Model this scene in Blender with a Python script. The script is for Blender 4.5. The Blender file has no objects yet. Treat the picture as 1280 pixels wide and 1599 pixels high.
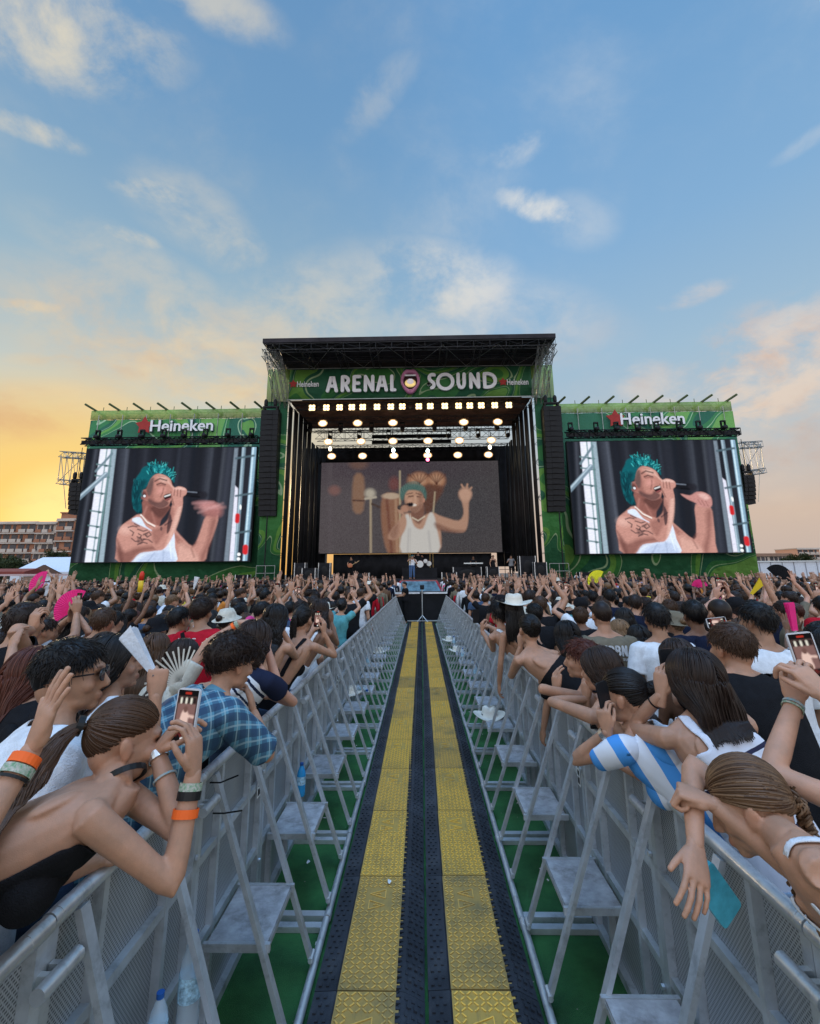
import bpy, math, random
import numpy as np
from mathutils import Vector, Matrix
S = bpy.context.scene
COL = S.collection
rad = math.radians

# ------------------------------------------------------------------ camera
CAMH = 2.12; FPX = 740.0; PX0, PY0 = 640.0, 730.0; W0, H0 = 1280.0, 1599.0
def _n(v): v = np.array(v, float); return v/np.linalg.norm(v)
_yc = _n((657-PX0, PY0-895, FPX))
_r = rad(0.7)
_zc = np.array((-math.sin(_r), math.cos(_r), 0.0)); _zc = _n(_zc-_yc*np.dot(_zc, _yc))
_xc = np.cross(_yc, _zc); _xc = _xc if _xc[0] > 0 else -_xc
RIGHT = np.array((_xc[0], _yc[0], _zc[0])); UP = np.array((_xc[1], _yc[1], _zc[1])); FWD = np.array((_xc[2], _yc[2], _zc[2]))
CAMP = np.array((0, 0, CAMH))
def proj(p):
    d = np.array(p, float)-CAMP; z = d@FWD
    return (PX0+FPX*(d@RIGHT)/z, PY0-FPX*(d@UP)/z)
def ray(px, py):
    return _n(RIGHT*(px-PX0)/FPX + UP*(PY0-py)/FPX + FWD)
def at(px, py, Y):                      # world point seen at a photo pixel, at world depth Y
    d = ray(px, py); return CAMP+d*(Y/d[1])
def atz(px, py, z):                     # ... at world height z
    d = ray(px, py); return CAMP+d*((z-CAMH)/d[2])
def atx(px, py, x):
    d = ray(px, py); return CAMP+d*(x/d[0])
cd = bpy.data.cameras.new("Camera"); cam = bpy.data.objects.new("Camera", cd); COL.objects.link(cam)
cd.sensor_fit = 'VERTICAL'; cd.sensor_height = 36.0; cd.sensor_width = 36.0
cd.lens = 36.0*FPX/H0; cd.shift_x = 0.0; cd.shift_y = -(H0/2-PY0)/H0
cd.clip_start = 0.05; cd.clip_end = 3000
m = Matrix(((RIGHT[0], UP[0], -FWD[0], 0), (RIGHT[1], UP[1], -FWD[1], 0), (RIGHT[2], UP[2], -FWD[2], CAMH), (0, 0, 0, 1)))
cam.matrix_world = m
S.camera = cam
S.view_settings.view_transform = 'Standard'; S.view_settings.look = 'None'
S.view_settings.gamma = 1.0; S.view_settings.exposure = 0.0
S.cycles.use_denoising = True
S.cycles.max_bounces = 5; S.cycles.diffuse_bounces = 3; S.cycles.glossy_bounces = 2; S.cycles.transparent_max_bounces = 8
S.cycles.sample_clamp_indirect = 6

# ------------------------------------------------------------------ world
def srgb(r, g, b):
    f = lambda c: (c/255)/12.92 if c/255 <= .04045 else ((c/255+.055)/1.055)**2.4
    return (f(r), f(g), f(b), 1)
world = bpy.data.worlds.new("World"); S.world = world; world.use_nodes = True
wt = world.node_tree; wt.nodes.clear()
class NT:
    def __init__(s, t): s.t = t
    def n(s, typ, ins=None, **kw):
        nd = s.t.nodes.new(typ)
        for k, v in kw.items(): setattr(nd, k, v)
        for k, v in (ins or {}).items():
            sk = nd.inputs[k]
            if isinstance(v, bpy.types.NodeSocket): s.t.links.new(v, sk)
            else: sk.default_value = v
        return nd
    def math(s, op, a, b=0.0, c=0.0, clamp=False):
        return s.n('ShaderNodeMath', {0: a, 1: b, 2: c}, operation=op, use_clamp=clamp).outputs[0]
    def vm(s, op, a, b=(0, 0, 0)):
        nd = s.n('ShaderNodeVectorMath', {0: a, 1: b}, operation=op)
        return nd.outputs['Value'] if op in ('DOT_PRODUCT', 'LENGTH') else nd.outputs[0]
    def ramp(s, fac, stops, interp='LINEAR'):
        nd = s.n('ShaderNodeValToRGB', {0: fac}); cr = nd.color_ramp; cr.interpolation = interp
        while len(cr.elements) < len(stops): cr.elements.new(0.5)
        for e, (p, c) in zip(cr.elements, stops): e.position = p; e.color = c if len(c) == 4 else (*c, 1)
        return nd.outputs[0]
    def mix(s, f, a, b, blend='MIX'):
        nd = s.n('ShaderNodeMix', data_type='RGBA', blend_type=blend)
        for i, v in ((0, f), (6, a), (7, b)):
            if isinstance(v, bpy.types.NodeSocket): s.t.links.new(v, nd.inputs[i])
            else: nd.inputs[i].default_value = v
        return nd.outputs[2]
    def mr(s, v, a, b, c=0.0, d=1.0, smooth=True):
        return s.n('ShaderNodeMapRange', {0: v, 1: a, 2: b, 3: c, 4: d}, interpolation_type='SMOOTHSTEP' if smooth else 'LINEAR').outputs[0]
T = NT(wt)
geo = T.n('ShaderNodeTexCoord').outputs['Generated']
dirn = T.vm('NORMALIZE', geo)
sp = T.n('ShaderNodeSeparateXYZ', {0: dirn}); dx, dy, dz = sp.outputs
SUNDIR = ray(112, 812)
hz = T.n('ShaderNodeCombineXYZ', {0: dx, 1: dy, 2: 0.0}).outputs[0]
hz = T.vm('NORMALIZE', hz)
sh = _n((SUNDIR[0], SUNDIR[1], 0))
az = T.vm('DOT_PRODUCT', hz, tuple(sh))
cool = T.ramp(dz, [(0.0, srgb(204, 186, 178)), (0.10, srgb(220, 196, 178)), (0.24, srgb(194, 204, 210)), (0.40, srgb(168, 199, 222)), (0.58, srgb(140, 184, 224)), (0.86, srgb(108, 162, 214)), (1.0, srgb(98, 150, 204))])
warm = T.ramp(dz, [(0.0, srgb(247, 184, 96)), (0.10, srgb(252, 190, 92)), (0.20, srgb(238, 208, 156)), (0.32, srgb(206, 212, 204)), (0.50, srgb(158, 190, 210)), (0.72, srgb(118, 164, 206)), (1.0, srgb(98, 146, 198))])
wf = T.mr(az, 0.62, 0.99)
sky = T.mix(wf, cool, warm)
sd = T.vm('DOT_PRODUCT', dirn, tuple(SUNDIR))
g1 = T.mr(sd, 0.955, 1.0); sky = T.mix(T.math('MULTIPLY', g1, 0.75), sky, srgb(255, 212, 104))
g2 = T.mr(sd, 0.9935, 1.0); sky = T.mix(g2, sky, (1.25, 0.82, 0.30, 1))
# wisps: noise laid on a flat cloud layer, seen in perspective
inv = T.math('DIVIDE', 1.0, T.math('MAXIMUM', T.math('ADD', dz, 0.42), 0.06))
cx = T.math('MULTIPLY', dx, inv); cy = T.math('MULTIPLY', dy, inv)
cv = T.n('ShaderNodeCombineXYZ', {0: T.math('MULTIPLY', cx, 1.0), 1: T.math('MULTIPLY', cy, 1.0), 2: 0.0}).outputs[0]
n1 = T.n('ShaderNodeTexNoise', {'Vector': cv, 'Scale': 1.9, 'Detail': 9.0, 'Roughness': 0.60, 'Distortion': 0.2}).outputs[0]
n2 = T.n('ShaderNodeTexNoise', {'Vector': cv, 'Scale': 6.5, 'Detail': 12.0, 'Roughness': 0.62, 'Distortion': 0.25}).outputs[0]
gen = T.math('MULTIPLY', T.math('MULTIPLY', T.mr(n1, 0.44, 0.78), T.mr(n2, 0.30, 0.70)), 0.62)
def blob(px, py, wx, wy, rot, amt, soft=0.0):
    c = ray(px, py); a, b = rad(rot), 0
    e1 = _n(RIGHT - c*(RIGHT@c)); e2 = np.cross(c, e1); e2 = e2 if e2@UP > 0 else -e2
    u = e1*math.cos(a)+e2*math.sin(a); v = -e1*math.sin(a)+e2*math.cos(a)
    sc = FPX*(c@FWD)**-1
    k = 1.0/(c@FWD)
    ru = wx/FPX/k; rv = wy/FPX/k
    du = T.math('DIVIDE', T.vm('DOT_PRODUCT', dirn, tuple(u)), ru)
    dv = T.math('DIVIDE', T.vm('DOT_PRODUCT', dirn, tuple(v)), rv)
    q = T.math('ADD', T.math('MULTIPLY', du, du), T.math('MULTIPLY', dv, dv))
    q = T.math('SUBTRACT', 1.0, q, clamp=True)
    front = T.math('GREATER_THAN', T.vm('DOT_PRODUCT', dirn, tuple(c)), 0.0)
    q = T.math('MULTIPLY', q, front)
    if not soft:
        nn = T.mr(T.math('ADD', n2, T.math('MULTIPLY', q, 0.14)), 0.47, 0.74)
        q = T.math('MULTIPLY', T.mr(q, 0.0, 1.0), nn)
    else:
        q = T.math('MULTIPLY', T.mr(q, 0.0, 1.0), T.mr(n2, 0.30, 0.66))
    return T.math('MULTIPLY', q, amt)
cl = gen
for b in [(90, 45, 230, 110, -10, 1.0), (330, 0, 150, 50, -20, .7), (60, 205, 95, 26, -20, .8), (245, 300, 80, 26, -12, .85), (330, 360, 150, 60, -38, .5), (300, 330, 120, 70, -30, .5, 1), (205, 370, 60, 18, -20, .7),
          (840, 325, 95, 30, -14, 1.0), (900, 345, 80, 50, -10, .4, 1), (800, 235, 70, 34, 20, .5), (590, 150, 110, 40, 40, .30), (690, 445, 170, 80, -10, 1.0, 1), (740, 500, 260, 90, -5, .6, 1), (330, 560, 330, 120, -20, .85, 1), (430, 520, 300, 110, 25, .7, 1), (230, 430, 200, 60, -30, .5, 1),
          (20, 480, 130, 22, 0, .9), (180, 560, 170, 20, 0, .6), (1190, 590, 220, 130, 35, 1.0), (1160, 640, 240, 90, 15, .6, 1), (1080, 460, 70, 22, 20, .7), (1010, 600, 60, 60, 60, .6), (1260, 220, 60, 18, 40, .3),
          (60, 640, 260, 60, 5, .55, 1), (40, 780, 140, 18, 0, .35), (1150, 700, 260, 90, 10, .35, 1)]:
    cl = T.math('MAXIMUM', cl, blob(*b))
elevf = T.mr(dz, 0.12, 0.60)
ccool = T.mix(elevf, srgb(240, 214, 190), srgb(226, 230, 232))
cwarm = T.mix(elevf, srgb(255, 214, 138), srgb(226, 220, 204))
ccol = T.mix(wf, ccool, cwarm)
ccol = T.mix(T.math('MULTIPLY', T.mr(n1, 0.55, 0.35), T.math('SUBTRACT', 1.0, elevf)), ccol, srgb(214, 150, 110))
sky = T.mix(T.math('MULTIPLY', cl, 1.0), sky, ccol)
# sky behind and above the camera, out of view, boosted as added fill light
back = T.mr(dy, 0.30, -0.55, 1.0, 3.3)
zen = T.mr(dz, 0.87, 0.99, 1.0, 5.0)
bz = T.math('MULTIPLY', back, zen)
sky = T.mix(T.mr(dy, 0.1, -0.5, 0, .55), sky, (0.42, 0.40, 0.39, 1))      # pale grey mixed in behind, part of that added fill
sky = T.mix(1.0, sky, T.n('ShaderNodeCombineXYZ', {0: bz, 1: bz, 2: bz}).outputs[0], 'MULTIPLY')
bg1 = T.n('ShaderNodeBackground', {'Color': sky, 'Strength': 1.0}).outputs[0]
nish = T.n('ShaderNodeTexSky', sky_type='NISHITA', sun_disc=False, sun_elevation=rad(6), sun_rotation=math.atan2(SUNDIR[0], SUNDIR[1])).outputs[0]
bg2 = T.n('ShaderNodeBackground', {'Color': nish, 'Strength': 0.05}).outputs[0]
ad = T.n('ShaderNodeMixShader', {0: 0.12, 1: bg1, 2: bg2}).outputs[0]
T.n('ShaderNodeOutputWorld', {'Surface': ad})
# ------------------------------------------------------------------ sun: low, hazy, behind the stage to the left
sl = bpy.data.lights.new("Sun", 'SUN'); sl.energy = 1.5; sl.angle = rad(10); sl.color = (1.0, 0.72, 0.42)
so = bpy.data.objects.new("Sun", sl); COL.objects.link(so)
_sd = Vector((SUNDIR[0], SUNDIR[1], math.tan(rad(7))*math.hypot(SUNDIR[0], SUNDIR[1]))).normalized()
so.rotation_euler = _sd.to_track_quat('Z', 'Y').to_euler()

# ------------------------------------------------------------------ helpers
_mats = {}
def pm(name, color, rough=.5, metal=0.0, var=.12, scale=6.0, bump=0.0, bscale=60.0, coord='Object', sss=0.0, spec=None, col2=None, dirt=None, sheen=0.0, alpha=None, emit=None, estr=0.0, rnd=0.0):
    if name in _mats: return _mats[name]
    m = bpy.data.materials.new(name); m.use_nodes = True; t = m.node_tree; t.nodes.clear(); N = NT(t)
    tc = N.n('ShaderNodeTexCoord').outputs[coord]
    c = tuple(color)+(1,) if len(color) == 3 else tuple(color)
    no = N.n('ShaderNodeTexNoise', {'Vector': tc, 'Scale': scale, 'Detail': 5.0, 'Roughness': .6}).outputs[0]
    lo = tuple(max(0, x*(1-var)) for x in c[:3])+(1,); hi = tuple(min(1, x*(1+var)) for x in c[:3])+(1,)
    if col2: hi = tuple(col2)+(1,)
    cc = N.ramp(no, [(.33, lo), (.67, hi)])
    if dirt:
        n3 = N.n('ShaderNodeTexNoise', {'Vector': tc, 'Scale': dirt[1], 'Detail': 6.0, 'Roughness': .7}).outputs[0]
        cc = N.mix(N.math('MULTIPLY', N.mr(n3, .5, .72), dirt[2]), cc, tuple(dirt[0])+(1,))
    if rnd:
        oi = N.n('ShaderNodeObjectInfo').outputs['Random']
        hs = N.n('ShaderNodeHueSaturation', {'Color': cc, 'Value': N.mr(oi, 0, 1, 1-rnd, 1+rnd, False), 'Fac': 1.0}); cc = hs.outputs[0]
    b = N.n('ShaderNodeBsdfPrincipled', {'Base Color': cc, 'Metallic': metal, 'Roughness': rough})
    if spec is None: spec = .5 if metal > .2 else .22
    if spec is not None: b.inputs['Specular IOR Level'].default_value = spec
    if sss: b.inputs['Subsurface Weight'].default_value = sss; b.inputs['Subsurface Radius'].default_value = (.012, .005, .003); b.inputs['Subsurface Scale'].default_value = 1.0
    if sheen: b.inputs['Sheen Weight'].default_value = sheen
    if alpha is not None: b.inputs['Alpha'].default_value = alpha
    if emit: b.inputs['Emission Color'].default_value = (*emit, 1); b.inputs['Emission Strength'].default_value = estr
    if bump:
        nb = N.n('ShaderNodeTexNoise', {'Vector': tc, 'Scale': bscale, 'Detail': 4.0}).outputs[0]
        bp = N.n('ShaderNodeBump', {'Height': nb, 'Strength': bump, 'Distance': .01}); t.links.new(bp.outputs[0], b.inputs['Normal'])
    N.n('ShaderNodeOutputMaterial', {0: b.outputs[0]})
    _mats[name] = m; return m

def tag(o, label=None, cat=None, group=None, kind=None):
    if label: o['label'] = label
    if cat: o['category'] = cat
    if group: o['group'] = group
    if kind: o['kind'] = kind
    return o
def link(o, parent=None):
    COL.objects.link(o)
    if parent is not None: o.parent = parent
    return o
def empty(name, loc=(0, 0, 0), rz=0):
    o = bpy.data.objects.new(name, None); o.location = loc; o.rotation_euler = (0, 0, rz); o.empty_display_size = .1; return link(o)
def meshobj(name, V, F, mats, parent=None, smooth=False, mi=None, loc=None):
    me = bpy.data.meshes.new(name); me.from_pydata([tuple(v) for v in V], [], [tuple(f) for f in F])
    for mm in (mats if isinstance(mats, (list, tuple)) else [mats]): me.materials.append(mm)
    if mi is not None: me.polygons.foreach_set('material_index', np.array(mi, dtype=np.int32))
    if smooth: me.polygons.foreach_set('use_smooth', np.ones(len(me.polygons), bool))
    me.update(); o = bpy.data.objects.new(name, me)
    if loc is not None: o.location = loc
    return link(o, parent)
class MB:
    def __init__(s): s.V = []; s.F = []; s.M = []
    def add(s, V, F, mi=0):
        b = len(s.V); s.V.extend([tuple(map(float, v)) for v in V]); s.F.extend([tuple(int(i)+b for i in f) for f in F]); s.M.extend([mi]*len(F)); return s
    def box(s, a, b, mi=0):
        x0, y0, z0 = a; x1, y1, z1 = b
        V = [(x0, y0, z0), (x1, y0, z0), (x1, y1, z0), (x0, y1, z0), (x0, y0, z1), (x1, y0, z1), (x1, y1, z1), (x0, y1, z1)]
        return s.add(V, [(0, 3, 2, 1), (4, 5, 6, 7), (0, 1, 5, 4), (1, 2, 6, 5), (2, 3, 7, 6), (3, 0, 4, 7)], mi)
    def bar(s, p, q, w, h, up=(0, 0, 1), mi=0):
        p = np.array(p, float); q = np.array(q, float); d = _n(q-p); u = np.array(up, float)
        if abs(d@_n(u)) > .98: u = np.array((1., 0, 0))
        r = _n(np.cross(d, u)); u = np.cross(r, d)
        V = [c+r*a*w/2+u*b*h/2 for c in (p, q) for a, b in ((-1, -1), (1, -1), (1, 1), (-1, 1))]
        return s.add(V, [(0, 1, 2, 3), (7, 6, 5, 4), (0, 4, 5, 1), (1, 5, 6, 2), (2, 6, 7, 3), (3, 7, 4, 0)], mi)
    def tube(s, pts, r, n=8, mi=0, cap=True):
        pts = [np.array(p, float) for p in pts]; rs = r if isinstance(r, (list, tuple)) else [r]*len(pts)
        V = []; F = []; prev = None
        for i, p in enumerate(pts):
            d = _n(pts[min(i+1, len(pts)-1)]-pts[max(i-1, 0)])
            if prev is None: a = np.array((0, 0, 1.)) if abs(d[2]) < .9 else np.array((1., 0, 0))
            else: a = prev
            a = _n(a-d*(a@d)); prev = a; b = np.cross(d, a)
            for k in range(n):
                t = 2*math.pi*k/n; V.append(p+(a*math.cos(t)+b*math.sin(t))*rs[i])
        for i in range(len(pts)-1):
            for k in range(n): F.append((i*n+k, i*n+(k+1) % n, (i+1)*n+(k+1) % n, (i+1)*n+k))
        if cap: F.append(tuple(range(n))[::-1]); F.append(tuple((len(pts)-1)*n+k for k in range(n)))
        return s.add(V, F, mi)
    def ell(s, c, r, mi=0, nu=12, nv=8, R=None):
        V = []; F = []; c = np.array(c, float)
        for j in range(nv+1):
            ph = math.pi*j/nv
            for i in range(nu):
                th = 2*math.pi*i/nu; v = np.array((r[0]*math.sin(ph)*math.cos(th), r[1]*math.sin(ph)*math.sin(th), r[2]*math.cos(ph)))
                if R is not None: v = R@v
                V.append(c+v)
        for j in range(nv):
            for i in range(nu):
                a = j*nu+i; b = j*nu+(i+1) % nu
                if j == 0: F.append((a, a+nu, b+nu))
                elif j == nv-1: F.append((a, a+nu, b))
                else: F.append((a, a+nu, b+nu, b))
        return s.add(V, F, mi)
    def lathe(s, prof, c=(0, 0, 0), n=16, mi=0, axis='z'):
        V = []; F = []
        for r, z in prof:
            for k in range(n):
                t = 2*math.pi*k/n; V.append((c[0]+r*math.cos(t), c[1]+r*math.sin(t), c[2]+z))
        for i in range(len(prof)-1):
            for k in range(n): F.append((i*n+k, i*n+(k+1) % n, (i+1)*n+(k+1) % n, (i+1)*n+k))
        F.append(tuple(range(n))[::-1]); F.append(tuple((len(prof)-1)*n+k for k in range(n)))
        return s.add(V, F, mi)
    def quad(s, a, b, c, d, mi=0): return s.add([a, b, c, d], [(0, 1, 2, 3)], mi)
    def truss(s, p, q, size=.4, rc=.025, rw=.012, seg=None, up=(0, 0, 1), n=5, tri=False):
        p = np.array(p, float); q = np.array(q, float); L = np.linalg.norm(q-p); d = (q-p)/L; u = np.array(up, float)
        if abs(d@_n(u)) > .98: u = np.array((1., 0, 0))
        r = _n(np.cross(d, u)); u = np.cross(r, d); h = size/2
        cs = [r*a*h+u*b*h for a, b in ((-1, -1), (1, -1), (1, 1), (-1, 1))]
        for c in cs: s.tube([p+c, q+c], rc, n)
        seg = seg or max(1, int(L/size/1.1))
        for i in range(seg):
            a = p+d*L*i/seg; b = p+d*L*(i+1)/seg
            for k in range(4):
                c0, c1 = cs[k], cs[(k+1) % 4]
                if i % 2: c0, c1 = c1, c0
                s.tube([a+c0, b+c1], rw, 4)
                s.tube([b+c0, b+c1], rw, 4)
        return s
    def build(s, name, mats, parent=None, smooth=False, loc=None):
        return meshobj(name, s.V, s.F, mats, parent, smooth, s.M if isinstance(mats, (list, tuple)) else None, loc)
def auto_smooth(o, ang=35):
    me = o.data; me.polygons.foreach_set('use_smooth', np.ones(len(me.polygons), bool))
    try: me.set_sharp_from_angle(angle=rad(ang))
    except Exception: pass
    return o
def copy_tree(o, parent=None, kids=None):
    c = o.copy(); COL.objects.link(c)
    if parent is not None: c.parent = parent
    for ch in (kids or children_of)(o): copy_tree(ch, c, kids)
    return c
_kids = {}
def children_of(o):
    return list(o.children)
# ------------------------------------------------------------------ ground
def gmat(name, ca, cb, scale, bump, rough=.9, fibre=0, spots=None):
    m = bpy.data.materials.new(name); m.use_nodes = True; t = m.node_tree; t.nodes.clear(); N = NT(t)
    tc = N.n('ShaderNodeTexCoord').outputs['Object']
    a = N.n('ShaderNodeTexNoise', {'Vector': tc, 'Scale': scale, 'Detail': 8.0, 'Roughness': .65}).outputs[0]
    b = N.n('ShaderNodeTexNoise', {'Vector': tc, 'Scale': 260.0 if fibre else 90.0, 'Detail': 3.0}).outputs[0]
    c = N.ramp(N.math('ADD', N.math('MULTIPLY', a, .6), N.math('MULTIPLY', b, .4)), [(.36, (*ca, 1)), (.64, (*cb, 1))])
    if spots:
        v = N.n('ShaderNodeTexVoronoi', {'Vector': tc, 'Scale': 9.0}).outputs[0]
        c = N.mix(N.mr(v, .05, .03), c, (*spots, 1))
    bp = N.n('ShaderNodeBump', {'Height': b, 'Strength': bump, 'Distance': .02})
    bs = N.n('ShaderNodeBsdfPrincipled', {'Base Color': c, 'Roughness': rough, 'Normal': bp.outputs[0]})
    N.n('ShaderNodeOutputMaterial', {0: bs.outputs[0]}); return m
g = MB(); g.quad((-900, -300, 0), (900, -300, 0), (900, 1500, 0), (-900, 1500, 0))
tag(g.build('ground', gmat('ground_dirt', (.05, .045, .04), (.10, .09, .075), .7, .3)), kind='structure')
g = MB(); g.quad((-2.4, -3, .004), (2.4, -3, .004), (2.4, 21.6, .004), (-2.4, 21.6, .004))
turf = g.build('turf_floor', gmat('green_turf', (.008, .075, .018), (.055, .28, .07), 2.6, 1.0, fibre=1, spots=(.30, .32, .26))); tag(turf, 'green artificial turf laid between the two barrier rows', kind='structure')

# ------------------------------------------------------------------ cable ramps
M_rub = pm('black_rubber', (.030, .034, .042), .55, var=.3, scale=3, bump=.25, bscale=140, dirt=((.10, .10, .10), 6, .35), rnd=.25)
def lidmat():
    m = bpy.data.materials.new('yellow_lid'); m.use_nodes = True; t = m.node_tree; t.nodes.clear(); N = NT(t)
    tc = N.n('ShaderNodeTexCoord').outputs['Object']; oi = N.n('ShaderNodeObjectInfo')
    off = N.vm('ADD', tc, N.n('ShaderNodeCombineXYZ', {0: N.math('MULTIPLY', oi.outputs['Random'], 37.0), 1: 3.0, 2: 0.0}).outputs[0])
    a = N.n('ShaderNodeTexNoise', {'Vector': off, 'Scale': 2.6, 'Detail': 7.0, 'Roughness': .65}).outputs[0]
    b = N.n('ShaderNodeTexNoise', {'Vector': off, 'Scale': 40.0, 'Detail': 5.0, 'Roughness': .7}).outputs[0]
    base = N.ramp(oi.outputs['Random'], [(.0, (.90, .52, .075, 1)), (.35, (.94, .54, .085, 1)), (.7, (.80, .46, .09, 1)), (1.0, (.56, .33, .08, 1))])
    dirt = N.math('MULTIPLY', N.mr(a, .46, .68), N.mr(oi.outputs['Random'], .35, 1.0, .35, .9, False))
    sc_ = N.n('ShaderNodeTexNoise', {'Vector': N.vm('MULTIPLY', off, (14.0, 1.6, 1.0)), 'Scale': 3.0, 'Detail': 8.0, 'Roughness': .7}).outputs[0]
    base = N.mix(N.math('MULTIPLY', N.mr(sc_, .54, .66), .5), base, (.24, .18, .08, 1))
    c = N.mix(dirt, base, (.17, .15, .085, 1))
    c = N.mix(N.math('MULTIPLY', N.mr(b, .52, .72), .45), c, (.20, .16, .06, 1))
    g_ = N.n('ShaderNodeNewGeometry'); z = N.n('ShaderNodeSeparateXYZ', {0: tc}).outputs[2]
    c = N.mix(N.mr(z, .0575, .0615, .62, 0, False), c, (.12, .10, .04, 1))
    bs = N.n('ShaderNodeBsdfPrincipled', {'Base Color': c, 'Roughness': .52})
    bp = N.n('ShaderNodeBump', {'Height': b, 'Strength': .25, 'Distance': .004}); t.links.new(bp.outputs[0], bs.inputs['Normal'])
    N.n('ShaderNodeOutputMaterial', {0: bs.outputs[0]}); return m
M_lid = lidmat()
LR = 0.93; LID0, LID1 = .128, .425
def make_ramp():
    e = empty('cable_ramp')
    L = LR-.004
    prof = [(0.012, 0.004), (0.012, .052), (.118, .057), (.126, .050), (.434, .050), (.442, .057), (.47, .054), (.565, .012), (.565, .004)]
    mb = MB(); k = len(prof); V = [(x, 0, z) for x, z in prof]+[(x, L, z) for x, z in prof]
    mb.add(V, [(i, i+1, k+i+1, k+i) for i in range(k-1)]+[tuple(range(k))[::-1], tuple(range(k, 2*k))])
    for j in range(21):                                   # raised pads of the tread
        y = .02+j*L/21.5
        for x in (.035, .072):
            mb.box((x-.006+(.018 if j % 2 else 0), y, .050), (x+.010+(.018 if j % 2 else 0), y+.022, .0615))
        for x in (.475, .505, .535):
            z = .054-(x-.47)*.44
            mb.bar((x+(.012 if j % 2 else 0), y, z), (x+(.012 if j % 2 else 0), y+.022, z), .016, .010, up=(.4, 0, 1))
    for j in range(26):                                    # hinge knuckles along the lid
        y = .012+j*(L-.03)/25.5
        mb.box((.4265, y, .048), (.449, y+.016, .0625), 0)
    mb.build('base', M_rub, e)
    ld = MB(); ld.box((LID0, .003, .046), (LID1, L-.003, .058))
    for i in range(9):
        for j in range(30):
            cx_, cy_ = LID0+.020+i*.0322, .018+j*.0306
            if cy_ > L-.012 or cx_ > LID1-.008: continue
            if .57 < cy_ < .80 and LID0+.07 < cx_ < LID0+.215: continue
            a = rad(45 if (i+j) % 2 else -45); d = np.array((math.cos(a), math.sin(a), 0))*.0135
            ld.bar(np.array((cx_, cy_, .0595))-d, np.array((cx_, cy_, .0595))+d, .0075, .0055)
    for (cx_, cy_, s) in ((LID0+.14, .63, 1), (LID0+.14, .735, -1)):    # embossed warning triangles
        P = [np.array((cx_-.048, cy_-.04*s, .0605)), np.array((cx_-.048, cy_+.04, .0605)) if s > 0 else np.array((cx_+.048, cy_-.042, .0605)), np.array((cx_+.048, cy_-.0*s, .0605))]
        P = [np.array((cx_-.05*s, cy_-.042, .0605)), np.array((cx_-.05*s, cy_+.042, .0605)), np.array((cx_+.05*s, cy_, .0605))]
        for q in range(3): ld.bar(P[q], P[(q+1) % 3], .0055, .005)
        ld.bar((cx_-.02*s, cy_-.006, .0605), (cx_-.006*s, cy_+.006, .0605), .006, .005); ld.bar((cx_-.006*s, cy_+.006, .0605), (cx_+.016*s, cy_-.008, .0605), .006, .005)
    for j in range(14):
        y = .02+j*(L-.03)/13.7
        ld.box((LID1-.001, y, .050), (LID1+.017, y+.020, .0588))
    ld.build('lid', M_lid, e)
    return e
ramp0 = make_ramp(); ramps = []
NR = 22
_ordn = ['first', 'second', 'third', 'fourth', 'fifth', 'sixth', 'seventh', 'eighth', 'ninth', 'tenth', 'eleventh', 'twelfth', 'thirteenth', 'fourteenth', 'fifteenth', 'sixteenth', 'seventeenth', 'eighteenth', 'nineteenth', 'twentieth', 'twenty-first', 'twenty-second', 'twenty-third', 'twenty-fourth', 'twenty-fifth', 'twenty-sixth', 'twenty-seventh', 'twenty-eighth', 'twenty-ninth', 'thirtieth']
for side in (0, 1):
    for i in range(NR):
        o = ramp0 if (side == 0 and i == 0) else copy_tree(ramp0)
        y = 1.05+i*LR+(.012 if side else 0)
        if side: o.location = (-.004, y, .004)
        else: o.location = (-.004-.57, y, .004)
        o.rotation_euler = (0, 0, rad(random.Random(i*7+side).uniform(-.25, .25)))
        tag(o, 'black rubber cable ramp with yellow lid, %s from the camera in the %s column' % (_ordn[i], 'right' if side else 'left'), 'cable ramp', 'cable ramps along the walkway')

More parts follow.
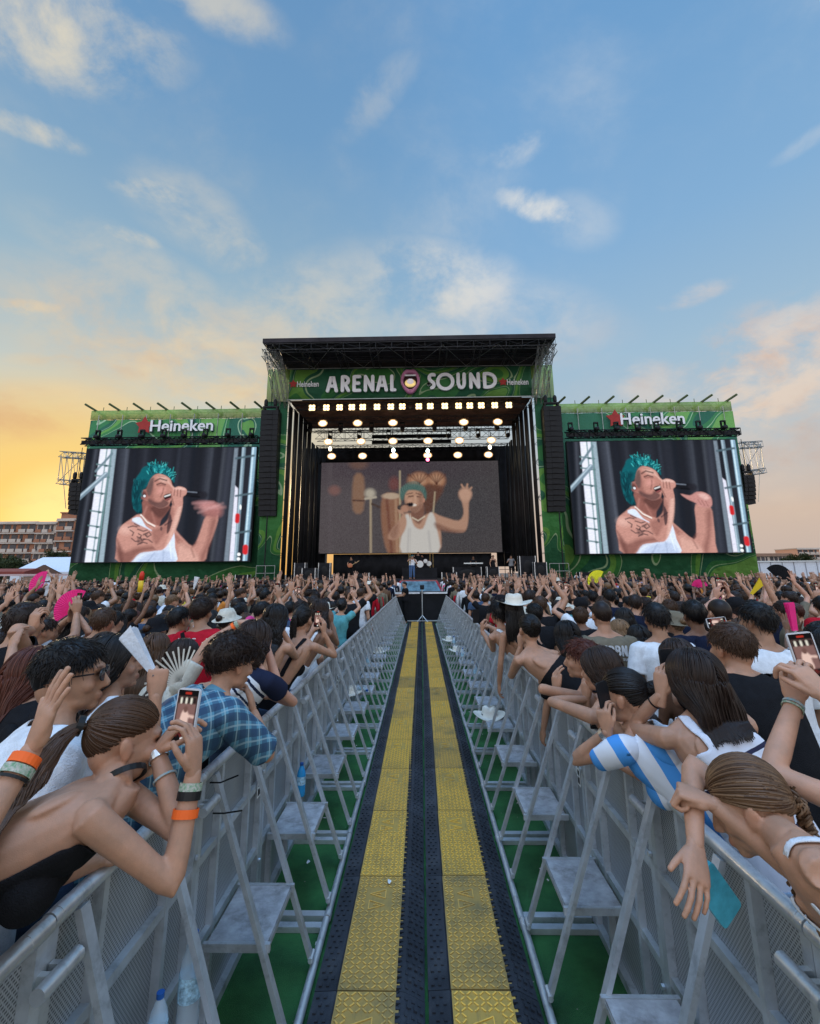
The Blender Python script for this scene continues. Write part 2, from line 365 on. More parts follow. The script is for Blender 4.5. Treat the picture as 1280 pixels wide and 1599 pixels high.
# ------------------------------------------------------------------ crowd barriers
M_alu = pm('galvanised_steel', (.60, .63, .66), .30, .62, var=.14, scale=9, bump=.12, bscale=35, dirt=((.22, .24, .25), 14, .5), rnd=.08)
M_alu2 = pm('dull_aluminium', (.50, .53, .56), .40, .5, var=.16, scale=7, bump=.1, bscale=50, dirt=((.17, .18, .19), 10, .55), rnd=.08)
M_ply = pm('grey_ply_step', (.33, .33, .345), .7, var=.25, scale=12, bump=.3, bscale=70, dirt=((.13, .12, .11), 5, .7), rnd=.12)
M_white = pm('white_paper', (.7, .7, .68), .6, var=.05)
M_ink = pm('black_ink', (.02, .02, .022), .6, var=.1)
def perfmat():
    m = bpy.data.materials.new('perforated_sheet'); m.use_nodes = True; t = m.node_tree; t.nodes.clear(); N = NT(t)
    tc = N.n('ShaderNodeTexCoord').outputs['Object']; sp = N.n('ShaderNodeSeparateXYZ', {0: tc})
    y = N.math('MULTIPLY', sp.outputs[1], 1/.014); z = N.math('MULTIPLY', sp.outputs[2], 1/.0095)
    row = N.math('FLOOR', z); odd = N.math('MODULO', N.math('ABSOLUTE', row), 2.0)
    u = N.math('ABSOLUTE', N.math('SUBTRACT', N.math('FRACT', N.math('ADD', y, N.math('MULTIPLY', odd, .5))), .5))
    v = N.math('ABSOLUTE', N.math('SUBTRACT', N.math('FRACT', z), .5))
    hole = N.math('MULTIPLY', N.mr(u, .36, .28), N.mr(v, .34, .20))
    n = N.n('ShaderNodeTexNoise', {'Vector': tc, 'Scale': 2.2, 'Detail': 6.0}).outputs[0]
    base = N.ramp(n, [(.3, (.34, .36, .38, 1)), (.7, (.50, .52, .54, 1))])
    c = N.mix(N.math('MULTIPLY', hole, .80), base, (.045, .048, .052, 1))
    bs = N.n('ShaderNodeBsdfPrincipled', {'Base Color': c, 'Roughness': .5, 'Metallic': .45})
    bp = N.n('ShaderNodeBump', {'Height': hole, 'Strength': -.7, 'Distance': .003}); t.links.new(bp.outputs[0], bs.inputs['Normal'])
    N.n('ShaderNodeOutputMaterial', {0: bs.outputs[0]}); return m
M_perf = perfmat()
BM = .96; XP = 1.04; XT = .595; HB = 1.20
# local frame: x grows from the walkway to the crowd for the right row; y along the row; origin at the foot of the panel
def make_barrier():
    e = empty('crowd_barrier'); L = BM
    t = MB(); t.tube([(0, .004, HB-.024), (0, L-.004, HB-.024)], .0245, 14)
    t.tube([(0, .03, HB-.024), (0, .085, HB-.024)], .0258, 14); t.tube([(0, L-.085, HB-.024), (0, L-.03, HB-.024)], .0258, 14)
    auto_smooth(t.build('top_rail', M_alu, e), 40)
    p = MB(); p.box((.030, .02, .03), (.033, L-.02, HB-.05)); p.build('panel_sheet', M_perf, e)
    f = MB()
    for y in (.022, L-.022, L*.27, L*.73):
        w = .040 if y in (.022, L-.022) else .028
        f.box((-.006, y-w/2, .02), (.0295, y+w/2, HB-.045))
    for (z) in (.42, .80):
        for a, b in ((.042, L*.27-.014), (L*.27+.014, L*.73-.014), (L*.73+.014, L-.042)): f.box((.0, a, z-.018), (.029, b, z+.018))
    f.box((-.008, .0425, .0), (.029, L-.0425, .045))
    f.build('panel_frame', M_alu2, e)
    for y in (.37, .85):
        b = MB(); b.bar((-.022, y*L/.96, HB-.045), (-(XP-XT)+.012, y*L/.96, .075), .040, .022, up=(1, 0, .4)); br_ = b.build('brace', M_alu2, e)
        h = MB(); h.tube([(-(XP-XT)+.01, y-.035, .085), (-(XP-XT)+.01, y+.035, .085)], .014, 8); h.build('brace_hinge', M_alu, br_)
    b = MB(); b.tube([(-(XP-XT), .003, .032), (-(XP-XT), L-.003, .032)], .0215, 12)
    b.tube([(-(XP-XT), L-.05, .032), (-(XP-XT), L-.004, .032)], .0245, 12); auto_smooth(b.build('foot_tube', M_alu, e), 40)
    for y in (.05, L-.05):
        b = MB(); b.box((-(XP-XT)+.02, y-.024, .006), (-.01, y+.024, .036)); b.build('foot_bar', M_alu2, e)
    s = MB(); s.box((-.315, .405, .422), (-.030, .815, .434)); s.build('step_board', M_ply, e)
    s = MB()
    for y in (.394, .826): s.box((-.33, y-.010, .402), (-.012, y+.010, .436))
    s.box((-.3175, .4045, .394), (-.2975, .8155, .421)); s.box((-.05, .4045, .394), (-.03, .8155, .421))
    s.build('step_frame', M_alu2, e)
    k = MB(); k.tube([(-.045, -.075, HB-.14), (-.045, .075, HB-.14)], .021, 12); k.tube([(-.045, -.083, HB-.14), (-.045, -.070, HB-.14)], .015, 6)
    k.box((-.045, -.030, HB-.155), (-.006, -.012, HB-.125)); k.box((-.045, .012, HB-.155), (-.006, .030, HB-.125)); auto_smooth(k.build('coupling_pin', M_alu, e), 40)
    k = MB(); k.tube([(-.008, .022, .36), (-.022, .022, .36)], .012, 6); k.tube([(-.008, .022, .86), (-.022, .022, .86)], .012, 6); k.build('bolt', M_alu, e)
    return e
bar0 = make_barrier()
lb = MB(); lb.box((-.0085, .058, .74), (-.0065, .118, .90), 0); lb.box((-.0093, .066, .75), (-.0086, .110, .79), 1); lb.box((-.0093, .070, .80), (-.0086, .106, .83), 1); lb.box((-.0093, .066, .845), (-.0086, .098, .89), 1)
lab0 = lb.build('sticker', [M_white, M_ink], bar0)
NB = 22
for side in (1, -1):
    for i in range(NB):
        o = bar0 if (side == 1 and i == 0) else copy_tree(bar0)
        y0 = -.38+i*BM
        jit = random.Random(i*3+side).uniform(-.006, .006)
        # the right row keeps its local frame; the left row is turned half round
        if side > 0: o.location = (XP+jit, y0, 0); o.rotation_euler = (0, 0, 0)
        else: o.location = (-XP-.01+jit, y0+BM, 0); o.rotation_euler = (0, 0, math.pi)
        tag(o, 'grey steel crowd barrier with step, %s from the camera in the %s row' % (_ordn[i], 'right' if side > 0 else 'left'), 'barrier', 'crowd barriers beside the walkway')

for o in [o for o in S.objects if o.name.startswith('crowd_barrier')]:
    for ch in list(o.children):
        if ch.name.startswith('sticker') and (sum(map(ord, o.name)) % 3 != 0) : bpy.data.objects.remove(ch)
# ------------------------------------------------------------------ stage
M_blk = pm('black_drape', (.012, .012, .015), .8, var=.4, scale=1.5)
M_blkm = pm('black_steel', (.010, .010, .012), .5, .1, var=.3)
M_dark = pm('dark_roof_skin', (.035, .030, .034), .85, var=.35, scale=.8)
M_ceil = pm('brown_lined_ceiling', (.17, .085, .06), .8, var=.35, scale=1.2)  # the stage lamps' warm glow on the ceiling is put into this colour
M_tr = pm('truss_aluminium', (.34, .35, .34), .4, .6, var=.1)
M_trd = pm('truss_dark', (.05, .05, .055), .5, .4, var=.2)
M_deck = pm('stage_deck', (.03, .03, .033), .6, var=.3)
def camo(name, sc, seed, light=1.0, alpha=None, lines=.9):
    m = bpy.data.materials.new(name); m.use_nodes = True; t = m.node_tree; t.nodes.clear(); N = NT(t)
    tc = N.n('ShaderNodeTexCoord').outputs['Object']
    off = N.vm('ADD', tc, (seed*3.1, seed*1.7, seed*5.3))
    n = N.n('ShaderNodeTexNoise', {'Vector': off, 'Scale': sc, 'Detail': .6, 'Roughness': .3, 'Distortion': 1.3}).outputs[0]
    c = N.ramp(n, [(0, (.018*light, .13*light, .050*light, 1)), (.40, (.045*light, .22*light, .045*light, 1)), (.455, (.15*light, .36*light, .055*light, 1)), (.50, (.012*light, .12*light, .055*light, 1)), (.56, (.035*light, .20*light, .05*light, 1)), (.62, (.17*light, .38*light, .07*light, 1))], 'CONSTANT')
    ln = 0
    for lv in (.405, .515, .60):
        d = N.math('ABSOLUTE', N.math('SUBTRACT', n, lv)); ln = N.math('MAXIMUM', N.mr(d, .0042, .0022), ln)
    c = N.mix(N.math('MULTIPLY', ln, lines), c, (.42*light, .58*light, .32*light, 1))
    w = N.n('ShaderNodeTexNoise', {'Vector': tc, 'Scale': 1.1, 'Detail': 3.0}).outputs[0]
    bp = N.n('ShaderNodeBump', {'Height': w, 'Strength': .6, 'Distance': .3})
    bs = N.n('ShaderNodeBsdfPrincipled', {'Base Color': c, 'Roughness': .75, 'Normal': bp.outputs[0]})
    out = bs.outputs[0]
    if alpha: out = N.n('ShaderNodeMixShader', {0: alpha, 1: N.n('ShaderNodeBsdfTransparent').outputs[0], 2: out}).outputs[0]
    N.n('ShaderNodeOutputMaterial', {0: out}); return m
M_camo = [camo('camo_banner_cloth', .13, 1, .8), camo('camo_banner_cloth_right', .12, 6, .8), camo('camo_front_cloth', .21, 3, .75), camo('camo_tower_cloth', .19, 9, .8)]
M_scr = pm('green_mesh_scrim', (.26, .40, .10), .8, var=.3, scale=.5, alpha=.62)
SZ = 1.66                                                  # stage floor height
def wavy(name, x0, x1, z0, z1, Y, mat, amp=.05, lam=1.5, th=.03, parent=None, nx=None, ph=0):
    nx = nx or max(8, int((x1-x0)/.25)); V = []; F = []
    for s in (0, 1):
        for i in range(nx+1):
            x = x0+(x1-x0)*i/nx; dy_ = amp*(math.sin(x*6.28/lam+ph)+.5*math.sin(x*6.28/lam*2.3+1+ph))
            V += [(x, Y+dy_+s*th, z0), (x, Y+dy_+s*th, z1)]
    k = 2*(nx+1)
    for i in range(nx):
        a = 2*i; F.append((a, a+2, a+3, a+1)); F.append((k+a, k+a+1, k+a+3, k+a+2))
        F.append((a, k+a, k+a+2, a+2)); F.append((a+1, a+3, k+a+3, k+a+1))
    F.append((0, 1, k+1, k)); F.append((2*nx, k+2*nx, k+2*nx+1, 2*nx+1))
    return meshobj(name, V, F, mat, parent, True)
# main roofed stage
st = empty('concert_stage', (-.75, 43, 0)); tag(st, 'big roofed concert stage with black drapes behind the central banner', 'stage')
def P(x, y, z): return (x+.75, y-43, z)                    # world -> stage local
def sb(): return MB()
b = sb(); b.box(P(-12.4, 36, SZ-.25), P(10.9, 51, SZ)); b.build('deck', M_deck, st)
b = sb(); b.box(P(-12.3, 36.1, 0), P(10.8, 36.2, SZ-.26)); b.build('front_skirt', M_blk, st)
# roof: flat canopy reaching out over the crowd side
b = sb(); b.box(P(-11.95, 33.3, 19.55), P(10.45, 50.5, 19.9)); b.build('roof_skin', M_dark, st)
for i in range(9):
    x = -11.5+i*21.5/8
    t = sb(); t.truss(P(x, 33.5, 19.2), P(x, 38.0, 19.2), .55, .03, .016, 4); t.build('roof_truss', M_tr if i in (0, 8) else M_trd, st)
t = sb(); t.truss(P(-11.9, 33.6, 19.22), P(10.4, 33.6, 19.22), .50, .028, .016, 18); t.build('roof_truss', M_trd, st)
t = sb(); t.truss(P(-11.9, 36.0, 19.3), P(10.4, 36.0, 19.3), .35, .02, .012, 20); t.build('roof_truss', M_trd, st)
for i in range(5):
    x0 = -11+i*4.3
    t = sb(); t.tube([P(x0, 33.8, 19.35), P(x0+2.1, 37.6, 19.35)], .02, 5); t.tube([P(x0+4.3, 33.8, 19.36), P(x0+2.1, 37.6, 19.36)], .02, 5); t.build('wind_brace', M_tr, st)
for sx, X in ((-1, -11.75), (1, 10.25)):
    for dx_ in (0, -sx*.8):
        t = sb(); t.truss(P(X+dx_, 33.9, 19.2), P(X+dx_, 37.4, 15.8), .4, .028, .015, 8, up=(0, 1, 1)); t.build('side_truss', M_tr, st)
    t = sb(); t.truss(P(X+sx*.1, 33.8, 19.0), P(X+sx*.1, 33.8+3.6, 19.0), .6, .03, .016, 5); t.build('side_truss', M_tr, st)
# inner ceiling, header trusses
b = sb(); b.box(P(-10.9, 38.0, 16.45), P(9.4, 45.6, 16.55)); b.build('ceiling_lining', M_ceil, st)
for y, z, m_ in ((38.3, 16.05, M_trd), (41.5, 15.95, M_trd), (44.0, 15.8, M_trd)):
    t = sb(); t.truss(P(-10.8, y, z), P(9.3, y, z), .45, .03, .016, 30); t.build('lighting_truss', m_, st)
t = sb(); t.truss(P(-10.8, 47.8, 16.3), P(9.3, 47.8, 16.3), .9, .035, .02, 20); t.build('back_truss', M_trd, st)
t = sb(); t.truss(P(-10.8, 48.2, 15.0), P(9.3, 48.2, 15.0), .6, .03, .02, 26); t.build('back_truss', M_trd, st)
b = sb(); b.box(P(-4.8, 46.6, 15.65), P(3.2, 46.8, 16.0)); b.box(P(-4.8, 46.6, 15.05), P(3.2, 46.8, 15.35)); b.build('cable_tray', M_blkm, st)
# towers of white and dark scaffolding
for X in (-12.35, -11.15, 9.65, 10.85):
    for Y_ in (37.6, 38.8):
        t = sb(); t.tube([P(X, Y_, 0), P(X, Y_, 19.5)], .03, 6)
        t.build('tower_post', M_tr, st)
for sx, (X0, X1) in ((-1, (-12.35, -11.15)), (1, (9.65, 10.85))):
    t = sb()
    for k in range(13):
        z = .6+k*1.5
        for Y_ in (37.6, 38.8):
            t.tube([P(X0, Y_, z), P(X1, Y_, z)], .022, 5)
            t.tube([P(X0 if k % 2 else X1, Y_, z), P(X1 if k % 2 else X0, Y_, z+1.5)], .02, 5)
        t.tube([P(X0, 37.6, z), P(X0, 38.8, z)], .022, 5); t.tube([P(X1, 37.6, z), P(X1, 38.8, z)], .022, 5)
    t.build('tower_bracing', M_tr, st)
# black side drapes in vertical legs, with slits of daylight between them
for sx, X0, X1 in ((-1, -11.0, -10.2), (1, 9.5, 8.7)):
    for k in range(7):
        y0 = 38.0+k*1.235; x = X0+(X1-X0)*k/6.0
        V = []; F = []; n = 10
        for i in range(n+1):
            yy = y0+1.21*i/n; V += [P(x-sx*.07*math.sin(i*1.9+k), yy, 1.7 if k < 5 else 2.2), P(x-sx*.07*math.sin(i*1.9+k), yy, 16.3 if k < 5 else 14.6)]
        F = [(2*i, 2*i+2, 2*i+3, 2*i+1) for i in range(n)]
        o = meshobj('side_drape', V, F, pm('side_drape_cloth', (.020, .020, .022), .38, var=.3, scale=1.0), st, True)
        md = o.modifiers.new('s', 'SOLIDIFY'); md.thickness = .03
for k, (xa, xb, z0, z1, Y_) in enumerate(((-12.6, -9.5, 2.4, 15.0, 47.9), (7.5, 11.4, 2.7, 15.0, 47.9), (-10.4, 8.3, 13.3, 15.0, 47.9))):
    wavy('back_drape', xa+.75, xb+.75, z0, z1, Y_-43, M_blk, .06, .9, parent=st, ph=k)
wavy('back_drape', -8.6+.75, 6.9+.75, SZ, 4.0, 47.5-43, M_blk, .05, .9, parent=st)
t = sb()
for X in (-12.0, -11.2, -10.5, -9.8, 8.0, 8.9, 9.6, 10.3):
    t.tube([P(X, 46.5, SZ), P(X, 46.5, 4.2)], .03, 5)
for z in (2.4, 3.2, 4.0):
    t.tube([P(-12.2, 46.5, z), P(-9.2, 46.5, z)], .025, 5); t.tube([P(7.2, 46.5, z), P(10.4, 46.5, z)], .025, 5)
t.build('rear_scaffold', M_blkm, st)
t = sb()
for X0, X1 in ((-12.3, -10.9), (9.5, 10.9)):
    for z in (2.2, 2.75): t.tube([P(X0, 36.05, z), P(X1, 36.05, z)], .02, 6)
    for X in (X0, (X0+X1)/2, X1): t.tube([P(X, 36.05, SZ), P(X, 36.05, 2.76)], .02, 6)
t.build('guard_rail', M_tr, st)

# ---- lettering
M_let = pm('white_letter', (.80, .80, .83), .5, var=.04)
def strokes(mb, segs, x0, x1, z0, z1, w, Y, dep, mi=0):
    """segs: polylines in unit box; drawn as thick bars w wide, dep deep, facing the viewer"""
    f = lambda p: np.array((x0+w/2+(x1-x0-w)*p[0], z0+w/2+(z1-z0-w)*p[1]))
    k = [0]
    def outline(pts2):
        V = [(p[0], Y, p[1]) for p in pts2]+[(p[0], Y+dep, p[1]) for p in pts2]; n = len(pts2)
        mb.add(V, [tuple(range(n)), tuple(range(n, 2*n))[::-1]]+[(i, i+n, (i+1) % n+n, (i+1) % n) for i in range(n)], mi)
    for s in segs:
        pts = [f(p) for p in s]; n = len(pts); closed = np.allclose(pts[0], pts[-1]) and n > 3
        L = []; R = []
        for i in range(n):
            if closed: a = pts[(i-1) % (n-1)]; c = pts[(i+1) % (n-1)]
            else: a = pts[max(i-1, 0)]; c = pts[min(i+1, n-1)]
            d = (c-a)/np.linalg.norm(c-a); nn = np.array((-d[1], d[0]))*w/2
            if not closed:
                if i == 0 and abs(d[1]) < .95 and abs(d[0]) < .95: pass
            L.append(pts[i]+nn); R.append(pts[i]-nn)
        k[0] += 1; yo = Y-.004*k[0]
        for i in range(n-1):
            q = [L[i], L[i+1], R[i+1], R[i]]
            V = [(p[0], yo, p[1]) for p in q]+[(p[0], Y+dep, p[1]) for p in q]
            mb.add(V, [(3, 2, 1, 0), (0, 4, 7, 3), (1, 2, 6, 5), (0, 1, 5, 4), (3, 7, 6, 2)], mi)
        if not closed and n > 0:
            for c in (pts[0], pts[-1]):
                q = [c+np.array((math.cos(t), math.sin(t)))*w/2*.98 for t in np.linspace(0, 2*math.pi, 14)[:-1]]
                V = [(p[0], yo-.001, p[1]) for p in q]+[(p[0], Y+dep, p[1]) for p in q]; m_ = len(q)
                mb.add(V, [tuple(range(m_))]+[(i, i+m_, (i+1) % m_+m_, (i+1) % m_) for i in range(m_)], mi)
def arc(cx_, cy_, rx, ry, a0, a1, n=12): return [(cx_+rx*math.cos(rad(a)), cy_+ry*math.sin(rad(a))) for a in np.linspace(a0, a1, n)]
GL = {
 'A': [[(0, 0), (.38, 1), (.62, 1), (1, 0)], [(.14, .34), (.86, .34)]], 'R': [[(0, 0), (0, 1)], [(0, 1), (.35, 1)]+arc(.35, .74, .60, .26, 90, -90, 9)+[(0, .48)], [(.4, .48), (1, 0)]],
 'E': [[(0, 0), (0, 1)], [(0, 1), (.95, 1)], [(0, .52), (.8, .52)], [(0, 0), (1, 0)]], 'N': [[(0, 0), (0, 1)], [(0, 1), (1, 0)], [(1, 0), (1, 1)]], 'L': [[(0, 1), (0, 0)], [(0, 0), (1, 0)]],
 'S': [arc(.72, .74, .62, .26, 60, 185, 8)+[(.35, .56), (.75, .42)]+arc(.40, .24, .55, .24, 35, -75, 8), [(.02, .30), (.03, .30)]], 'O': [arc(.5, .5, .5, .5, 0, 360, 28)],
 'U': [[(0, 1), (0, .4)]+arc(.5, .38, .5, .38, 180, 360, 12)+[(1, .4), (1, 1)]], 'D': [[(0, 0), (0, 1)], [(0, 1), (.25, 1)]+arc(.3, .5, .7, .5, 90, -90, 14)+[(0, 0)]],
 'T': [[(0, 1), (1, 1)], [(.5, 1), (.5, 0)]], 'B': [[(0, 0), (0, 1)], [(0, 1), (.4, 1)]+arc(.4, .76, .5, .24, 90, -90, 7)+[(0, .52)], [(.4, .52)]+arc(.4, .26, .6, .26, 90, -90, 7)+[(0, 0)]],
 'I': [[(.5, 0), (.5, 1)]], 'M': [[(0, 0), (0, 1)], [(0, 1), (.5, .3)], [(.5, .3), (1, 1)], [(1, 1), (1, 0)]], 'J': [[(1, 1), (1, .35)]+arc(.5, .3, .5, .3, 0, -180, 8)], '.': [[(.5, 0), (.5, .01)]],
 'K': [[(0, 0), (0, 1)], [(1, 1), (.05, .48)], [(.2, .55), (1, 0)]], 'Y': [[(0, 1), (.5, .5)], [(1, 1), (.5, .5)], [(.5, .5), (.5, 0)]], 'C': [arc(.5, .5, .5, .5, 50, 310, 14)]}
M_red = pm('red_logo', (.36, .035, .03), .6)
def word(name, x0, x1, z0, Y, txt, h, parent, bold=.03, dep=.04, mats=None, outline=True):
    """small serif-like sign lettering from the built-in font as a real extruded mesh"""
    cu = bpy.data.curves.new(name, 'FONT'); cu.body = txt; cu.size = 1; cu.extrude = dep; cu.offset = bold
    tmp = bpy.data.objects.new('tmp', cu); link(tmp); bpy.context.view_layer.update()
    dg = bpy.context.evaluated_depsgraph_get(); me = bpy.data.meshes.new_from_object(tmp.evaluated_get(dg)); bpy.data.objects.remove(tmp)
    V = np.array([v.co[:] for v in me.vertices]); F = [tuple(p.vertices) for p in me.polygons]; bpy.data.meshes.remove(me)
    lo, hi = V.min(0), V.max(0)
    X = x0+(V[:, 0]-lo[0])/(hi[0]-lo[0])*(x1-x0); Z = z0+(V[:, 1]-lo[1])/(hi[1]-lo[1])*h; Yv = Y-(V[:, 2]-lo[2])
    return meshobj(name, np.stack([X, Yv, Z], 1), F, mats or M_let, parent)
def star(mb, cx_, cz, r, Y, dep=.03, mi=0, n=5):
    pts = []
    for i in range(2*n):
        t = rad(90+i*180/n); q = r if i % 2 == 0 else r*.55
        pts.append((cx_+q*math.cos(t), cz+q*math.sin(t)))
    V = [(p[0], Y-dep, p[1]) for p in pts]+[(p[0], Y, p[1]) for p in pts]; k = 2*n
    mb.add(V, [tuple(range(k))]+[(i, i+k, (i+1) % k+k, (i+1) % k) for i in range(k)], mi)

# ---- name banner over the stage front
bn = empty('name_banner', (-.7, 37, 17.6)); tag(bn, 'long green camouflage banner with big white letters reading ARENAL SOUND above the stage', 'banner')
BY = 36.9
def L2(o, root=None):                                     # parent keeping world coordinates baked in the mesh
    return o
def relbuild(mb, name, mats, root, smooth=False):
    off = np.array(root.location); V = [tuple(np.array(v)-off) for v in mb.V]
    return meshobj(name, V, mb.F, mats, root, smooth, mb.M if isinstance(mats, (list, tuple)) else None)
o = wavy('banner_cloth', -10.75+.7, 9.30+.7, 16.24-17.6, 18.88-17.6, BY-37, M_camo[2], .03, 3.1, parent=bn, nx=70)
t = MB(); t.tube([(-10.9, BY-.05, 18.95), (9.45, BY-.05, 18.95)], .04, 6); t.tube([(-10.9, BY-.05, 16.2), (9.45, BY-.05, 16.2)], .05, 6); relbuild(t, 'banner_rail', M_tr, bn)
def bx_(zx): return 380+zx/2.4615
let = [('A', 590, 690), ('R', 712, 790), ('E', 808, 884), ('N', 902, 990), ('A', 1003, 1103), ('L', 1120, 1172)]
for ch, a, c_ in let:
    xa = at(400+a/5.333, 600, BY)[0]; xb = at(400+c_/5.333, 600, BY)[0]
    mb = MB(); strokes(mb, GL[ch], xa, xb, 16.72, 18.22, .28, BY-.28, .18); relbuild(mb, 'letter', M_let, bn)
for ch, a, c_ in [('S', 703, 737), ('O', 738, 808), ('U', 816, 852), ('N', 864, 906), ('D', 917, 971)]:
    xa = at(bx_(a), 597, BY)[0]; xb = at(bx_(c_), 597, BY)[0]
    mb = MB(); strokes(mb, GL[ch], xa, xb, 16.84 if ch != 'O' else 16.74, 18.30 if ch != 'O' else 18.30, .28, BY-.28, .18); relbuild(mb, 'letter', M_let, bn)
# mouth emblem
mc = at(640.5, 596, BY-.2); M_lip = pm('pink_lip', (.52, .20, .34), .35, var=.2, scale=2); M_mouth = pm('dark_mouth', (.03, .008, .01), .6); M_gold = pm('gold_ball', (.85, .62, .20), .3, .3, emit=(1, .75, .3), estr=.35)
ms = empty('mouth_emblem', (mc[0], mc[1], mc[2])); tag(ms, 'open pink lips emblem with a golden ball between the two banner words', 'emblem')
V = []; F = []; n = 32
for j, (sx_, sz_, yy) in enumerate(((.76, 1.12, 0), (.76, 1.10, -.16), (.66, .96, -.26), (.56, .74, -.18), (.54, .70, -.02))):
    for i in range(n):
        a = 2*math.pi*i/n; x = math.cos(a); z = math.sin(a)
        if z < 0: x *= (1-.38*abs(z)**1.5)
        else: x *= 1.0; z *= (1-.10*math.exp(-(math.cos(a)*4)**2))
        V.append((sx_*x, yy, sz_*z))
for j in range(4):
    for i in range(n): F.append((j*n+i, j*n+(i+1) % n, (j+1)*n+(i+1) % n, (j+1)*n+i))
meshobj('lips', V, F, M_lip, ms, True)
mb = MB(); q = [(.58*math.cos(a)*(1 if math.sin(a) > 0 else 1-.38*abs(math.sin(a))**1.5), -.015, .74*math.sin(a)) for a in np.linspace(0, 2*math.pi, 33)[:-1]]
mb.add(q, [tuple(range(32))[::-1]]); mb.build('mouth_hollow', M_mouth, ms)
mb = MB(); mb.ell((0, -.05, -.15), (.42, .06, .36), 0, 24, 12); mb.build('tongue_disc', M_gold, ms, True)
mb = MB(); mb.ell((0, -.11, -.02), (.24, .08, .24), 0, 20, 12); mb.build('ball', pm('pale_ball', (.75, .68, .78), .3, emit=(.9, .8, .8), estr=.3), ms, True)
mb = MB(); mb.box((-.42, -.20, .42), (.42, -.17, .55)); mb.build('teeth', M_let, ms)
for (a, c_, y_) in ((187, 292, 249), (988, 1092, 241)):
    x0 = at(bx_(a+22), 500+y_/2.4615, BY)[0]; x1 = at(bx_(c_), 500+y_/2.4615, BY)[0]; z = at(bx_(a), 500+(y_+10)/2.4615, BY)[2]
    w = empty('sponsor_sign', (x0, BY, z)); tag(w, 'small white sponsor name with a red star on the %s end of the name banner' % ('left' if a < 500 else 'right'), 'sign')
    o = word('lettering', 0, x1-x0, 0, -.08, 'Heineken', .50, w, bold=.012, dep=.02)
    mb = MB(); star(mb, -.32, .28, .38, -.08); mb.build('star', M_red, w)

# ---- side wings: scaffold, camouflage cloth, scrim, header truss
def wing(x0, x1, right):
    w = empty('stage_wing', ((x0+x1)/2, 41, 0)); tag(w, '%s stage wing of scaffolding dressed in green camouflage cloth around a video screen' % ('right' if right else 'left'), 'stage wing', 'stage wings')
    cx_ = (x0+x1)/2; Q = lambda x, y, z: (x-cx_, y-41, z)
    wavy('camouflage_cloth', x0-cx_, x1-cx_, .35, 15.75, 40-41, M_camo[1 if right else 0], .05, 2.1, parent=w, ph=x0)
    wavy('top_scrim', x0-cx_, x1-cx_, 15.8, 16.65, 40.0-41, M_scr, .02, 1.7, parent=w)
    t = MB(); t.truss(Q(x0, 40.5, 16.25), Q(x1, 40.5, 16.25), .8, .03, .018, 26); t.build('top_truss', M_tr, w)
    for i in range(8):
        x = x0+.8+i*(x1-x0-1.6)/7
        t = MB(); t.bar(Q(x+.9*(-1 if not right else -1)*(1 if not right else -1)*1.0, 39.2, 17.0), Q(x, 40.9, 16.35), .14, .14); t.tube([Q(x, 40.4, 15.9), Q(x, 40.4, 17.1)], .03, 5)
        t.build('outrigger', pm('green_beam', (.09, .12, .05), .6), w)
        t = MB(); t.tube([Q(x, 40.6, 0), Q(x, 40.6, 16.6)], .04, 5); t.tube([Q(x, 42.2, 0), Q(x, 42.2, 16.6)], .04, 5)
        t.tube([Q(x, 39.93, 13.6), Q(x, 39.93, 16.2)], .03, 5)
        for k in range(8): t.tube([Q(x, 40.6, 1+2*k), Q(x, 42.2, 1+2*k)], .03, 5)
        t.build('scaffold_frame', M_tr, w)
    return w
wl = wing(-29.5, -12.75, False); wr = wing(11.0, 27.35, True)
for sx, nm in ((0, 'left'), (1, 'right')):
    x0, x1 = ((-12.75, -10.95), (9.55, 11.1))[sx]
    o = wavy('tower_cloth', 0, x1-x0, 0, 18.7 if 0 else 15.9, 0, M_camo[3], .03, 1.3); o.location = (x0, 37.45, .4)
    tag(o, 'narrow green camouflage cloth on the tower %s of the stage opening' % nm, 'cloth panel')
    x0, x1 = ((-12.75, -10.8), (9.4, 11.2))[sx]
    o = wavy('scrim_panel', 0, x1-x0, 0, 2.9, 0, M_scr, .02, .9); o.location = (x0, 37.3, 16.25)
    tag(o, 'see-through green scrim hung at the %s end of the name banner' % nm, 'scrim')
for (pa, pb, zz, nm, Y_) in (((486+18)/3.459+80, 880/3.459+80, 258, 'left', 39.8), (0, 0, 0, 'right', 39.8)):
    if nm == 'left': p0 = at(80+538/3.459, 600+258/3.459, Y_); p1 = at(80+878/3.459, 600+250/3.459, Y_); s0 = at(80+508/3.459, 600+222/3.459, Y_)
    else: p0 = at(830+392/2.844, 600+182/2.844, Y_); p1 = at(830+676/2.844, 600+178/2.844, Y_); s0 = at(830+368/2.844, 600+152/2.844, Y_)
    w = empty('sponsor_sign', tuple(p0)); tag(w, 'large white sponsor name with a red star above the %s video screen' % nm, 'sign')
    word('lettering', 0, p1[0]-p0[0], 0, -.10, 'Heineken', 1.05, w, bold=.016, dep=.03)
    word('lettering_shadow', -.05, p1[0]-p0[0]+.05, -.06, .02, 'Heineken', 1.17, w, bold=.05, dep=.01, mats=pm('sign_green', (.01, .05, .03), .6))
    mb = MB(); star(mb, s0[0]-p0[0], s0[2]-p0[2]-.05, .85, -.06, .06, 0, 5); mb.build('star', M_red, w)
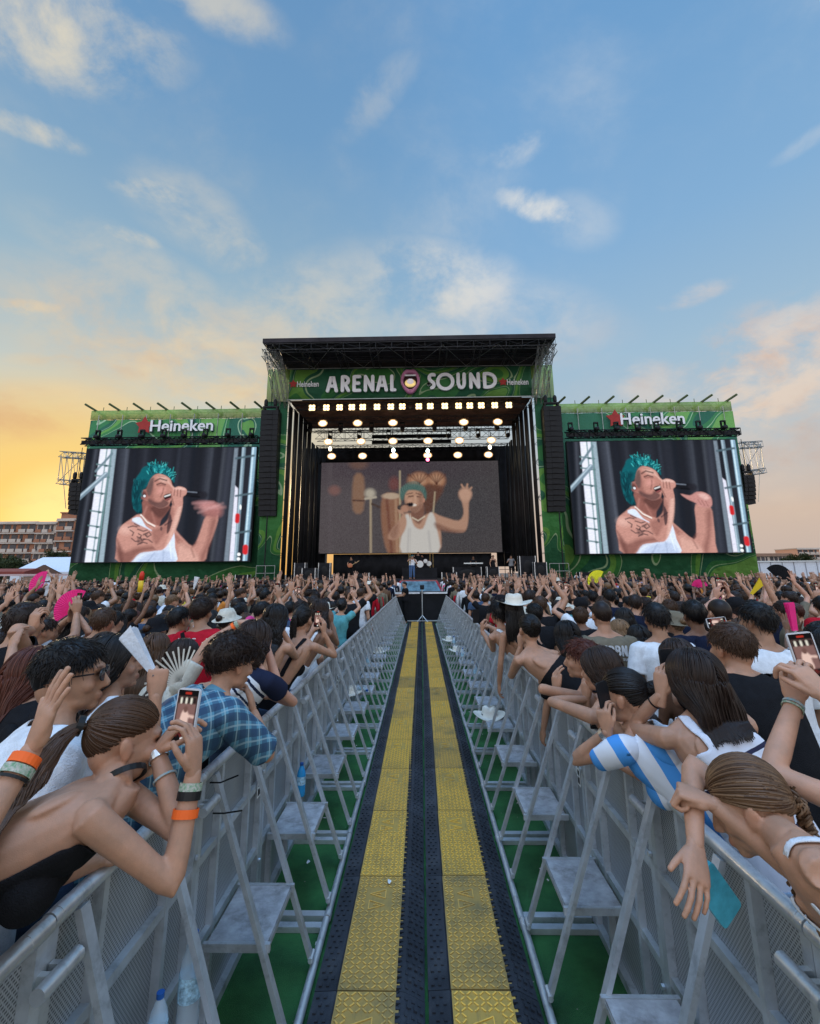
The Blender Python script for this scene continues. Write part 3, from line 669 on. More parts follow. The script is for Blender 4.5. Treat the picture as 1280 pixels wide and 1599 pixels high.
# ---- painted pictures for the LED walls
class Paint:
    def __init__(s, w, h, quad):                            # quad: photo-space corners TL TR BR BL
        s.w, s.h = w, h; s.I = np.zeros((h, w, 3)); y, x = np.mgrid[0:h, 0:w]; s.U = (x+.5)/w; s.V = (y+.5)/h
        A = []; B = []
        for (px, py), (u, v) in zip(quad, ((0, 0), (1, 0), (1, 1), (0, 1))):
            A.append([px, py, 1, 0, 0, 0, -u*px, -u*py]); B.append(u); A.append([0, 0, 0, px, py, 1, -v*px, -v*py]); B.append(v)
        Hm = np.append(np.linalg.solve(np.array(A, float), np.array(B, float)), 1).reshape(3, 3); Hi = np.linalg.inv(Hm)
        q = np.stack([s.U, s.V, np.ones_like(s.U)], -1)@Hi.T; s.X = q[..., 0]/q[..., 2]; s.Y = q[..., 1]/q[..., 2]
        s.px = abs(quad[1][0]-quad[0][0])/w
    def bl(s, m, c, a=1.0):
        c = np.array([srgb(*c)[k] for k in range(3)]); m = np.clip(m*a, 0, 1)[..., None]; s.I = s.I*(1-m)+c*m
    def sd(s, pts):
        d = np.full(s.X.shape, 1e9); ins = np.zeros(s.X.shape, bool); n = len(pts)
        for i in range(n):
            ax, ay = pts[i]; bx, by = pts[(i+1) % n]; ex, ey = bx-ax, by-ay
            t = np.clip(((s.X-ax)*ex+(s.Y-ay)*ey)/(ex*ex+ey*ey+1e-9), 0, 1)
            d = np.minimum(d, np.hypot(s.X-ax-t*ex, s.Y-ay-t*ey))
            c = ((ay > s.Y) != (by > s.Y)) & (s.X < (bx-ax)*(s.Y-ay)/(by-ay+1e-12)+ax); ins ^= c
        return np.where(ins, -d, d)
    def poly(s, pts, c, a=1.0, soft=None, sm=True):
        if sm and len(pts) > 3:
            P_ = np.array(pts, float); out = []
            for i in range(len(P_)):
                p0, p1, p2, p3 = P_[i-1], P_[i], P_[(i+1) % len(P_)], P_[(i+2) % len(P_)]
                for t in (0, .33, .67): out.append(tuple(.5*((2*p1)+(-p0+p2)*t+(2*p0-5*p1+4*p2-p3)*t*t+(-p0+3*p1-3*p2+p3)*t**3)))
            pts = out
        k = soft or s.px; s.bl(np.clip(.5-s.sd(pts)/(2*k), 0, 1), c, a)
    def ell(s, cx_, cy_, rx, ry, c, a=1.0, soft=.25, rot=0):
        ca, sa = math.cos(rad(rot)), math.sin(rad(rot)); x = (s.X-cx_)*ca+(s.Y-cy_)*sa; y = -(s.X-cx_)*sa+(s.Y-cy_)*ca
        q = np.sqrt((x/rx)**2+(y/ry)**2); s.bl(np.clip((1+soft-q)/(2*soft), 0, 1), c, a)
    def line(s, pts, w, c, a=1.0, soft=None):
        d = np.full(s.X.shape, 1e9)
        for i in range(len(pts)-1):
            ax, ay = pts[i]; bx, by = pts[i+1]; ex, ey = bx-ax, by-ay
            t = np.clip(((s.X-ax)*ex+(s.Y-ay)*ey)/(ex*ex+ey*ey+1e-9), 0, 1); d = np.minimum(d, np.hypot(s.X-ax-t*ex, s.Y-ay-t*ey))
        k = soft or s.px; s.bl(np.clip(.5-(d-w/2)/(2*k), 0, 1), c, a)
def side_picture(right):
    if not right:
        q = [(200, 352), (1110, 340), (1075, 950), (100, 965)]; T_ = lambda x, y: (x, y)
    else:
        q = [(150, 260), (890, 245), (998, 745), (205, 755)]
    p = Paint(250, 165, q if not right else q)
    if right:                                               # the right wall shows the next moment of the same shot
        src = np.array([(200, 352), (1110, 340), (1075, 950), (100, 965)], float)
        A = []; B = []
        for (px, py), (u, v) in zip(src, ((0, 0), (1, 0), (1, 1), (0, 1))):
            A.append([px, py, 1, 0, 0, 0, -u*px, -u*py]); B.append(u); A.append([0, 0, 0, px, py, 1, -v*px, -v*py]); B.append(v)
        Hm = np.append(np.linalg.solve(np.array(A), np.array(B)), 1).reshape(3, 3); Hi = np.linalg.inv(Hm)
        qq = np.stack([p.U, p.V, np.ones_like(p.U)], -1)@Hi.T; p.X = qq[..., 0]/qq[..., 2]; p.Y = qq[..., 1]/qq[..., 2]; p.px = 3.6
    p.bl(np.ones(p.X.shape), (36, 37, 45)); fx = .5+.5*np.sin((p.X+(p.Y-640)*.1)*.055)+.25*np.sin((p.X+(p.Y-640)*.1)*.021+1); p.bl(np.clip(fx, 0, 1), (58, 60, 71), .55)
    for x, w, c in ((190, 14, (95, 98, 110)), (165, 30, (26, 30, 38)), (235, 10, (100, 104, 116)), (395, 16, (120, 124, 138)), (380, 34, (70, 73, 84)), (440, 26, (38, 40, 50)), (500, 8, (62, 64, 74)), (850, 9, (112, 116, 128)), (845, 30, (62, 64, 74)), (680, 8, (66, 70, 82)), (760, 20, (32, 36, 46)), (950, 26, (70, 72, 84)), (920, 8, (95, 98, 108))):
        sl_ = (x-640)*.10-30 if x < 640 else -(x-640)*.09
        p.line([(x+60 if x < 300 else x+20, 340), (x-60 if x < 300 else x-50, 965)], w, c, .8, 12)
    lx = lambda x, y: (x-(y-355)*.155, y)
    p.poly([(272, 350), (335, 350), (232, 970), (176, 970)], (232, 228, 240), sm=False)
    p.line([(335, 350), (238, 970)], 12, (120, 150, 152)); p.line([(308, 350), (216, 970)], 6, (120, 150, 150))
    p.poly([(338, 350), (360, 350), (280, 970), (252, 970)], (160, 176, 186), sm=False)
    for yy in (440, 500, 590, 690, 770, 830, 900): x = 300-(yy-352)*.155; p.line([(x-34, yy-8), (x+40, yy+2)], 8, (110, 138, 140)); p.ell(x+14, yy, 9, 6, (90, 115, 118))
    p.line([(150, 615), (300, 485)], 24, (128, 146, 160)); p.line([(150, 609), (300, 479)], 7, (190, 204, 214)); p.line([(245, 470), (335, 375)], 12, (120, 140, 150))
    p.poly([(992, 345), (1012, 345), (962, 955), (938, 955)], (132, 142, 154), sm=False)
    p.poly([(996, 545), (1012, 560), (996, 950), (966, 950)], (228, 222, 236), sm=False)
    p.line([(1042, 345), (1000, 955)], 20, (132, 152, 166)); p.line([(1038, 345), (996, 955)], 6, (182, 200, 210))
    p.line([(1097, 345), (1050, 955)], 26, (142, 172, 192)); p.line([(1092, 345), (1045, 955)], 8, (206, 226, 236))
    for yy in (400, 600, 800): p.line([(1000, yy), (1095, yy-15)], 10, (90, 110, 120))
    p.line([(1010, 705), (1008, 735)], 24, (222, 40, 44)); p.line([(1054, 875), (1052, 903)], 28, (226, 44, 50))
    p.ell(1018, 915, 9, 9, (250, 250, 250)); p.ell(1016, 940, 9, 9, (250, 250, 250)); p.ell(1025, 660, 6, 14, (240, 240, 240))
    sk = (206, 146, 132); sd_ = (150, 98, 90); sl2 = (232, 180, 164)
    dx_ = 0 if not right else -8
    # far arm and moving hand
    fold = [(x, rr_w) for x, rr_w in ((0, 0),)]
    if not right: p.poly([(668, 790), (700, 812), (768, 872), (806, 800), (842, 706), (906, 706), (884, 800), (852, 880), (822, 960), (664, 962)], sk, .97, 5)
    else: p.poly([(650, 780), (690, 805), (768, 880), (798, 800), (818, 690), (896, 700), (894, 800), (880, 900), (862, 965), (664, 962)], sk, .97, 4)
    p.poly([(668, 800), (700, 830), (748, 880), (740, 900), (690, 860), (672, 850)], (168, 108, 96), .7, 7)
    p.poly([(700, 850), (780, 905), (800, 960), (690, 962)], sl2, .55, 12)
    p.poly([(866, 730), (900, 720), (872, 830), (838, 930), (822, 958), (806, 930), (846, 840)], (140, 86, 78), .6, 12)
    p.line([(790, 850), (760, 884), (776, 930)], 8, (140, 88, 80), .55, 7)
    if not right:
        p.ell(870, 676, 56, 40, (188, 122, 116), .9, .35, 12); p.ell(852, 650, 60, 20, (204, 138, 134), .8, .5, 8); p.line([(770, 640), (880, 634)], 10, (206, 150, 150), .5, 9); p.line([(784, 664), (940, 660)], 12, (214, 156, 152), .45, 10); p.line([(800, 690), (930, 640)], 9, (220, 170, 168), .4, 8); p.line([(836, 700), (888, 706)], 12, (146, 92, 88), .5, 9)
    else:
        p.poly([(752, 632), (800, 640), (838, 622), (876, 622), (910, 644), (912, 680), (896, 704), (846, 704), (822, 682), (780, 660)], (204, 142, 134), 1, 4); p.poly([(846, 636), (884, 632), (902, 654), (876, 664)], (236, 190, 180), .7, 7)
        for q in range(3): p.line([(838+q*20, 664+q*4), (850+q*18, 690+q*4)], 4, (150, 92, 86), .6, 4)
    # hair behind, neck
    p.poly([(447, 560), (462, 515), (490, 495), (516, 560), (505, 640), (500, 700), (466, 690), (442, 640)], (12, 58, 66), .95, 8)
    p.poly([(505, 620), (640, 650), (628, 690), (598, 730), (575, 775), (482, 718), (498, 690)], (158, 100, 90), 1, 4)
    p.poly([(540, 660), (640, 655), (622, 700), (590, 720), (560, 700)], (96, 60, 56), .75, 9)
    p.line([(520, 660), (500, 712)], 9, (196, 134, 122), .7, 6); p.line([(548, 690), (566, 750)], 8, (192, 130, 118), .6, 6)
    # torso and top
    p.poly([(482, 700), (430, 728), (385, 762), (358, 812), (356, 880), (370, 965), (668, 965), (664, 800), (600, 770), (540, 745)], sk, 1, 4)
    p.poly([(440, 736), (482, 716), (515, 765), (560, 796), (600, 830), (648, 808), (668, 800), (672, 880), (668, 966), (424, 966), (478, 912), (560, 898), (600, 860), (560, 800)], (218, 224, 240), 1, 3)
    p.poly([(500, 930), (560, 905), (640, 900), (660, 966), (470, 966)], (176, 186, 214), .7, 10); p.line([(560, 910), (520, 962)], 5, (150, 160, 190), .6, 5); p.line([(610, 900), (606, 962)], 6, (158, 168, 196), .6, 6); p.line([(640, 820), (652, 940)], 5, (240, 244, 252), .7, 4)
    p.line([(440, 738), (484, 770), (540, 810)], 5, (170, 176, 196), .6, 4)
    p.line([(488, 704), (520, 742), (562, 764)], 7, (250, 234, 224)); p.line([(490, 712), (520, 750), (560, 772)], 4, (110, 70, 64), .6, 3)
    # near arm
    p.poly([(358, 812), (392, 756), (450, 748), (520, 790), (600, 800), (618, 830), (590, 892), (540, 897), (482, 908), (424, 966), (370, 966), (352, 880)], sk, 1, 4)
    p.poly([(352, 880), (400, 905), (470, 880), (560, 872), (592, 888), (482, 910), (424, 966), (370, 966)], (136, 84, 76), .75, 12)
    p.poly([(352, 830), (362, 900), (372, 966), (388, 966), (380, 880)], (120, 74, 68), .6, 8)
    p.ell(404, 786, 30, 22, (240, 192, 178), .6, .7); p.ell(470, 800, 60, 22, (222, 164, 148), .5, .7, 10)
    p.poly([(548, 786), (600, 762), (640, 720), (662, 640), (712, 640), (700, 706), (668, 800), (620, 880), (585, 895), (552, 870)], (204, 144, 130), 1, 4)
    p.poly([(548, 790), (596, 768), (634, 728), (656, 660), (664, 700), (640, 768), (600, 830), (566, 866)], (156, 100, 90), .6, 9)
    p.poly([(690, 660), (710, 650), (694, 730), (656, 826), (618, 882), (646, 800)], (236, 188, 172), .65, 8)
    tc = (58, 44, 52)
    for a in (((418, 772), (444, 764), (466, 768)), ((428, 786), (448, 800), (440, 816)), ((470, 782), (500, 792), (522, 786)), ((436, 832), (456, 848), (476, 846)), ((500, 812), (532, 796), (542, 812), (522, 824), (510, 812)), ((468, 866), (496, 852), (520, 858)), ((500, 834), (528, 838), (548, 852)), ((484, 826), (492, 842), (508, 836)), ((474, 806), (490, 816), (480, 830), (466, 822)), ((452, 752), (478, 764))): p.line(list(a), 6, tc, .75, 3)
    p.poly([(470, 826), (500, 838), (492, 862), (468, 858)], tc, .45, 5); p.poly([(500, 806), (528, 800), (520, 826)], tc, .4, 5)
    p.poly([(646, 696), (656, 738), (642, 790), (628, 802), (632, 750)], tc, .8, 3); p.line([(618, 758), (656, 734)], 6, tc, .8); p.ell(598, 778, 7, 11, (80, 60, 66), .7)
    # head: profile tipped back, shaved sides, beard shadow
    p.poly([(548, 500), (578, 480), (618, 488), (646, 508), (656, 532), (660, 548), (682, 566), (680, 580), (664, 588), (658, 600), (662, 612), (650, 628), (640, 650), (616, 664), (588, 668), (556, 654), (528, 632), (506, 620), (490, 598), (498, 572), (522, 562), (530, 530)], (200, 138, 124), 1, 3)
    p.poly([(520, 560), (548, 520), (560, 560), (556, 610), (580, 640), (560, 652), (528, 632), (506, 612)], (162, 106, 96), .75, 8)
    p.poly([(534, 616), (566, 634), (596, 632), (612, 618), (640, 640), (616, 664), (588, 669), (556, 656), (528, 634)], (104, 72, 70), .82, 6)
    p.poly([(522, 556), (540, 512), (560, 506), (552, 560), (538, 600), (518, 590)], (104, 82, 80), .8, 6)
    p.ell(504, 596, 20, 26, (176, 108, 98)); p.ell(507, 594, 11, 15, (84, 52, 50), .8, .5); p.ell(508, 602, 7, 7, (232, 232, 236), .9)
    p.ell(612, 512, 30, 16, (236, 188, 172), .75, .6, 20); p.ell(600, 572, 22, 15, (226, 158, 146), .75, .6, -20); p.line([(640, 530), (676, 570)], 8, (236, 188, 172), .7, 5)
    p.line([(576, 540), (598, 532), (622, 540)], 5, (56, 36, 40), .95); p.line([(580, 546), (604, 542), (618, 546)], 6, (140, 84, 80), .6, 4); p.line([(566, 522), (592, 508), (628, 518)], 7, (78, 52, 52), .85); p.line([(582, 494), (616, 500)], 3, (150, 96, 86), .6, 3)
    p.line([(612, 560), (604, 590), (596, 606)], 6, (142, 88, 80), .7, 5); p.line([(660, 586), (650, 580)], 5, (120, 70, 64), .8, 3)
    p.poly([(612, 600), (640, 588), (658, 594), (650, 614), (632, 626), (618, 620)], (52, 22, 28), 1, 3); p.line([(618, 604), (648, 594)], 6, (246, 240, 236)); p.line([(626, 622), (646, 614)], 5, (196, 110, 108), .9)
    # hair
    p.poly([(440, 600), (446, 548), (462, 508), (486, 474), (500, 450), (532, 436), (560, 438), (590, 432), (622, 440), (650, 456), (664, 478), (672, 508), (668, 530), (650, 508), (622, 490), (586, 480), (560, 490), (540, 512), (520, 552), (496, 572), (486, 620), (490, 668), (470, 690), (446, 660)], (18, 104, 112), 1, 4)
    p.poly([(446, 560), (470, 520), (520, 520), (500, 570), (486, 640), (474, 686), (448, 650)], (10, 62, 72), .8, 10)
    rr = random.Random(5)
    for k in range(240):
        a = rr.random(); x = 470+a*198; yt = 452-18*math.sin(a*3.1)+(a > .85)*26; y = yt+rr.uniform(-10, 62*(1-.35*a))
        if a < .30: x = rr.uniform(444, 500); y = rr.uniform(500, 680); x = min(x, 500-(y-560)*.1) if y > 560 else x
        if (x-590)**2/75**2+(y-560)**2/70**2 < 1: continue
        l = rr.uniform(7, 20); th = rad(rr.uniform(215, 300)+50*(a > .6)); c = rr.choice([(52, 188, 190), (8, 60, 70), (34, 150, 156), (6, 44, 54), (96, 220, 214), (20, 110, 118)])
        if a < .30: th = rad(rr.uniform(80, 110)); c = rr.choice([(8, 50, 60), (20, 96, 104), (30, 126, 132)])
        p.line([(x, y), (x+l*math.cos(th), y+l*math.sin(th))], rr.uniform(2, 4), c, .8, 2.5)
    # fist and microphone
    p.line([(716, 586), (812, 594)], 34, (28, 28, 34)); p.line([(720, 576), (790, 582)], 6, (132, 138, 152), .85, 3); p.ell(826, 596, 24, 21, (44, 42, 50), .85, .3); p.line([(760, 602), (806, 606)], 6, (12, 12, 16), .8)
    p.poly([(652, 600), (664, 566), (690, 550), (722, 556), (738, 572), (732, 594), (716, 608), (712, 652), (664, 652)], (208, 148, 134), 1, 3)
    p.poly([(664, 566), (690, 552), (722, 558), (730, 570), (690, 568)], (240, 194, 180), .7, 5)
    for k in range(3): p.line([(672+k*16, 566+k*2), (668+k*17, 598+k*3)], 4, (128, 78, 72), .8)
    p.line([(652, 596), (666, 648)], 8, (128, 80, 72), .6)
    rs = np.random.RandomState(2); n0 = rs.normal(0, 1, p.I.shape[:2]); g_ = (n0+np.roll(n0, 1, 0)+np.roll(n0, 1, 1)+np.roll(n0, 2, 1))/4
    p.I = np.clip(p.I*(1+.07*g_[..., None]), 0, 1)
    p.I = p.I*np.array((.95, 1.02, 1.06)); lum = p.I.mean(2, keepdims=True); p.I = np.clip(p.I*(.80+.35*np.clip(lum*1.6, 0, 1)), 0, 1)
    return p.I
def centre_picture():
    p = Paint(250, 128, [(308, 548), (976, 541), (996, 888), (294, 892)])
    p.bl(np.ones(p.X.shape), (84, 80, 82))
    p.ell(380, 720, 200, 260, (98, 92, 98), .7, .8); p.ell(850, 720, 220, 200, (74, 74, 80), .8, .8); p.ell(560, 560, 260, 60, (74, 64, 76), .7, .8)
    p.line([(340, 560), (338, 890)], 12, (100, 94, 100), .6, 8)
    p.poly([(430, 600), (468, 602), (466, 728), (426, 726)], (150, 118, 98), .9, 6); p.line([(428, 690), (468, 692)], 6, (90, 66, 60)); p.ell(356, 652, 22, 18, (140, 104, 100), .8, .4)
    p.ell(448, 552, 34, 20, (120, 94, 86), .8, .4); p.ell(584, 628, 20, 26, (130, 80, 78), .7, .4)
    p.line([(494, 660), (494, 890)], 9, (176, 162, 140), .9); p.ell(492, 664, 20, 18, (196, 190, 176), .9, .4); p.line([(474, 684), (514, 678)], 8, (190, 182, 168)); p.line([(500, 704), (556, 728)], 8, (80, 66, 62))
    p.poly([(540, 672), (600, 668), (610, 700), (606, 892), (560, 892), (536, 790)], (152, 112, 92), .95, 5); p.ell(572, 674, 34, 12, (196, 176, 156)); p.line([(556, 690), (574, 890)], 10, (110, 66, 60), .7, 5); p.line([(590, 690), (596, 890)], 8, (200, 168, 140), .6, 5)
    p.line([(606, 580), (606, 890)], 6, (190, 178, 150), .9)
    for cx_, rx in ((676, 40), (742, 34)):
        p.ell(cx_, 616, rx, 32, (164, 116, 90)); p.ell(cx_, 612, rx*.7, 20, (214, 178, 150), .6, .5)
        for k in range(6): p.line([(cx_, 628), (cx_-rx+k*rx*.4, 592)], 4, (90, 52, 44), .7, 3)
    p.poly([(690, 636), (770, 640), (740, 700), (720, 736), (700, 740)], (106, 74, 64), .9, 6); p.line([(736, 660), (728, 760)], 6, (190, 176, 150), .8)
    sk = (190, 152, 132); sh_ = (134, 98, 86)
    p.poly([(730, 744), (770, 754), (826, 768), (846, 740), (838, 690), (828, 660), (850, 650), (876, 662), (866, 700), (864, 770), (852, 808), (820, 812), (760, 800), (740, 800)], sk, 1, 4)
    p.ell(852, 668, 24, 26, (206, 168, 148), .95, .3); p.line([(846, 646), (838, 632)], 7, sk); p.line([(858, 644), (860, 630)], 7, sk); p.line([(868, 652), (876, 642)], 6, sk)
    p.poly([(620, 748), (640, 738), (680, 752), (718, 738), (744, 746), (758, 800), (748, 892), (612, 892), (616, 800)], sk, 1, 4)
    p.poly([(624, 752), (640, 746), (658, 790), (690, 798), (712, 744), (730, 742), (744, 800), (748, 892), (614, 892), (618, 800)], (214, 214, 212), 1, 4)
    p.line([(640, 800), (636, 890)], 6, (176, 176, 180), .6, 5); p.line([(712, 810), (720, 890)], 6, (176, 176, 180), .6, 5)
    p.poly([(648, 700), (690, 700), (694, 750), (676, 780), (654, 764), (644, 740)], sh_, 1, 4); p.line([(650, 756), (672, 768), (696, 752)], 4, (230, 220, 200))
    p.poly([(614, 744), (600, 770), (566, 812), (562, 836), (590, 840), (622, 810), (632, 770), (622, 740), (612, 716), (596, 720), (604, 740)], sk, 1, 4)
    p.poly([(624, 660), (640, 648), (676, 652), (690, 672), (690, 700), (680, 724), (660, 736), (640, 724), (626, 700)], (196, 156, 134), 1, 4)
    p.poly([(632, 706), (650, 716), (684, 706), (678, 726), (658, 738), (640, 726)], (126, 94, 84), .7, 5)
    p.poly([(606, 676), (610, 648), (630, 632), (660, 628), (690, 638), (704, 662), (700, 690), (690, 668), (670, 654), (640, 652), (626, 668), (616, 690)], (84, 118, 114), 1, 4)
    for k in range(26):
        a = k/26; p.line([(612+a*88, 662-26*math.sin(a*3.14)), (608+a*94, 648-28*math.sin(a*3.14))], 4, ((120, 150, 144), (50, 84, 84))[k % 2], .7, 3)
    p.line([(640, 676), (652, 674)], 4, (80, 54, 50)); p.line([(668, 676), (680, 678)], 4, (80, 54, 50)); p.ell(656, 708, 10, 5, (240, 232, 224), .9, .3); p.ell(692, 690, 6, 9, (200, 150, 130))
    p.line([(604, 718), (646, 706)], 15, (40, 38, 44)); p.ell(610, 716, 12, 10, (90, 84, 84), .8, .4); p.ell(626, 722, 16, 14, (190, 146, 126), .95, .25)
    p.poly([(640, 676), (628, 700), (640, 724), (632, 700)], sh_, .5, 6); p.poly([(676, 655), (690, 672), (690, 700), (682, 722), (672, 700)], (150, 112, 98), .7, 6)
    p.poly([(736, 775), (800, 800), (852, 806), (820, 814), (750, 804)], sh_, .8, 6); p.poly([(566, 812), (600, 776), (596, 826), (576, 838)], sh_, .6, 8); p.line([(632, 668), (650, 662)], 3, (60, 40, 36), .8); p.line([(664, 663), (684, 670)], 3, (60, 40, 36), .8)
    p.line([(662, 676), (660, 698)], 5, (216, 178, 156), .7, 3); p.ell(640, 690, 8, 6, (216, 172, 150), .6, .6)
    p.I = p.I*np.array((.78, .75, .72))
    rn = np.random.RandomState(3).normal(0, .009, p.I.shape[:2])[..., None]
    return np.clip(p.I+rn, 0, 1)
def ledmat(name, s):
    m = bpy.data.materials.new(name); m.use_nodes = True; t = m.node_tree; t.nodes.clear(); N = NT(t)
    at_ = N.n('ShaderNodeAttribute', attribute_name='picture').outputs['Color']
    e = N.n('ShaderNodeEmission', {'Color': at_, 'Strength': s}).outputs[0]
    g_ = N.n('ShaderNodeBsdfPrincipled', {'Base Color': (.004, .004, .004, 1), 'Roughness': .8, 'Specular IOR Level': .03}).outputs[0]
    N.n('ShaderNodeOutputMaterial', {0: N.n('ShaderNodeAddShader', {0: e, 1: g_}).outputs[0]}); return m
def led(label, x0, x1, z0, z1, Y, I, mat, group=None):
    h, w = I.shape[:2]; e = empty('video_screen', ((x0+x1)/2, Y, z0)); tag(e, label, 'video screen', group); W_, H_ = x1-x0, z1-z0
    xs = np.linspace(-W_/2, W_/2, w+1); zs = np.linspace(H_, 0, h+1)
    X, Z = np.meshgrid(xs, zs); V = np.stack([X.ravel(), np.full(X.size, -.02), Z.ravel()], 1)
    i = np.arange(h*w); r, c = i//w, i % w; a = r*(w+1)+c
    F = np.stack([a, a+w+1, a+w+2, a+1], 1)
    me = bpy.data.meshes.new('display'); me.vertices.add(len(V)); me.vertices.foreach_set('co', V.ravel()); me.loops.add(F.size); me.loops.foreach_set('vertex_index', F.ravel().astype(np.int32))
    me.polygons.add(len(F)); me.polygons.foreach_set('loop_start', np.arange(0, F.size, 4, dtype=np.int32)); me.polygons.foreach_set('loop_total', np.full(len(F), 4, dtype=np.int32)); me.update(calc_edges=True)
    ca = me.color_attributes.new('picture', 'FLOAT_COLOR', 'CORNER'); c4 = np.ones((len(F), 4, 4), np.float32); c4[:, :, :3] = I.reshape(-1, 1, 3); ca.data.foreach_set('color', c4.ravel())
    me.materials.append(mat); link(bpy.data.objects.new('display', me), e)
    b = MB(); b.box((-W_/2-.06, 0, -.06), (W_/2+.06, .35, H_+.06)); b.build('cabinet', M_blkm, e)
    return e
M_led = ledmat('led_picture', 1.0); M_ledc = ledmat('led_picture_centre', .92)
led('left side video screen showing a singer with teal hair, his free hand blurred', -28.65, -13.9, 3.2, 12.78, 39.0, side_picture(False), M_led, 'side video screens')
led('right side video screen showing a singer with teal hair, his free hand sharp', 12.45, 26.5, 3.55, 12.87, 39.0, side_picture(True), M_led, 'side video screens')
led('dim central video screen showing the singer in a white vest before drums', -9.95, 7.9, 4.08, 13.2, 47.0, centre_picture(), M_ledc)

# header trusses over the side screens with moving lights
def fixture(name, loc, label, group, mat=M_blkm, s=1.0, glow=None, ry=0, cat='stage light'):
    e = empty(name, loc); tag(e, label, cat, group)
    b = MB(); b.box((-.16*s, -.1*s, -.5*s), (-.12*s, .1*s, -.05*s)); b.box((.12*s, -.1*s, -.5*s), (.16*s, .1*s, -.05*s)); b.box((-.16*s, -.1*s, -.05*s), (.16*s, .1*s, .05*s)); yk_ = b.build('yoke', mat, e)
    b = MB(); b.lathe([(.08*s, .25*s), (.15*s, .15*s), (.17*s, -.2*s), (.15*s, -.28*s)], (0, 0, -.5*s), 10)
    V = [(x, z+.5*s, y-.5*s) for x, y, z in b.V]; meshobj('lamp_head', V, b.F, mat, yk_, True)
    return e
def header(x0, x1, z, nm):
    t = MB(); t.truss((x0, 38.7, z), (x1, 38.7, z), .55, .05, .035, 22)
    t.box((x0, 38.5, z-.22), (x1, 38.6, z+.08)); o = t.build('lighting_truss', M_blkm); tag(o, 'black lighting truss above the %s video screen' % nm, 'truss')
header(-28.9, -13.7, 13.35, 'left'); header(12.3, 26.7, 13.45, 'right')
import itertools
for nm, xs, z in (('left', [at(80+q/3.459, 690, 38.6)[0] for q in (255, 372, 495, 612, 722, 835, 958, 1085)], 14.0), ('right', [at(830+q/2.844, 680, 38.6)[0] for q in (170, 284, 374, 468, 553, 652, 740, 850)], 14.1)):
    for i, x in enumerate(xs):
        f0 = fixture('moving_light', (x, 38.45, z+.25), 'unlit black moving light, %s from the left above the %s video screen' % (_ordn[i], nm), 'moving lights above the side screens', s=1.15)

# hanging line arrays
def line_array(xc, Y, ztop, zbot, w, d, n, nm, small=False):
    e = empty('line_array', (xc, Y, ztop)); tag(e, ('small curved black loudspeaker array hung outside the %s screen' if small else 'tall black hanging loudspeaker column %s of the stage opening') % nm, 'line array', 'hanging loudspeaker columns')
    H_ = ztop-zbot
    for i in range(n):
        z1 = -i*H_/n; z0 = -(i+1)*H_/n+.02; cur = (i/n)**2*(.9 if not small else .5)
        b = MB(); b.box((-w/2, cur, z0), (w/2, cur+d, z1))
        b.box((-w*.18, cur-.03, z0+.03), (w*.18, cur-.001, z1-.03)); b.box((-w/2-.03, cur+.05, z0+.05), (-w/2-.002, cur+.2, z1-.05)); b.box((w/2+.002, cur+.05, z0+.05), (w/2+.03, cur+.2, z1-.05))
        b.build('cabinet', M_blkm, e)
    b = MB(); b.box((-w*.42, .05, .02), (-w*.34, d, .25)); b.box((w*.34, .05, .02), (w*.42, d, .25)); b.box((-w*.45, .1, .25), (w*.45, .4, .38))
    for sx in (-.32, .18): b.lathe([(.10, .38), (.16, .5), (.16, .85), (.08, 1.0)], (sx*w/.9*1.0+.06, .25, 0), 8)
    b.tube([(0, .25, .3), (0, .25, 3.2)], .03, 5)
    b.build('hoist', M_blkm, e)
    if not small: b = MB(); b.tube([(.1, d*.6, -H_), (.1, d*.6, -H_-5.8)], .05, 6); b.build('cable', M_blkm, e)
    return e
pl = at(422, 640, 36.3); pb = at(420, 804, 36.3); line_array(pl[0], 36.3, pl[2], pb[2], 1.38, 1.0, 20, 'left')
pl = at(861, 634, 36.3); pb = at(866, 797, 36.3); line_array(pl[0], 36.3, pl[2], pb[2], 1.38, 1.0, 20, 'right')
for nm, xa, xb, ya, yb in (('left', 109, 127, 754, 802), ('right', 1160, 1177, 742, 786)):
    a = at((xa+xb)/2, ya, 39.5); c_ = at((xa+xb)/2, yb, 39.5); w = abs(at(xb, ya, 39.5)[0]-at(xa, ya, 39.5)[0])
    line_array(a[0], 39.5, a[2], c_[2], w, .8, 7, nm, True)
# outrigger trusses carrying them
for nm, pts in (('left', [(96, 710), (133, 712), (91, 752), (128, 756)]), ('right', [(1150, 696), (1187, 694), (1158, 740), (1193, 735)])):
    q = [at(x, y, 40.2) for x, y in pts]; t = MB()
    t.truss(q[0], q[1], .5, .035, .02, 5); t.truss(q[2], q[3], .4, .03, .02, 5)
    for i in range(5):
        a = q[0]+(q[1]-q[0])*i/4; c_ = q[2]+(q[3]-q[2])*i/4; t.tube([a, c_], .035, 5); t.tube([a, q[2]+(q[3]-q[2])*((i+1) % 5)/4], .025, 5)
    s_ = -1 if nm == 'left' else 1
    t.tube([q[0 if nm == 'left' else 1], (q[2][0]*.5+q[3][0]*.5, 40.2, q[2][2]-2.4)], .03, 5)
    t.tube([q[1], (q[1][0]-s_*1.5, 40.2, q[1][2])], .04, 5); t.tube([q[3], (q[3][0]-s_*1.5, 40.2, q[3][2])], .04, 5)
    o = t.build('outrigger_truss', M_tr); tag(o, 'open steel cantilever truss sticking out beyond the %s screen' % nm, 'truss')

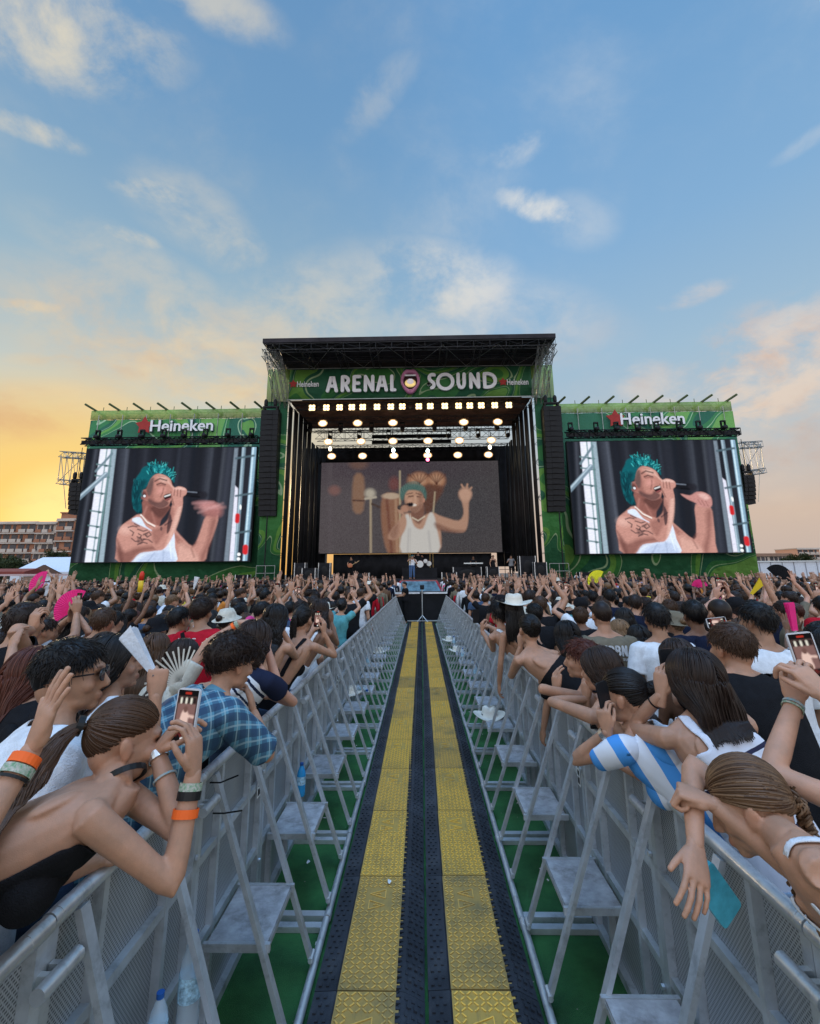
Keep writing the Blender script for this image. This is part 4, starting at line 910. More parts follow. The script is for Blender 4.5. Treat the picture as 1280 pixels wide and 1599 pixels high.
# lit stage lamps
def emat(name, c, s):
    return pm(name, (.8, .8, .8), .3, emit=c, estr=s)
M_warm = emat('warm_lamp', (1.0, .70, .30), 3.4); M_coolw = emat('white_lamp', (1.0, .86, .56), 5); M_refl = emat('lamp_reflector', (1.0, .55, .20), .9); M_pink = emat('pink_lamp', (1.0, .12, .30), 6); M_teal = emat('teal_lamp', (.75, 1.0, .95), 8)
bzx = (265, 320, 371, 418, 460, 515, 568, 612, 672, 716, 772, 825, 868, 912, 964, 1018)
for i, q in enumerate(bzx):
    c_ = at(bx_(q), 500+(336-i*.7)/2.4615, 38.0)
    e = empty('blinder_light', tuple(c_)); tag(e, 'lit warm four-cell blinder, %s from the left in the top row under the banner' % _ordn[i], 'stage light', 'warm blinders in the top row')
    b = MB(); b.box((-.30, .04, -.30), (.30, .22, .30)); hs_ = b.build('housing', M_blkm, e)
    for sx in (-1, 1):
        for sz in (-1, 1):
            b = MB(); b.ell((sx*.135, .02, sz*.135), (.125, .05, .125), 0, 12, 8); b.build('lamp_cell', M_warm, hs_, True)
    b = MB(); b.box((-.27, .032, -.27), (.27, .038, .27)); b.build('reflector', pm('dim_reflector', (.5, .5, .5), .4, emit=(1, .5, .16), estr=.30), e)  # dim glowing plate put in for the warm halo around the cells
    b = MB(); b.tube([(0, .12, .30), (0, .12, .7)], .03, 6); b.build('clamp', M_blkm, e)
k = 0
for r_, (zy, xs, Y_) in enumerate(((395, (306, 440, 576, 710, 845, 976), 41.2), (466, (327, 453, 576, 707, 828, 951), 43.7), (522, (340, 459, 580, 706, 822, 940), 46.0))):
    for i, q in enumerate(xs):
        c_ = at(bx_(q), 500+(zy-i*1.2)/2.4615, Y_)
        e = empty('stage_lamp', tuple(c_)); tag(e, 'lit %s white spot, %s from the left in the %s row over the stage' % ('oval', _ordn[i], _ordn[r_+1]), 'stage light', 'white spots over the stage')
        b = MB(); b.box((-.34, .1, -.2), (.34, .4, .2)); b.build('housing', M_blkm, e)
        b = MB(); b.ell((0, .09, 0), (.44, .03, .33), 0, 16, 8); b.build('reflector', M_refl, e, True)  # glowing orange disc added as the warm halo round the lens
        b = MB(); b.ell((0, .05, 0), (.30, .08, .20), 0, 14, 8); b.build('lens', M_coolw, e, True)
        b = MB(); b.tube([(0, .25, .2), (0, .25, .8)], .03, 6); b.build('clamp', M_blkm, e)
for (x, y, mt, lb_) in ((706, 536, M_pink, 'small pink lit lamp'), (578, 500, M_teal, 'small tall teal-white lamp left of centre'), (706, 503, M_teal, 'small tall teal-white lamp right of centre'), (335, 494, M_coolw, 'tiny white lamp at the left end'), (945, 488, M_coolw, 'tiny white lamp at the right end')):
    c_ = at(bx_(x), 500+y/2.4615, 45.6); e = empty('stage_lamp', tuple(c_)); tag(e, lb_+' over the central screen', 'stage light')
    b = MB(); b.ell((0, 0, 0), (.17, .06, .17 if mt is M_pink else .24), 0, 10, 6); b.build('lens', mt, e, True)
    b = MB(); b.box((-.2, .06, -.25), (.2, .3, .25)); b.build('housing', M_blkm, e)
rr = random.Random(8)
for i in range(14):
    x = -10+i*1.42; e = fixture('moving_light', (x, 41.6+(i % 2)*2.4, 15.6), 'unlit dark moving light, %s from the left under the stage ceiling' % _ordn[i], 'dark moving lights under the stage ceiling', s=1.25)

# thrust platform at the end of the walkway
th = empty('thrust_platform', (0, 22.6, 0)); tag(th, 'low black platform with a white lit edge closing the end of the walkway', 'platform')
b = MB(); b.box((-1.15, -.698, 1.224), (1.15, .9, 1.27)); b.build('platform_top', M_blkm, th)
b = MB(); b.box((-1.15, -.75, 0), (1.15, .9, 1.22)); b.build('base', M_blk, th)
b = MB(); b.box((-1.2, -.80, 1.224), (-.08, -.70, 1.29)); b.box((.08, -.80, 1.224), (1.2, -.70, 1.29)); b.build('edge_strip', pm('white_edge', (.75, .75, .78), .5), th)
b = MB(); b.tube([(-.9, -.9, .08), (.9, -.9, .08)], .03, 6); b.build('floor_tube', M_alu, th)
ms_ = empty('camera_stand', (.02, 21.6, 0)); tag(ms_, 'thin black stand with a small camera head in front of the black platform', 'camera stand')
b = MB(); b.tube([(0, 0, .3), (0, 0, 1.42)], .022, 6)
for a in (90, 210, 330): b.tube([(0, 0, .32), (.3*math.cos(rad(a)), .3*math.sin(rad(a)), .02)], .016, 5)
b.build('stand', M_alu, ms_)
b = MB(); b.box((-.09, -.12, 1.42), (.09, .12, 1.6)); b.tube([(0, -.2, 1.5), (0, -.12, 1.5)], .05, 8); b.build('camera_head', M_blk, ms_)
# painted car front used as a stage prop
cp = empty('car_prop', (-.15, 31.0, .0)); tag(cp, 'red car front with pale blue windscreen set below the singer', 'car prop')
def prism(mb, prof, x0, x1, x0t=None):
    V = [(x0+(i[2] if len(i) > 2 else 0), i[0], i[1]) for i in prof]+[(x1-(i[2] if len(i) > 2 else 0), i[0], i[1]) for i in prof]; n = len(prof)
    mb.add(V, [tuple(range(n)), tuple(range(n, 2*n))[::-1]]+[(i, i+n, (i+1) % n+n, (i+1) % n) for i in range(n)])
b = MB(); prism(b, [(-1.5, .3, .0), (-1.5, .75, .05), (-.3, .98, .1), (.55, 1.62, .42), (2.2, 1.66, .42), (2.2, .3, 0)], -1.62, 1.62); auto_smooth(b.build('body', pm('dull_red_paint', (.30, .035, .045), .35), cp))
b = MB(); V = [(-1.36, -.33, 1.0), (1.36, -.33, 1.0), (1.05, .52, 1.60), (-1.05, .52, 1.60)]; b.add([(x, y-.02, z+.012) for x, y, z in V]+[(x, y, z) for x, y, z in V], [(0, 1, 2, 3), (0, 4, 5, 1), (1, 5, 6, 2), (2, 6, 7, 3), (3, 7, 4, 0)]); b.build('windscreen', pm('pale_windscreen', (.09, .16, .20), .45, var=.5, scale=3), cp)
b = MB(); b.box((-1.5, -1.53, .35), (1.5, -1.49, .55)); b.build('bumper', M_alu, cp)
for sx in (-1, 1): b = MB(); b.ell((sx*1.1, -1.5, .68), (.18, .05, .12)); b.build('headlight', M_white, cp, True)
# backline on the stage
def crate(name, loc, s, lab, cat='flight case'):
    e = empty(name, loc); tag(e, lab, cat); b = MB(); b.box((-s[0]/2, -s[1]/2, 0), (s[0]/2, s[1]/2, s[2])); b.build('body', M_blk, e)
    b = MB()
    for sx in (-1, 1):
        for sy in (-1, 1): b.box((sx*s[0]/2-.025, sy*s[1]/2-.025, -.0), (sx*s[0]/2+.025, sy*s[1]/2+.025, s[2]+.01))
    b.build('edging', M_alu, e); b = MB(); b.ell((0, -s[1]/2, s[2]*.5), (s[0]*.32, .03, s[2]*.32)); b.build('grille', M_blkm, e, True)
for i, (px, Y_, s, lb_) in enumerate(((484, 37, (1.0, .6, .9), 'black case at the far left of the stage front'), (508, 38, (.9, .6, 1.3), 'tall black amplifier left of the guitarist'), (566, 37, (1.1, .5, .5), 'low black floor monitor right of the guitarist'), (700, 37, (1.1, .5, .5), 'low black floor monitor right of the singer'),
        (728, 39, (2.2, .8, .9), 'long black keyboard riser right of centre'), (768, 37.4, (.9, .6, .9), 'black case beside the keyboard riser'), (822, 38, (1.2, .8, 1.7), 'tall black case at the right end of the stage'), (842, 37, (.9, .6, 1.2), 'black case under the right tower'), (470, 37.4, (.8, .6, 1.3), 'tall black case under the left tower'),
        (381, 35.6, (.9, .7, 1.1), 'black subwoofer in front of the left green cloth'), (911, 35.6, (.9, .7, 1.1), 'black subwoofer in front of the right green cloth'))):
    x = at(px, 890, Y_)[0]; crate('flight_case', (x, Y_, SZ if 36 < Y_ else 1.0), s, lb_)
for px, lb_ in ((381, 'left'), (911, 'right')):
    x = at(px, 890, 35.6)[0]; b = MB(); b.box((-.9, -.6, 0), (.9, .6, .99)); o = b.build('sub_riser', M_blk); o.location = (x, 35.6, 0); tag(o, 'plain black riser under the %s front subwoofer' % lb_, 'riser')
kb = empty('keyboard', tuple((at(738, 880, 38.6)[0], 38.6, SZ+.9))); tag(kb, 'long pale keyboard on a stand right of the singer', 'keyboard')
b = MB(); b.box((-.75, -.2, .25), (.75, .2, .34)); b.build('body', M_white, kb); b = MB(); b.bar((-.5, 0, 0), (.5, 0, .245), .04, .04); b.bar((.5, .06, 0), (-.5, .06, .245), .04, .04); b.build('stand', M_blkm, kb)
dk = empty('drum_kit', tuple((at(655, 880, 41)[0], 41, SZ+.9))); tag(dk, 'red drum kit on a riser right behind the singer', 'drum kit')
b = MB(); b.box((-1.4, -1, -.9), (1.4, 1, 0)); b.build('riser', M_blk, dk)
M_drum = pm('red_drum', (.28, .05, .03), .3); M_brass = pm('brass_cymbal', (.7, .5, .2), .3, .8)
for (x, y, z, r, h) in ((0, -.4, .30, .30, .4), (-.45, -.1, .55, .18, .2), (.45, -.1, .55, .18, .2), (.75, .2, .35, .22, .4)):
    b = MB(); b.tube([(x, y-h/2, z), (x, y+h/2, z)], r, 16); dr_ = b.build('drum', M_drum, dk)
    b = MB(); b.tube([(x, y-h/2-.02, z), (x, y-h/2-.005, z)], r*.95, 16); b.build('drum_head', M_white, dr_)
for x in (-.85, .85, 1.1): b = MB(); b.lathe([(.26, 1.25), (.05, 1.28), (.02, 1.29)], (x, 0, 0), 14); b.tube([(x, 0, 0), (x, 0, 1.26)], .012, 5); b.build('cymbal', M_brass, dk)
gz = empty('white_tent_wall', tuple((at(491, 880, 49.5)[0], 49.5, 0))); tag(gz, 'pale marquee wall glimpsed behind the left rear of the stage', 'tent wall')
b = MB(); b.box((-1.3, 0, 0), (1.3, .1, 4.4)); b.build('wall_sheet', pm('pale_sheet', (.55, .6, .66), .7), gz); b = MB()
for x in (-1.2, -.4, .4, 1.2): b.tube([(x, -.03, 0), (x, -.03, 4.4)], .04, 6)
b.build('pole', M_tr, gz)
# ------------------------------------------------------------------ far background
M_brick = pm('orange_brick', (.34, .15, .09), .85, var=.2, scale=.3)
M_cream = pm('cream_render', (.50, .42, .36), .85, var=.12, scale=.2)
M_glass = pm('dark_window', (.05, .05, .06), .2, var=.5, scale=.2)
M_tile = pm('roof_tile', (.28, .17, .12), .8, var=.2)
def building(name, label, px0, px1, ytop, Y, depth, floors, bays, mats, recess=False, base=0, step=None):
    x0 = at(px0, 890, Y)[0]; x1 = at(px1, 890, Y)[0]; H_ = at((px0+px1)/2, ytop, Y)[2]
    e = empty(name, ((x0+x1)/2, Y, 0)); tag(e, label, 'building'); W_ = x1-x0
    b = MB(); b.box((-W_/2, 0, 0), (W_/2, depth, H_)); b.build('wall', mats[0], e)
    b = MB(); b.box((-W_/2-.3, -.4, H_), (W_/2+.3, depth+.3, H_+.5)); b.build('parapet', mats[1], e)
    fh = H_/floors
    for f in range(floors):
        b = MB(); b.box((-W_/2-.05, -.9, f*fh+fh*.86), (W_/2+.05, -.01, f*fh+fh*.98)); b.build('floor_band', mats[1], e)
        for k in range(bays):
            xa = -W_/2+W_*(k+.12)/bays; xb = -W_/2+W_*(k+.88)/bays
            if (k+f) % 4 == 3: xb = (xa+xb)/2
            b = MB(); b.box((xa, -.06, f*fh+fh*.20), (xb, -.01, f*fh+fh*.80)); o = b.build('window', M_glass, e)
            b = MB(); b.box((xa-.1, -.95, f*fh+.02), (xb+.1, -.85, f*fh+fh*.34)); b.build('balcony_rail', mats[2 if (k+f) % 3 else 1], o)
    return e, W_, H_
e, w_, h_ = building('apartment_block', 'wide apartment block with cream balconies at the far left edge', -70, 47, 817, 170, 14, 6, 9, (M_brick, M_cream, M_cream))
building('apartment_block', 'middle brick apartment block with pale balcony fronts far left', 48, 79, 817, 166, 14, 6, 3, (M_cream, M_cream, M_brick))
e, w_, h_ = building('apartment_block', 'tallest brick apartment block just left of the left screen', 80, 107, 812, 160, 12, 6, 2, (M_brick, M_cream, M_brick))
b = MB(); b.box((-w_*.5, 1, h_+.5), (w_*.38, 9, h_+2.4)); b.box((-w_*.55, .6, h_+2.4), (w_*.45, 9.4, h_+2.8)); b.build('penthouse', M_brick, e)
building('low_house', 'low tan building with roof chimneys right of the right screen', 1183, 1238, 866, 190, 14, 2, 8, (M_cream, M_tile, M_cream))
building('apartment_block', 'distant orange and white striped apartment block at the right edge', 1249, 1284, 857, 230, 14, 5, 4, (pm('peach_render', (.50, .28, .20), .8), M_cream, M_cream))
# trees: tapered trunk, limbs, leaf clumps
M_bark = pm('bark', (.07, .05, .035), .9); M_leaf = [pm('leaf_olive', (.055, .065, .022), .75, var=.4, scale=.8), pm('leaf_dark', (.030, .045, .018), .75, var=.4, scale=.8)]
def tree(loc, H_, R_, label, seed):
    rg = random.Random(seed); e = empty('broadleaf_tree', loc); tag(e, label, 'tree', 'trees behind the crowd')
    t = MB(); t.tube([(0, 0, 0), (.1, .05, H_*.25), (.0, .1, H_*.5), (.1, 0, H_*.8)], [.28, .22, .15, .05], 8)
    for k in range(7):
        a = rg.uniform(0, 6.28); z = H_*rg.uniform(.25, .6); t.tube([(0, 0, z), (R_*.4*math.cos(a), R_*.4*math.sin(a), z+H_*.12), (R_*.75*math.cos(a), R_*.75*math.sin(a), z+H_*.24)], [.10, .06, .025], 6)
    t.build('trunk', M_bark, e)
    V = []; F = []; MI = []
    cl_ = [(rg.uniform(-1, 1)*R_*.75, rg.uniform(-1, 1)*R_*.75, H_*rg.uniform(.35, .92), R_*rg.uniform(.22, .42)) for _ in range(26)]
    for (cx_, cy_, cz_, cr) in cl_:
        for _ in range(230):
            u = np.array([rg.gauss(0, 1) for _ in range(3)]); u = u/np.linalg.norm(u)*cr*rg.random()**.4; p = np.array((cx_, cy_, cz_))+u*np.array((1, 1, .75))
            a = np.array([rg.gauss(0, 1) for _ in range(3)]); a /= np.linalg.norm(a); c2 = np.cross(a, (.3, .5, .8)); c2 /= np.linalg.norm(c2); s = rg.uniform(.13, .26)
            n0 = len(V); V += [tuple(p-a*s), tuple(p+c2*s*.6), tuple(p+a*s), tuple(p-c2*s*.6)]; F.append((n0, n0+1, n0+2, n0+3)); MI.append(rg.randint(0, 1))
    meshobj('crown', V, F, M_leaf, e, False, MI)
for i, (px, Y_, yt, R_, lb_) in enumerate(((8, 120, 868, 5.5, 'olive tree at the far left edge below the apartment blocks'), (30, 112, 874, 4.5, 'low bushy tree between the left tree and the white tent'), (101, 118, 858, 3.6, 'tall tree glowing against the sun beside the left screen'), (1243, 150, 866, 5.0, 'dark tree between the two right hand buildings'), (-25, 125, 862, 6, 'tree cut by the left edge of the picture'))):
    p = at(px, yt, Y_); tree((p[0], Y_, 0), p[2], R_, lb_, i+3)
# white marquee with stepped front at the left, white site hoarding at the right
M_tent = pm('white_canvas', (.62, .64, .70), .7, var=.08)
x = lambda px, Y_: at(px, 890, Y_)[0]
mq = empty('white_marquee', (x(63, 75), 75, 0)); tag(mq, 'white gabled marquee with a brown triangular front at the left', 'marquee')
W_ = (x(106, 75)-x(16, 75)); zt = at(60, 874, 75)[2]; ze = at(60, 893, 75)[2]
b = MB(); prism(b, [(0, 0), (0, ze), (6, zt+.6), (12, ze), (12, 0)], -W_/2, W_/2); b.build('canvas', M_tent, mq)
b = MB(); b.add([(-W_*.3, -.05, ze-.6), (W_*.42, -.05, ze-.4), (W_*.08, -.05, ze+1.1)], [(0, 1, 2)]); b.add([(-W_*.3, -.35, ze-.6), (W_*.42, -.35, ze-.4), (W_*.08, -.35, ze+1.1)], [(0, 1, 2)]); b.build('gable', pm('brown_gable', (.12, .07, .055), .8), mq)
b = MB(); b.box((-W_*.3, -.1, 0), (W_*.1, -.02, ze-.7)); b.build('counter_front', pm('tan_front', (.25, .17, .13), .8), mq)
hd = empty('site_cabin_row', (x(1240, 62), 62, 0)); tag(hd, 'long row of pale site cabins behind the crowd at the right', 'cabins')
W_ = x(1330, 62)-x(1186, 62); zt = at(1240, 877, 62)[2]
b = MB(); b.box((-W_/2, 0, 0), (W_/2, 6, zt)); b.build('cabin_wall', M_tent, hd)
b = MB(); b.box((-W_/2-.1, -.15, zt), (W_/2, 6.1, zt+.12)); b.build('roof_edge', M_white, hd)
b = MB()
for i in range(9): b.box((-W_/2+i*W_/8-.04, -.06, 0), (-W_/2+i*W_/8+.04, -.01, zt-.05))
b.build('wall_joint', pm('grey_joint', (.3, .3, .33), .7), hd)
rs = empty('red_stall', (x(8, 60), 60, 0)); tag(rs, 'dark red stall roof at the far left edge', 'stall')
b = MB(); prism(b, [(0, 2.2), (0, 2.7), (2, 3.1), (4, 2.2)], -3.4, 2.6); b.build('roof', pm('dark_red_canvas', (.22, .05, .04), .7), rs)
b = MB()
for sx in (-3.2, 0, 2.4): b.tube([(sx, .1, 0), (sx, .1, 2.2)], .05, 6)
b.build('post', M_alu, rs)
pk = empty('pink_counter', (x(45, 52), 52, 0)); tag(pk, 'pale pink bar counter roof behind the crowd at the left', 'bar stall')
b = MB(); b.box((-5, 0, 2.15), (7, 3, 2.35)); b.build('roof', pm('pale_pink_canvas', (.52, .38, .38), .7), pk); b = MB(); b.box((-4.8, .3, 0), (6.8, 2.8, 1.1)); b.build('counter', M_tent, pk)
b = MB()
for sx in (-4.8, -1, 3, 6.8): b.tube([(sx, .2, 0), (sx, .2, 2.15)], .04, 6)
b.build('post', M_alu, pk)
# ------------------------------------------------------------------ people: geometry tools
def npmesh(name, V, Q, T_=None, mats=None, parent=None, smooth=True, mi=None, attr=None, loc=None):
    """fast mesh from quads Q (n,4) and optional triangles T_"""
    V = np.asarray(V, np.float32); me = bpy.data.meshes.new(name); nq = len(Q); nt = 0 if T_ is None else len(T_)
    me.vertices.add(len(V)); me.vertices.foreach_set('co', V.ravel())
    li = np.asarray(Q, np.int32).ravel()
    if nt: li = np.concatenate([li, np.asarray(T_, np.int32).ravel()])
    me.loops.add(len(li)); me.loops.foreach_set('vertex_index', li)
    me.polygons.add(nq+nt)
    st_ = np.concatenate([np.arange(nq)*4, nq*4+np.arange(nt)*3]).astype(np.int32); tt = np.concatenate([np.full(nq, 4), np.full(nt, 3)]).astype(np.int32)
    me.polygons.foreach_set('loop_start', st_); me.polygons.foreach_set('loop_total', tt)
    if smooth: me.polygons.foreach_set('use_smooth', np.ones(nq+nt, bool))
    for mm in (mats if isinstance(mats, (list, tuple)) else [mats]): me.materials.append(mm)
    if mi is not None: me.polygons.foreach_set('material_index', np.asarray(mi, np.int32))
    me.update(calc_edges=True)
    for k, a in (attr or {}).items():
        a = np.asarray(a, np.float32); c4 = np.ones((len(V), 4), np.float32); c4[:, :a.shape[1]] = a
        ca = me.color_attributes.new(k, 'FLOAT_COLOR', 'POINT'); ca.data.foreach_set('color', c4.ravel())
    o = bpy.data.objects.new(name, me)
    if loc is not None: o.location = loc
    return link(o, parent)
def remesh(mb, vox, smooth=3, sf=.5):
    me = bpy.data.meshes.new('tmp'); me.from_pydata(mb.V, [], mb.F); me.update()
    o = bpy.data.objects.new('tmp', me); COL.objects.link(o)
    md = o.modifiers.new('r', 'REMESH'); md.mode = 'VOXEL'; md.voxel_size = vox; md.adaptivity = 0
    if smooth: m2 = o.modifiers.new('s', 'SMOOTH'); m2.iterations = smooth; m2.factor = sf
    bpy.context.view_layer.update(); dg = bpy.context.evaluated_depsgraph_get(); ev = o.evaluated_get(dg).to_mesh()
    V = np.empty(len(ev.vertices)*3, np.float32); ev.vertices.foreach_get('co', V); N_ = np.empty(len(ev.vertices)*3, np.float32); ev.vertices.foreach_get('normal', N_)
    n = len(ev.polygons); L = np.empty(len(ev.loops), np.int32); ev.loops.foreach_get('vertex_index', L)
    Q = L.reshape(-1, 4) if len(L) == 4*n else None
    if Q is None:
        tot = np.empty(n, np.int32); ev.polygons.foreach_get('loop_total', tot); Q = L[np.repeat(tot == 4, tot)].reshape(-1, 4)
    V = V.reshape(-1, 3).astype(float); N_ = N_.reshape(-1, 3).astype(float); Q = Q.copy()
    o.evaluated_get(dg).to_mesh_clear(); bpy.data.objects.remove(o); bpy.data.meshes.remove(me)
    return V, Q, N_
def vnoise(P, sc, seed=0):
    """cheap smooth value noise, vectorised"""
    p = np.asarray(P)*sc+seed*17.13; i = np.floor(p).astype(np.int64); f = p-i; f = f*f*(3-2*f); r = 0
    for a in (0, 1):
        for b in (0, 1):
            for c in (0, 1):
                h = ((i[:, 0]+a)*73856093) ^ ((i[:, 1]+b)*19349663) ^ ((i[:, 2]+c)*83492791); h = ((h*2654435761) >> 8) & 0xffff
                w = (f[:, 0] if a else 1-f[:, 0])*(f[:, 1] if b else 1-f[:, 1])*(f[:, 2] if c else 1-f[:, 2]); r = r+w*h/65535.0
    return r*2-1
def loft(mb, rings, n=16, pw=2.0):
    """rings: (centre, axis_u, axis_v, ru, rv)"""
    V = []
    for c, u, v, ru, rv in rings:
        for k in range(n):
            t = 2*math.pi*k/n; ct, st_ = math.cos(t), math.sin(t)
            cu = abs(ct)**(2/pw)*(1 if ct > 0 else -1); sv = abs(st_)**(2/pw)*(1 if st_ > 0 else -1)
            V.append(c+u*ru*cu+v*rv*sv)
    F = [(i*n+k, i*n+(k+1) % n, (i+1)*n+(k+1) % n, (i+1)*n+k) for i in range(len(rings)-1) for k in range(n)]
    F += [tuple(range(n))[::-1], tuple((len(rings)-1)*n+k for k in range(n))]; mb.add(V, F)
def limb(mb, pts, rs, n=12):
    out = []; rr_ = []
    P_ = [np.array(p, float) for p in pts]; k = 4
    for i in range(len(P_)-1):
        for j in range(k):
            t = j/k; out.append(P_[i]*(1-t)+P_[i+1]*t); rr_.append(rs[i]*(1-t)+rs[i+1]*t)
    out.append(P_[-1]); rr_.append(rs[-1]); mb.tube(out, rr_, n)
def segd(P_, a, b):
    d = b-a; t = np.clip(((P_-a)@d)/(d@d), 0, 1); return np.linalg.norm(P_-a-t[:, None]*d, axis=1), t
def frame(fwd, up=(0, 0, 1)):
    f = _n(fwd); r = _n(np.cross(f, np.array(up, float))); return r, f, np.cross(r, f)
_hands = {}
def hand_mesh(pose, vox=.0036):
    """right hand: wrist at the origin, fingers along +z, palm faces +y, thumb towards -x"""
    key = (pose, vox)
    if key in _hands: return _hands[key]
    mb = MB(); X = np.array((1., 0, 0)); Y = np.array((0, 1., 0)); Z = np.array((0, 0, 1.))
    loft(mb, [(Z*-.05, X, Y, .018, .015), (Z*-.01, X, Y, .025, .0185), (Z*.015, X, Y, .030, .018), (Z*.05, X, Y, .039, .0165), (Z*.085, X, Y, .041, .0135), (Z*.096, X, Y, .036, .010)], 14, 2.4)
    mb.ell((-.024, .008, .036), (.015, .013, .028), 0, 10, 8); mb.ell((.026, .006, .035), (.012, .012, .03), 0, 10, 8)
    curl = {'open': (4, 6, 5), 'spread': (2, 3, 3), 'relaxed': (22, 28, 18), 'fist': (80, 95, 55), 'grip': (42, 55, 35), 'hold': (28, 40, 30), 'flatrest': (14, 18, 10)}[pose]
    sp_ = {'open': 5, 'spread': 12, 'relaxed': 5, 'fist': 1.5, 'grip': 4, 'hold': 5, 'flatrest': 6}[pose]
    for i, (bx0, bz, ln, r) in enumerate(((-.030, .088, (.042, .025, .020), .0090), (-.010, .093, (.046, .029, .021), .0092), (.011, .090, (.042, .027, .020), .0088), (.030, .080, (.033, .020, .018), .0078))):
        a = rad((i-1.5)*sp_); d0 = np.array((math.sin(a), 0, math.cos(a))); p = np.array((bx0, .0, bz)); pts = [p-d0*.02, p]; th = 0; rs = [r*1.05, r*1.08]
        for j in range(3):
            th += rad(curl[j]*(1+.06*((i*7+j*3) % 5-2))); d = d0*math.cos(th)+Y*math.sin(th)
            pts.append(pts[-1]+d*ln[j]*.5); rs.append(r*(1-.05*j)*.93); pts.append(pts[-1]+d*ln[j]*.5); rs.append(r*(1-.08*j))
        pts.append(pts[-1]+d*.004); rs.append(r*.5); mb.tube(pts, rs, 10)
    tc = {'open': (40, 0, 0), 'spread': (52, -4, -4), 'relaxed': (24, 14, 10), 'fist': (5, 46, 50), 'grip': (30, 30, 20), 'hold': (38, 18, 20), 'flatrest': (35, 4, 5)}[pose]
    p = np.array((-.024, .004, .022)); a = rad(tc[0]); d = _n(np.array((-math.sin(a), .25 if pose in ('fist', 'grip', 'hold') else .1, math.cos(a)))); pts = [p, p+d*.036]; rs = [.0125, .0105]
    for j in (1, 2):
        t = rad(tc[j]); ax = Y*.5+X*.85 if pose in ('fist', 'grip') else X*.9+Y*.2; d = _n(d*math.cos(t)+_n(ax)*math.sin(t)); pts.append(pts[-1]+d*(.032 if j == 1 else .026)); rs.append(.0098 if j == 1 else .0082)
    pts.append(pts[-1]+d*.004); rs.append(.004); mb.tube(pts, rs, 10)
    _hands[key] = remesh(mb, vox, 2, .4); return _hands[key]

def head_parts(mb, c, R, k, fem):
    """R columns: right, forward, up"""
    def E(p, r, Rl=None): mb.ell(c+R@np.array(p)*k, np.array(r)*k, 0, 18, 12, R if Rl is None else R@Rl)
    E((0, -.014, .035), (.074, .096, .086)); E((0, .022, -.012), (.064, .070, .088)); E((0, .034, -.055), (.050, .050, .050)); E((0, .066, -.088), (.022, .022, .018))
    E((0, .020, -.070), (.056, .058, .034)); E((0, .076, .030), (.052, .022, .018)); E((0, -.055, -.02), (.058, .045, .06))
    for s in (-1, 1): E((s*.043, .060, -.022), (.020, .022, .022)); E((s*.076, -.006, -.008), (.010, .019, .032), np.array(Matrix.Rotation(rad(12), 3, 'X'))); E((s*.083, -.014, .004), (.006, .015, .022))
    loftp = [(np.array((0, .090, .020)), .0085, .006), (np.array((0, .099, .002)), .0095, .008), (np.array((0, .110, -.020)), .0125, .010), (np.array((0, .108, -.032)), .014, .009), (np.array((0, .096, -.038)), .010, .006)]
    loft(mb, [(c+R@p*k, R[:, 0], R[:, 1], a*k, b*k) for p, a, b in loftp], 10)
    E((0, .0865, -.056), (.0215, .0125, .0062)); E((0, .085, -.067), (.0185, .0130, .0072))
SKIN = {}
def skin(tone):
    if tone in SKIN: return SKIN[tone]
    c = {'light': (.47, .27, .185), 'tan': (.42, .235, .155), 'olive': (.35, .20, .13), 'brown': (.20, .105, .066), 'pink': (.50, .27, .19)}[tone]
    m = bpy.data.materials.new('skin_'+tone); m.use_nodes = True; t = m.node_tree; t.nodes.clear(); N = NT(t)
    tc = N.n('ShaderNodeTexCoord').outputs['Object']
    a = N.n('ShaderNodeTexNoise', {'Vector': tc, 'Scale': 14.0, 'Detail': 8.0, 'Roughness': .65}).outputs[0]; b = N.n('ShaderNodeTexNoise', {'Vector': tc, 'Scale': 420.0, 'Detail': 2.0}).outputs[0]
    col = N.ramp(a, [(.3, tuple(x*.80 for x in c)+(1,)), (.7, (min(1, c[0]*1.16), c[1]*1.06, c[2]*1.0, 1))])
    col = N.mix(N.mr(b, .62, .75, 0, .35), col, tuple(x*.6 for x in c)+(1,))
    tn = N.n('ShaderNodeAttribute', attribute_name='tint').outputs['Color']; col = N.mix(1.0, col, tn, 'MULTIPLY')
    bp = N.n('ShaderNodeBump', {'Height': b, 'Strength': .3, 'Distance': .002})
    bs = N.n('ShaderNodeBsdfPrincipled', {'Base Color': col, 'Roughness': .50, 'Specular IOR Level': .30, 'Normal': bp.outputs[0], 'Subsurface Weight': .06, 'Subsurface Scale': 1.0, 'Subsurface Radius': (.012, .004, .002)})
    N.n('ShaderNodeOutputMaterial', {0: bs.outputs[0]}); SKIN[tone] = m; return m
HAIRM = {}
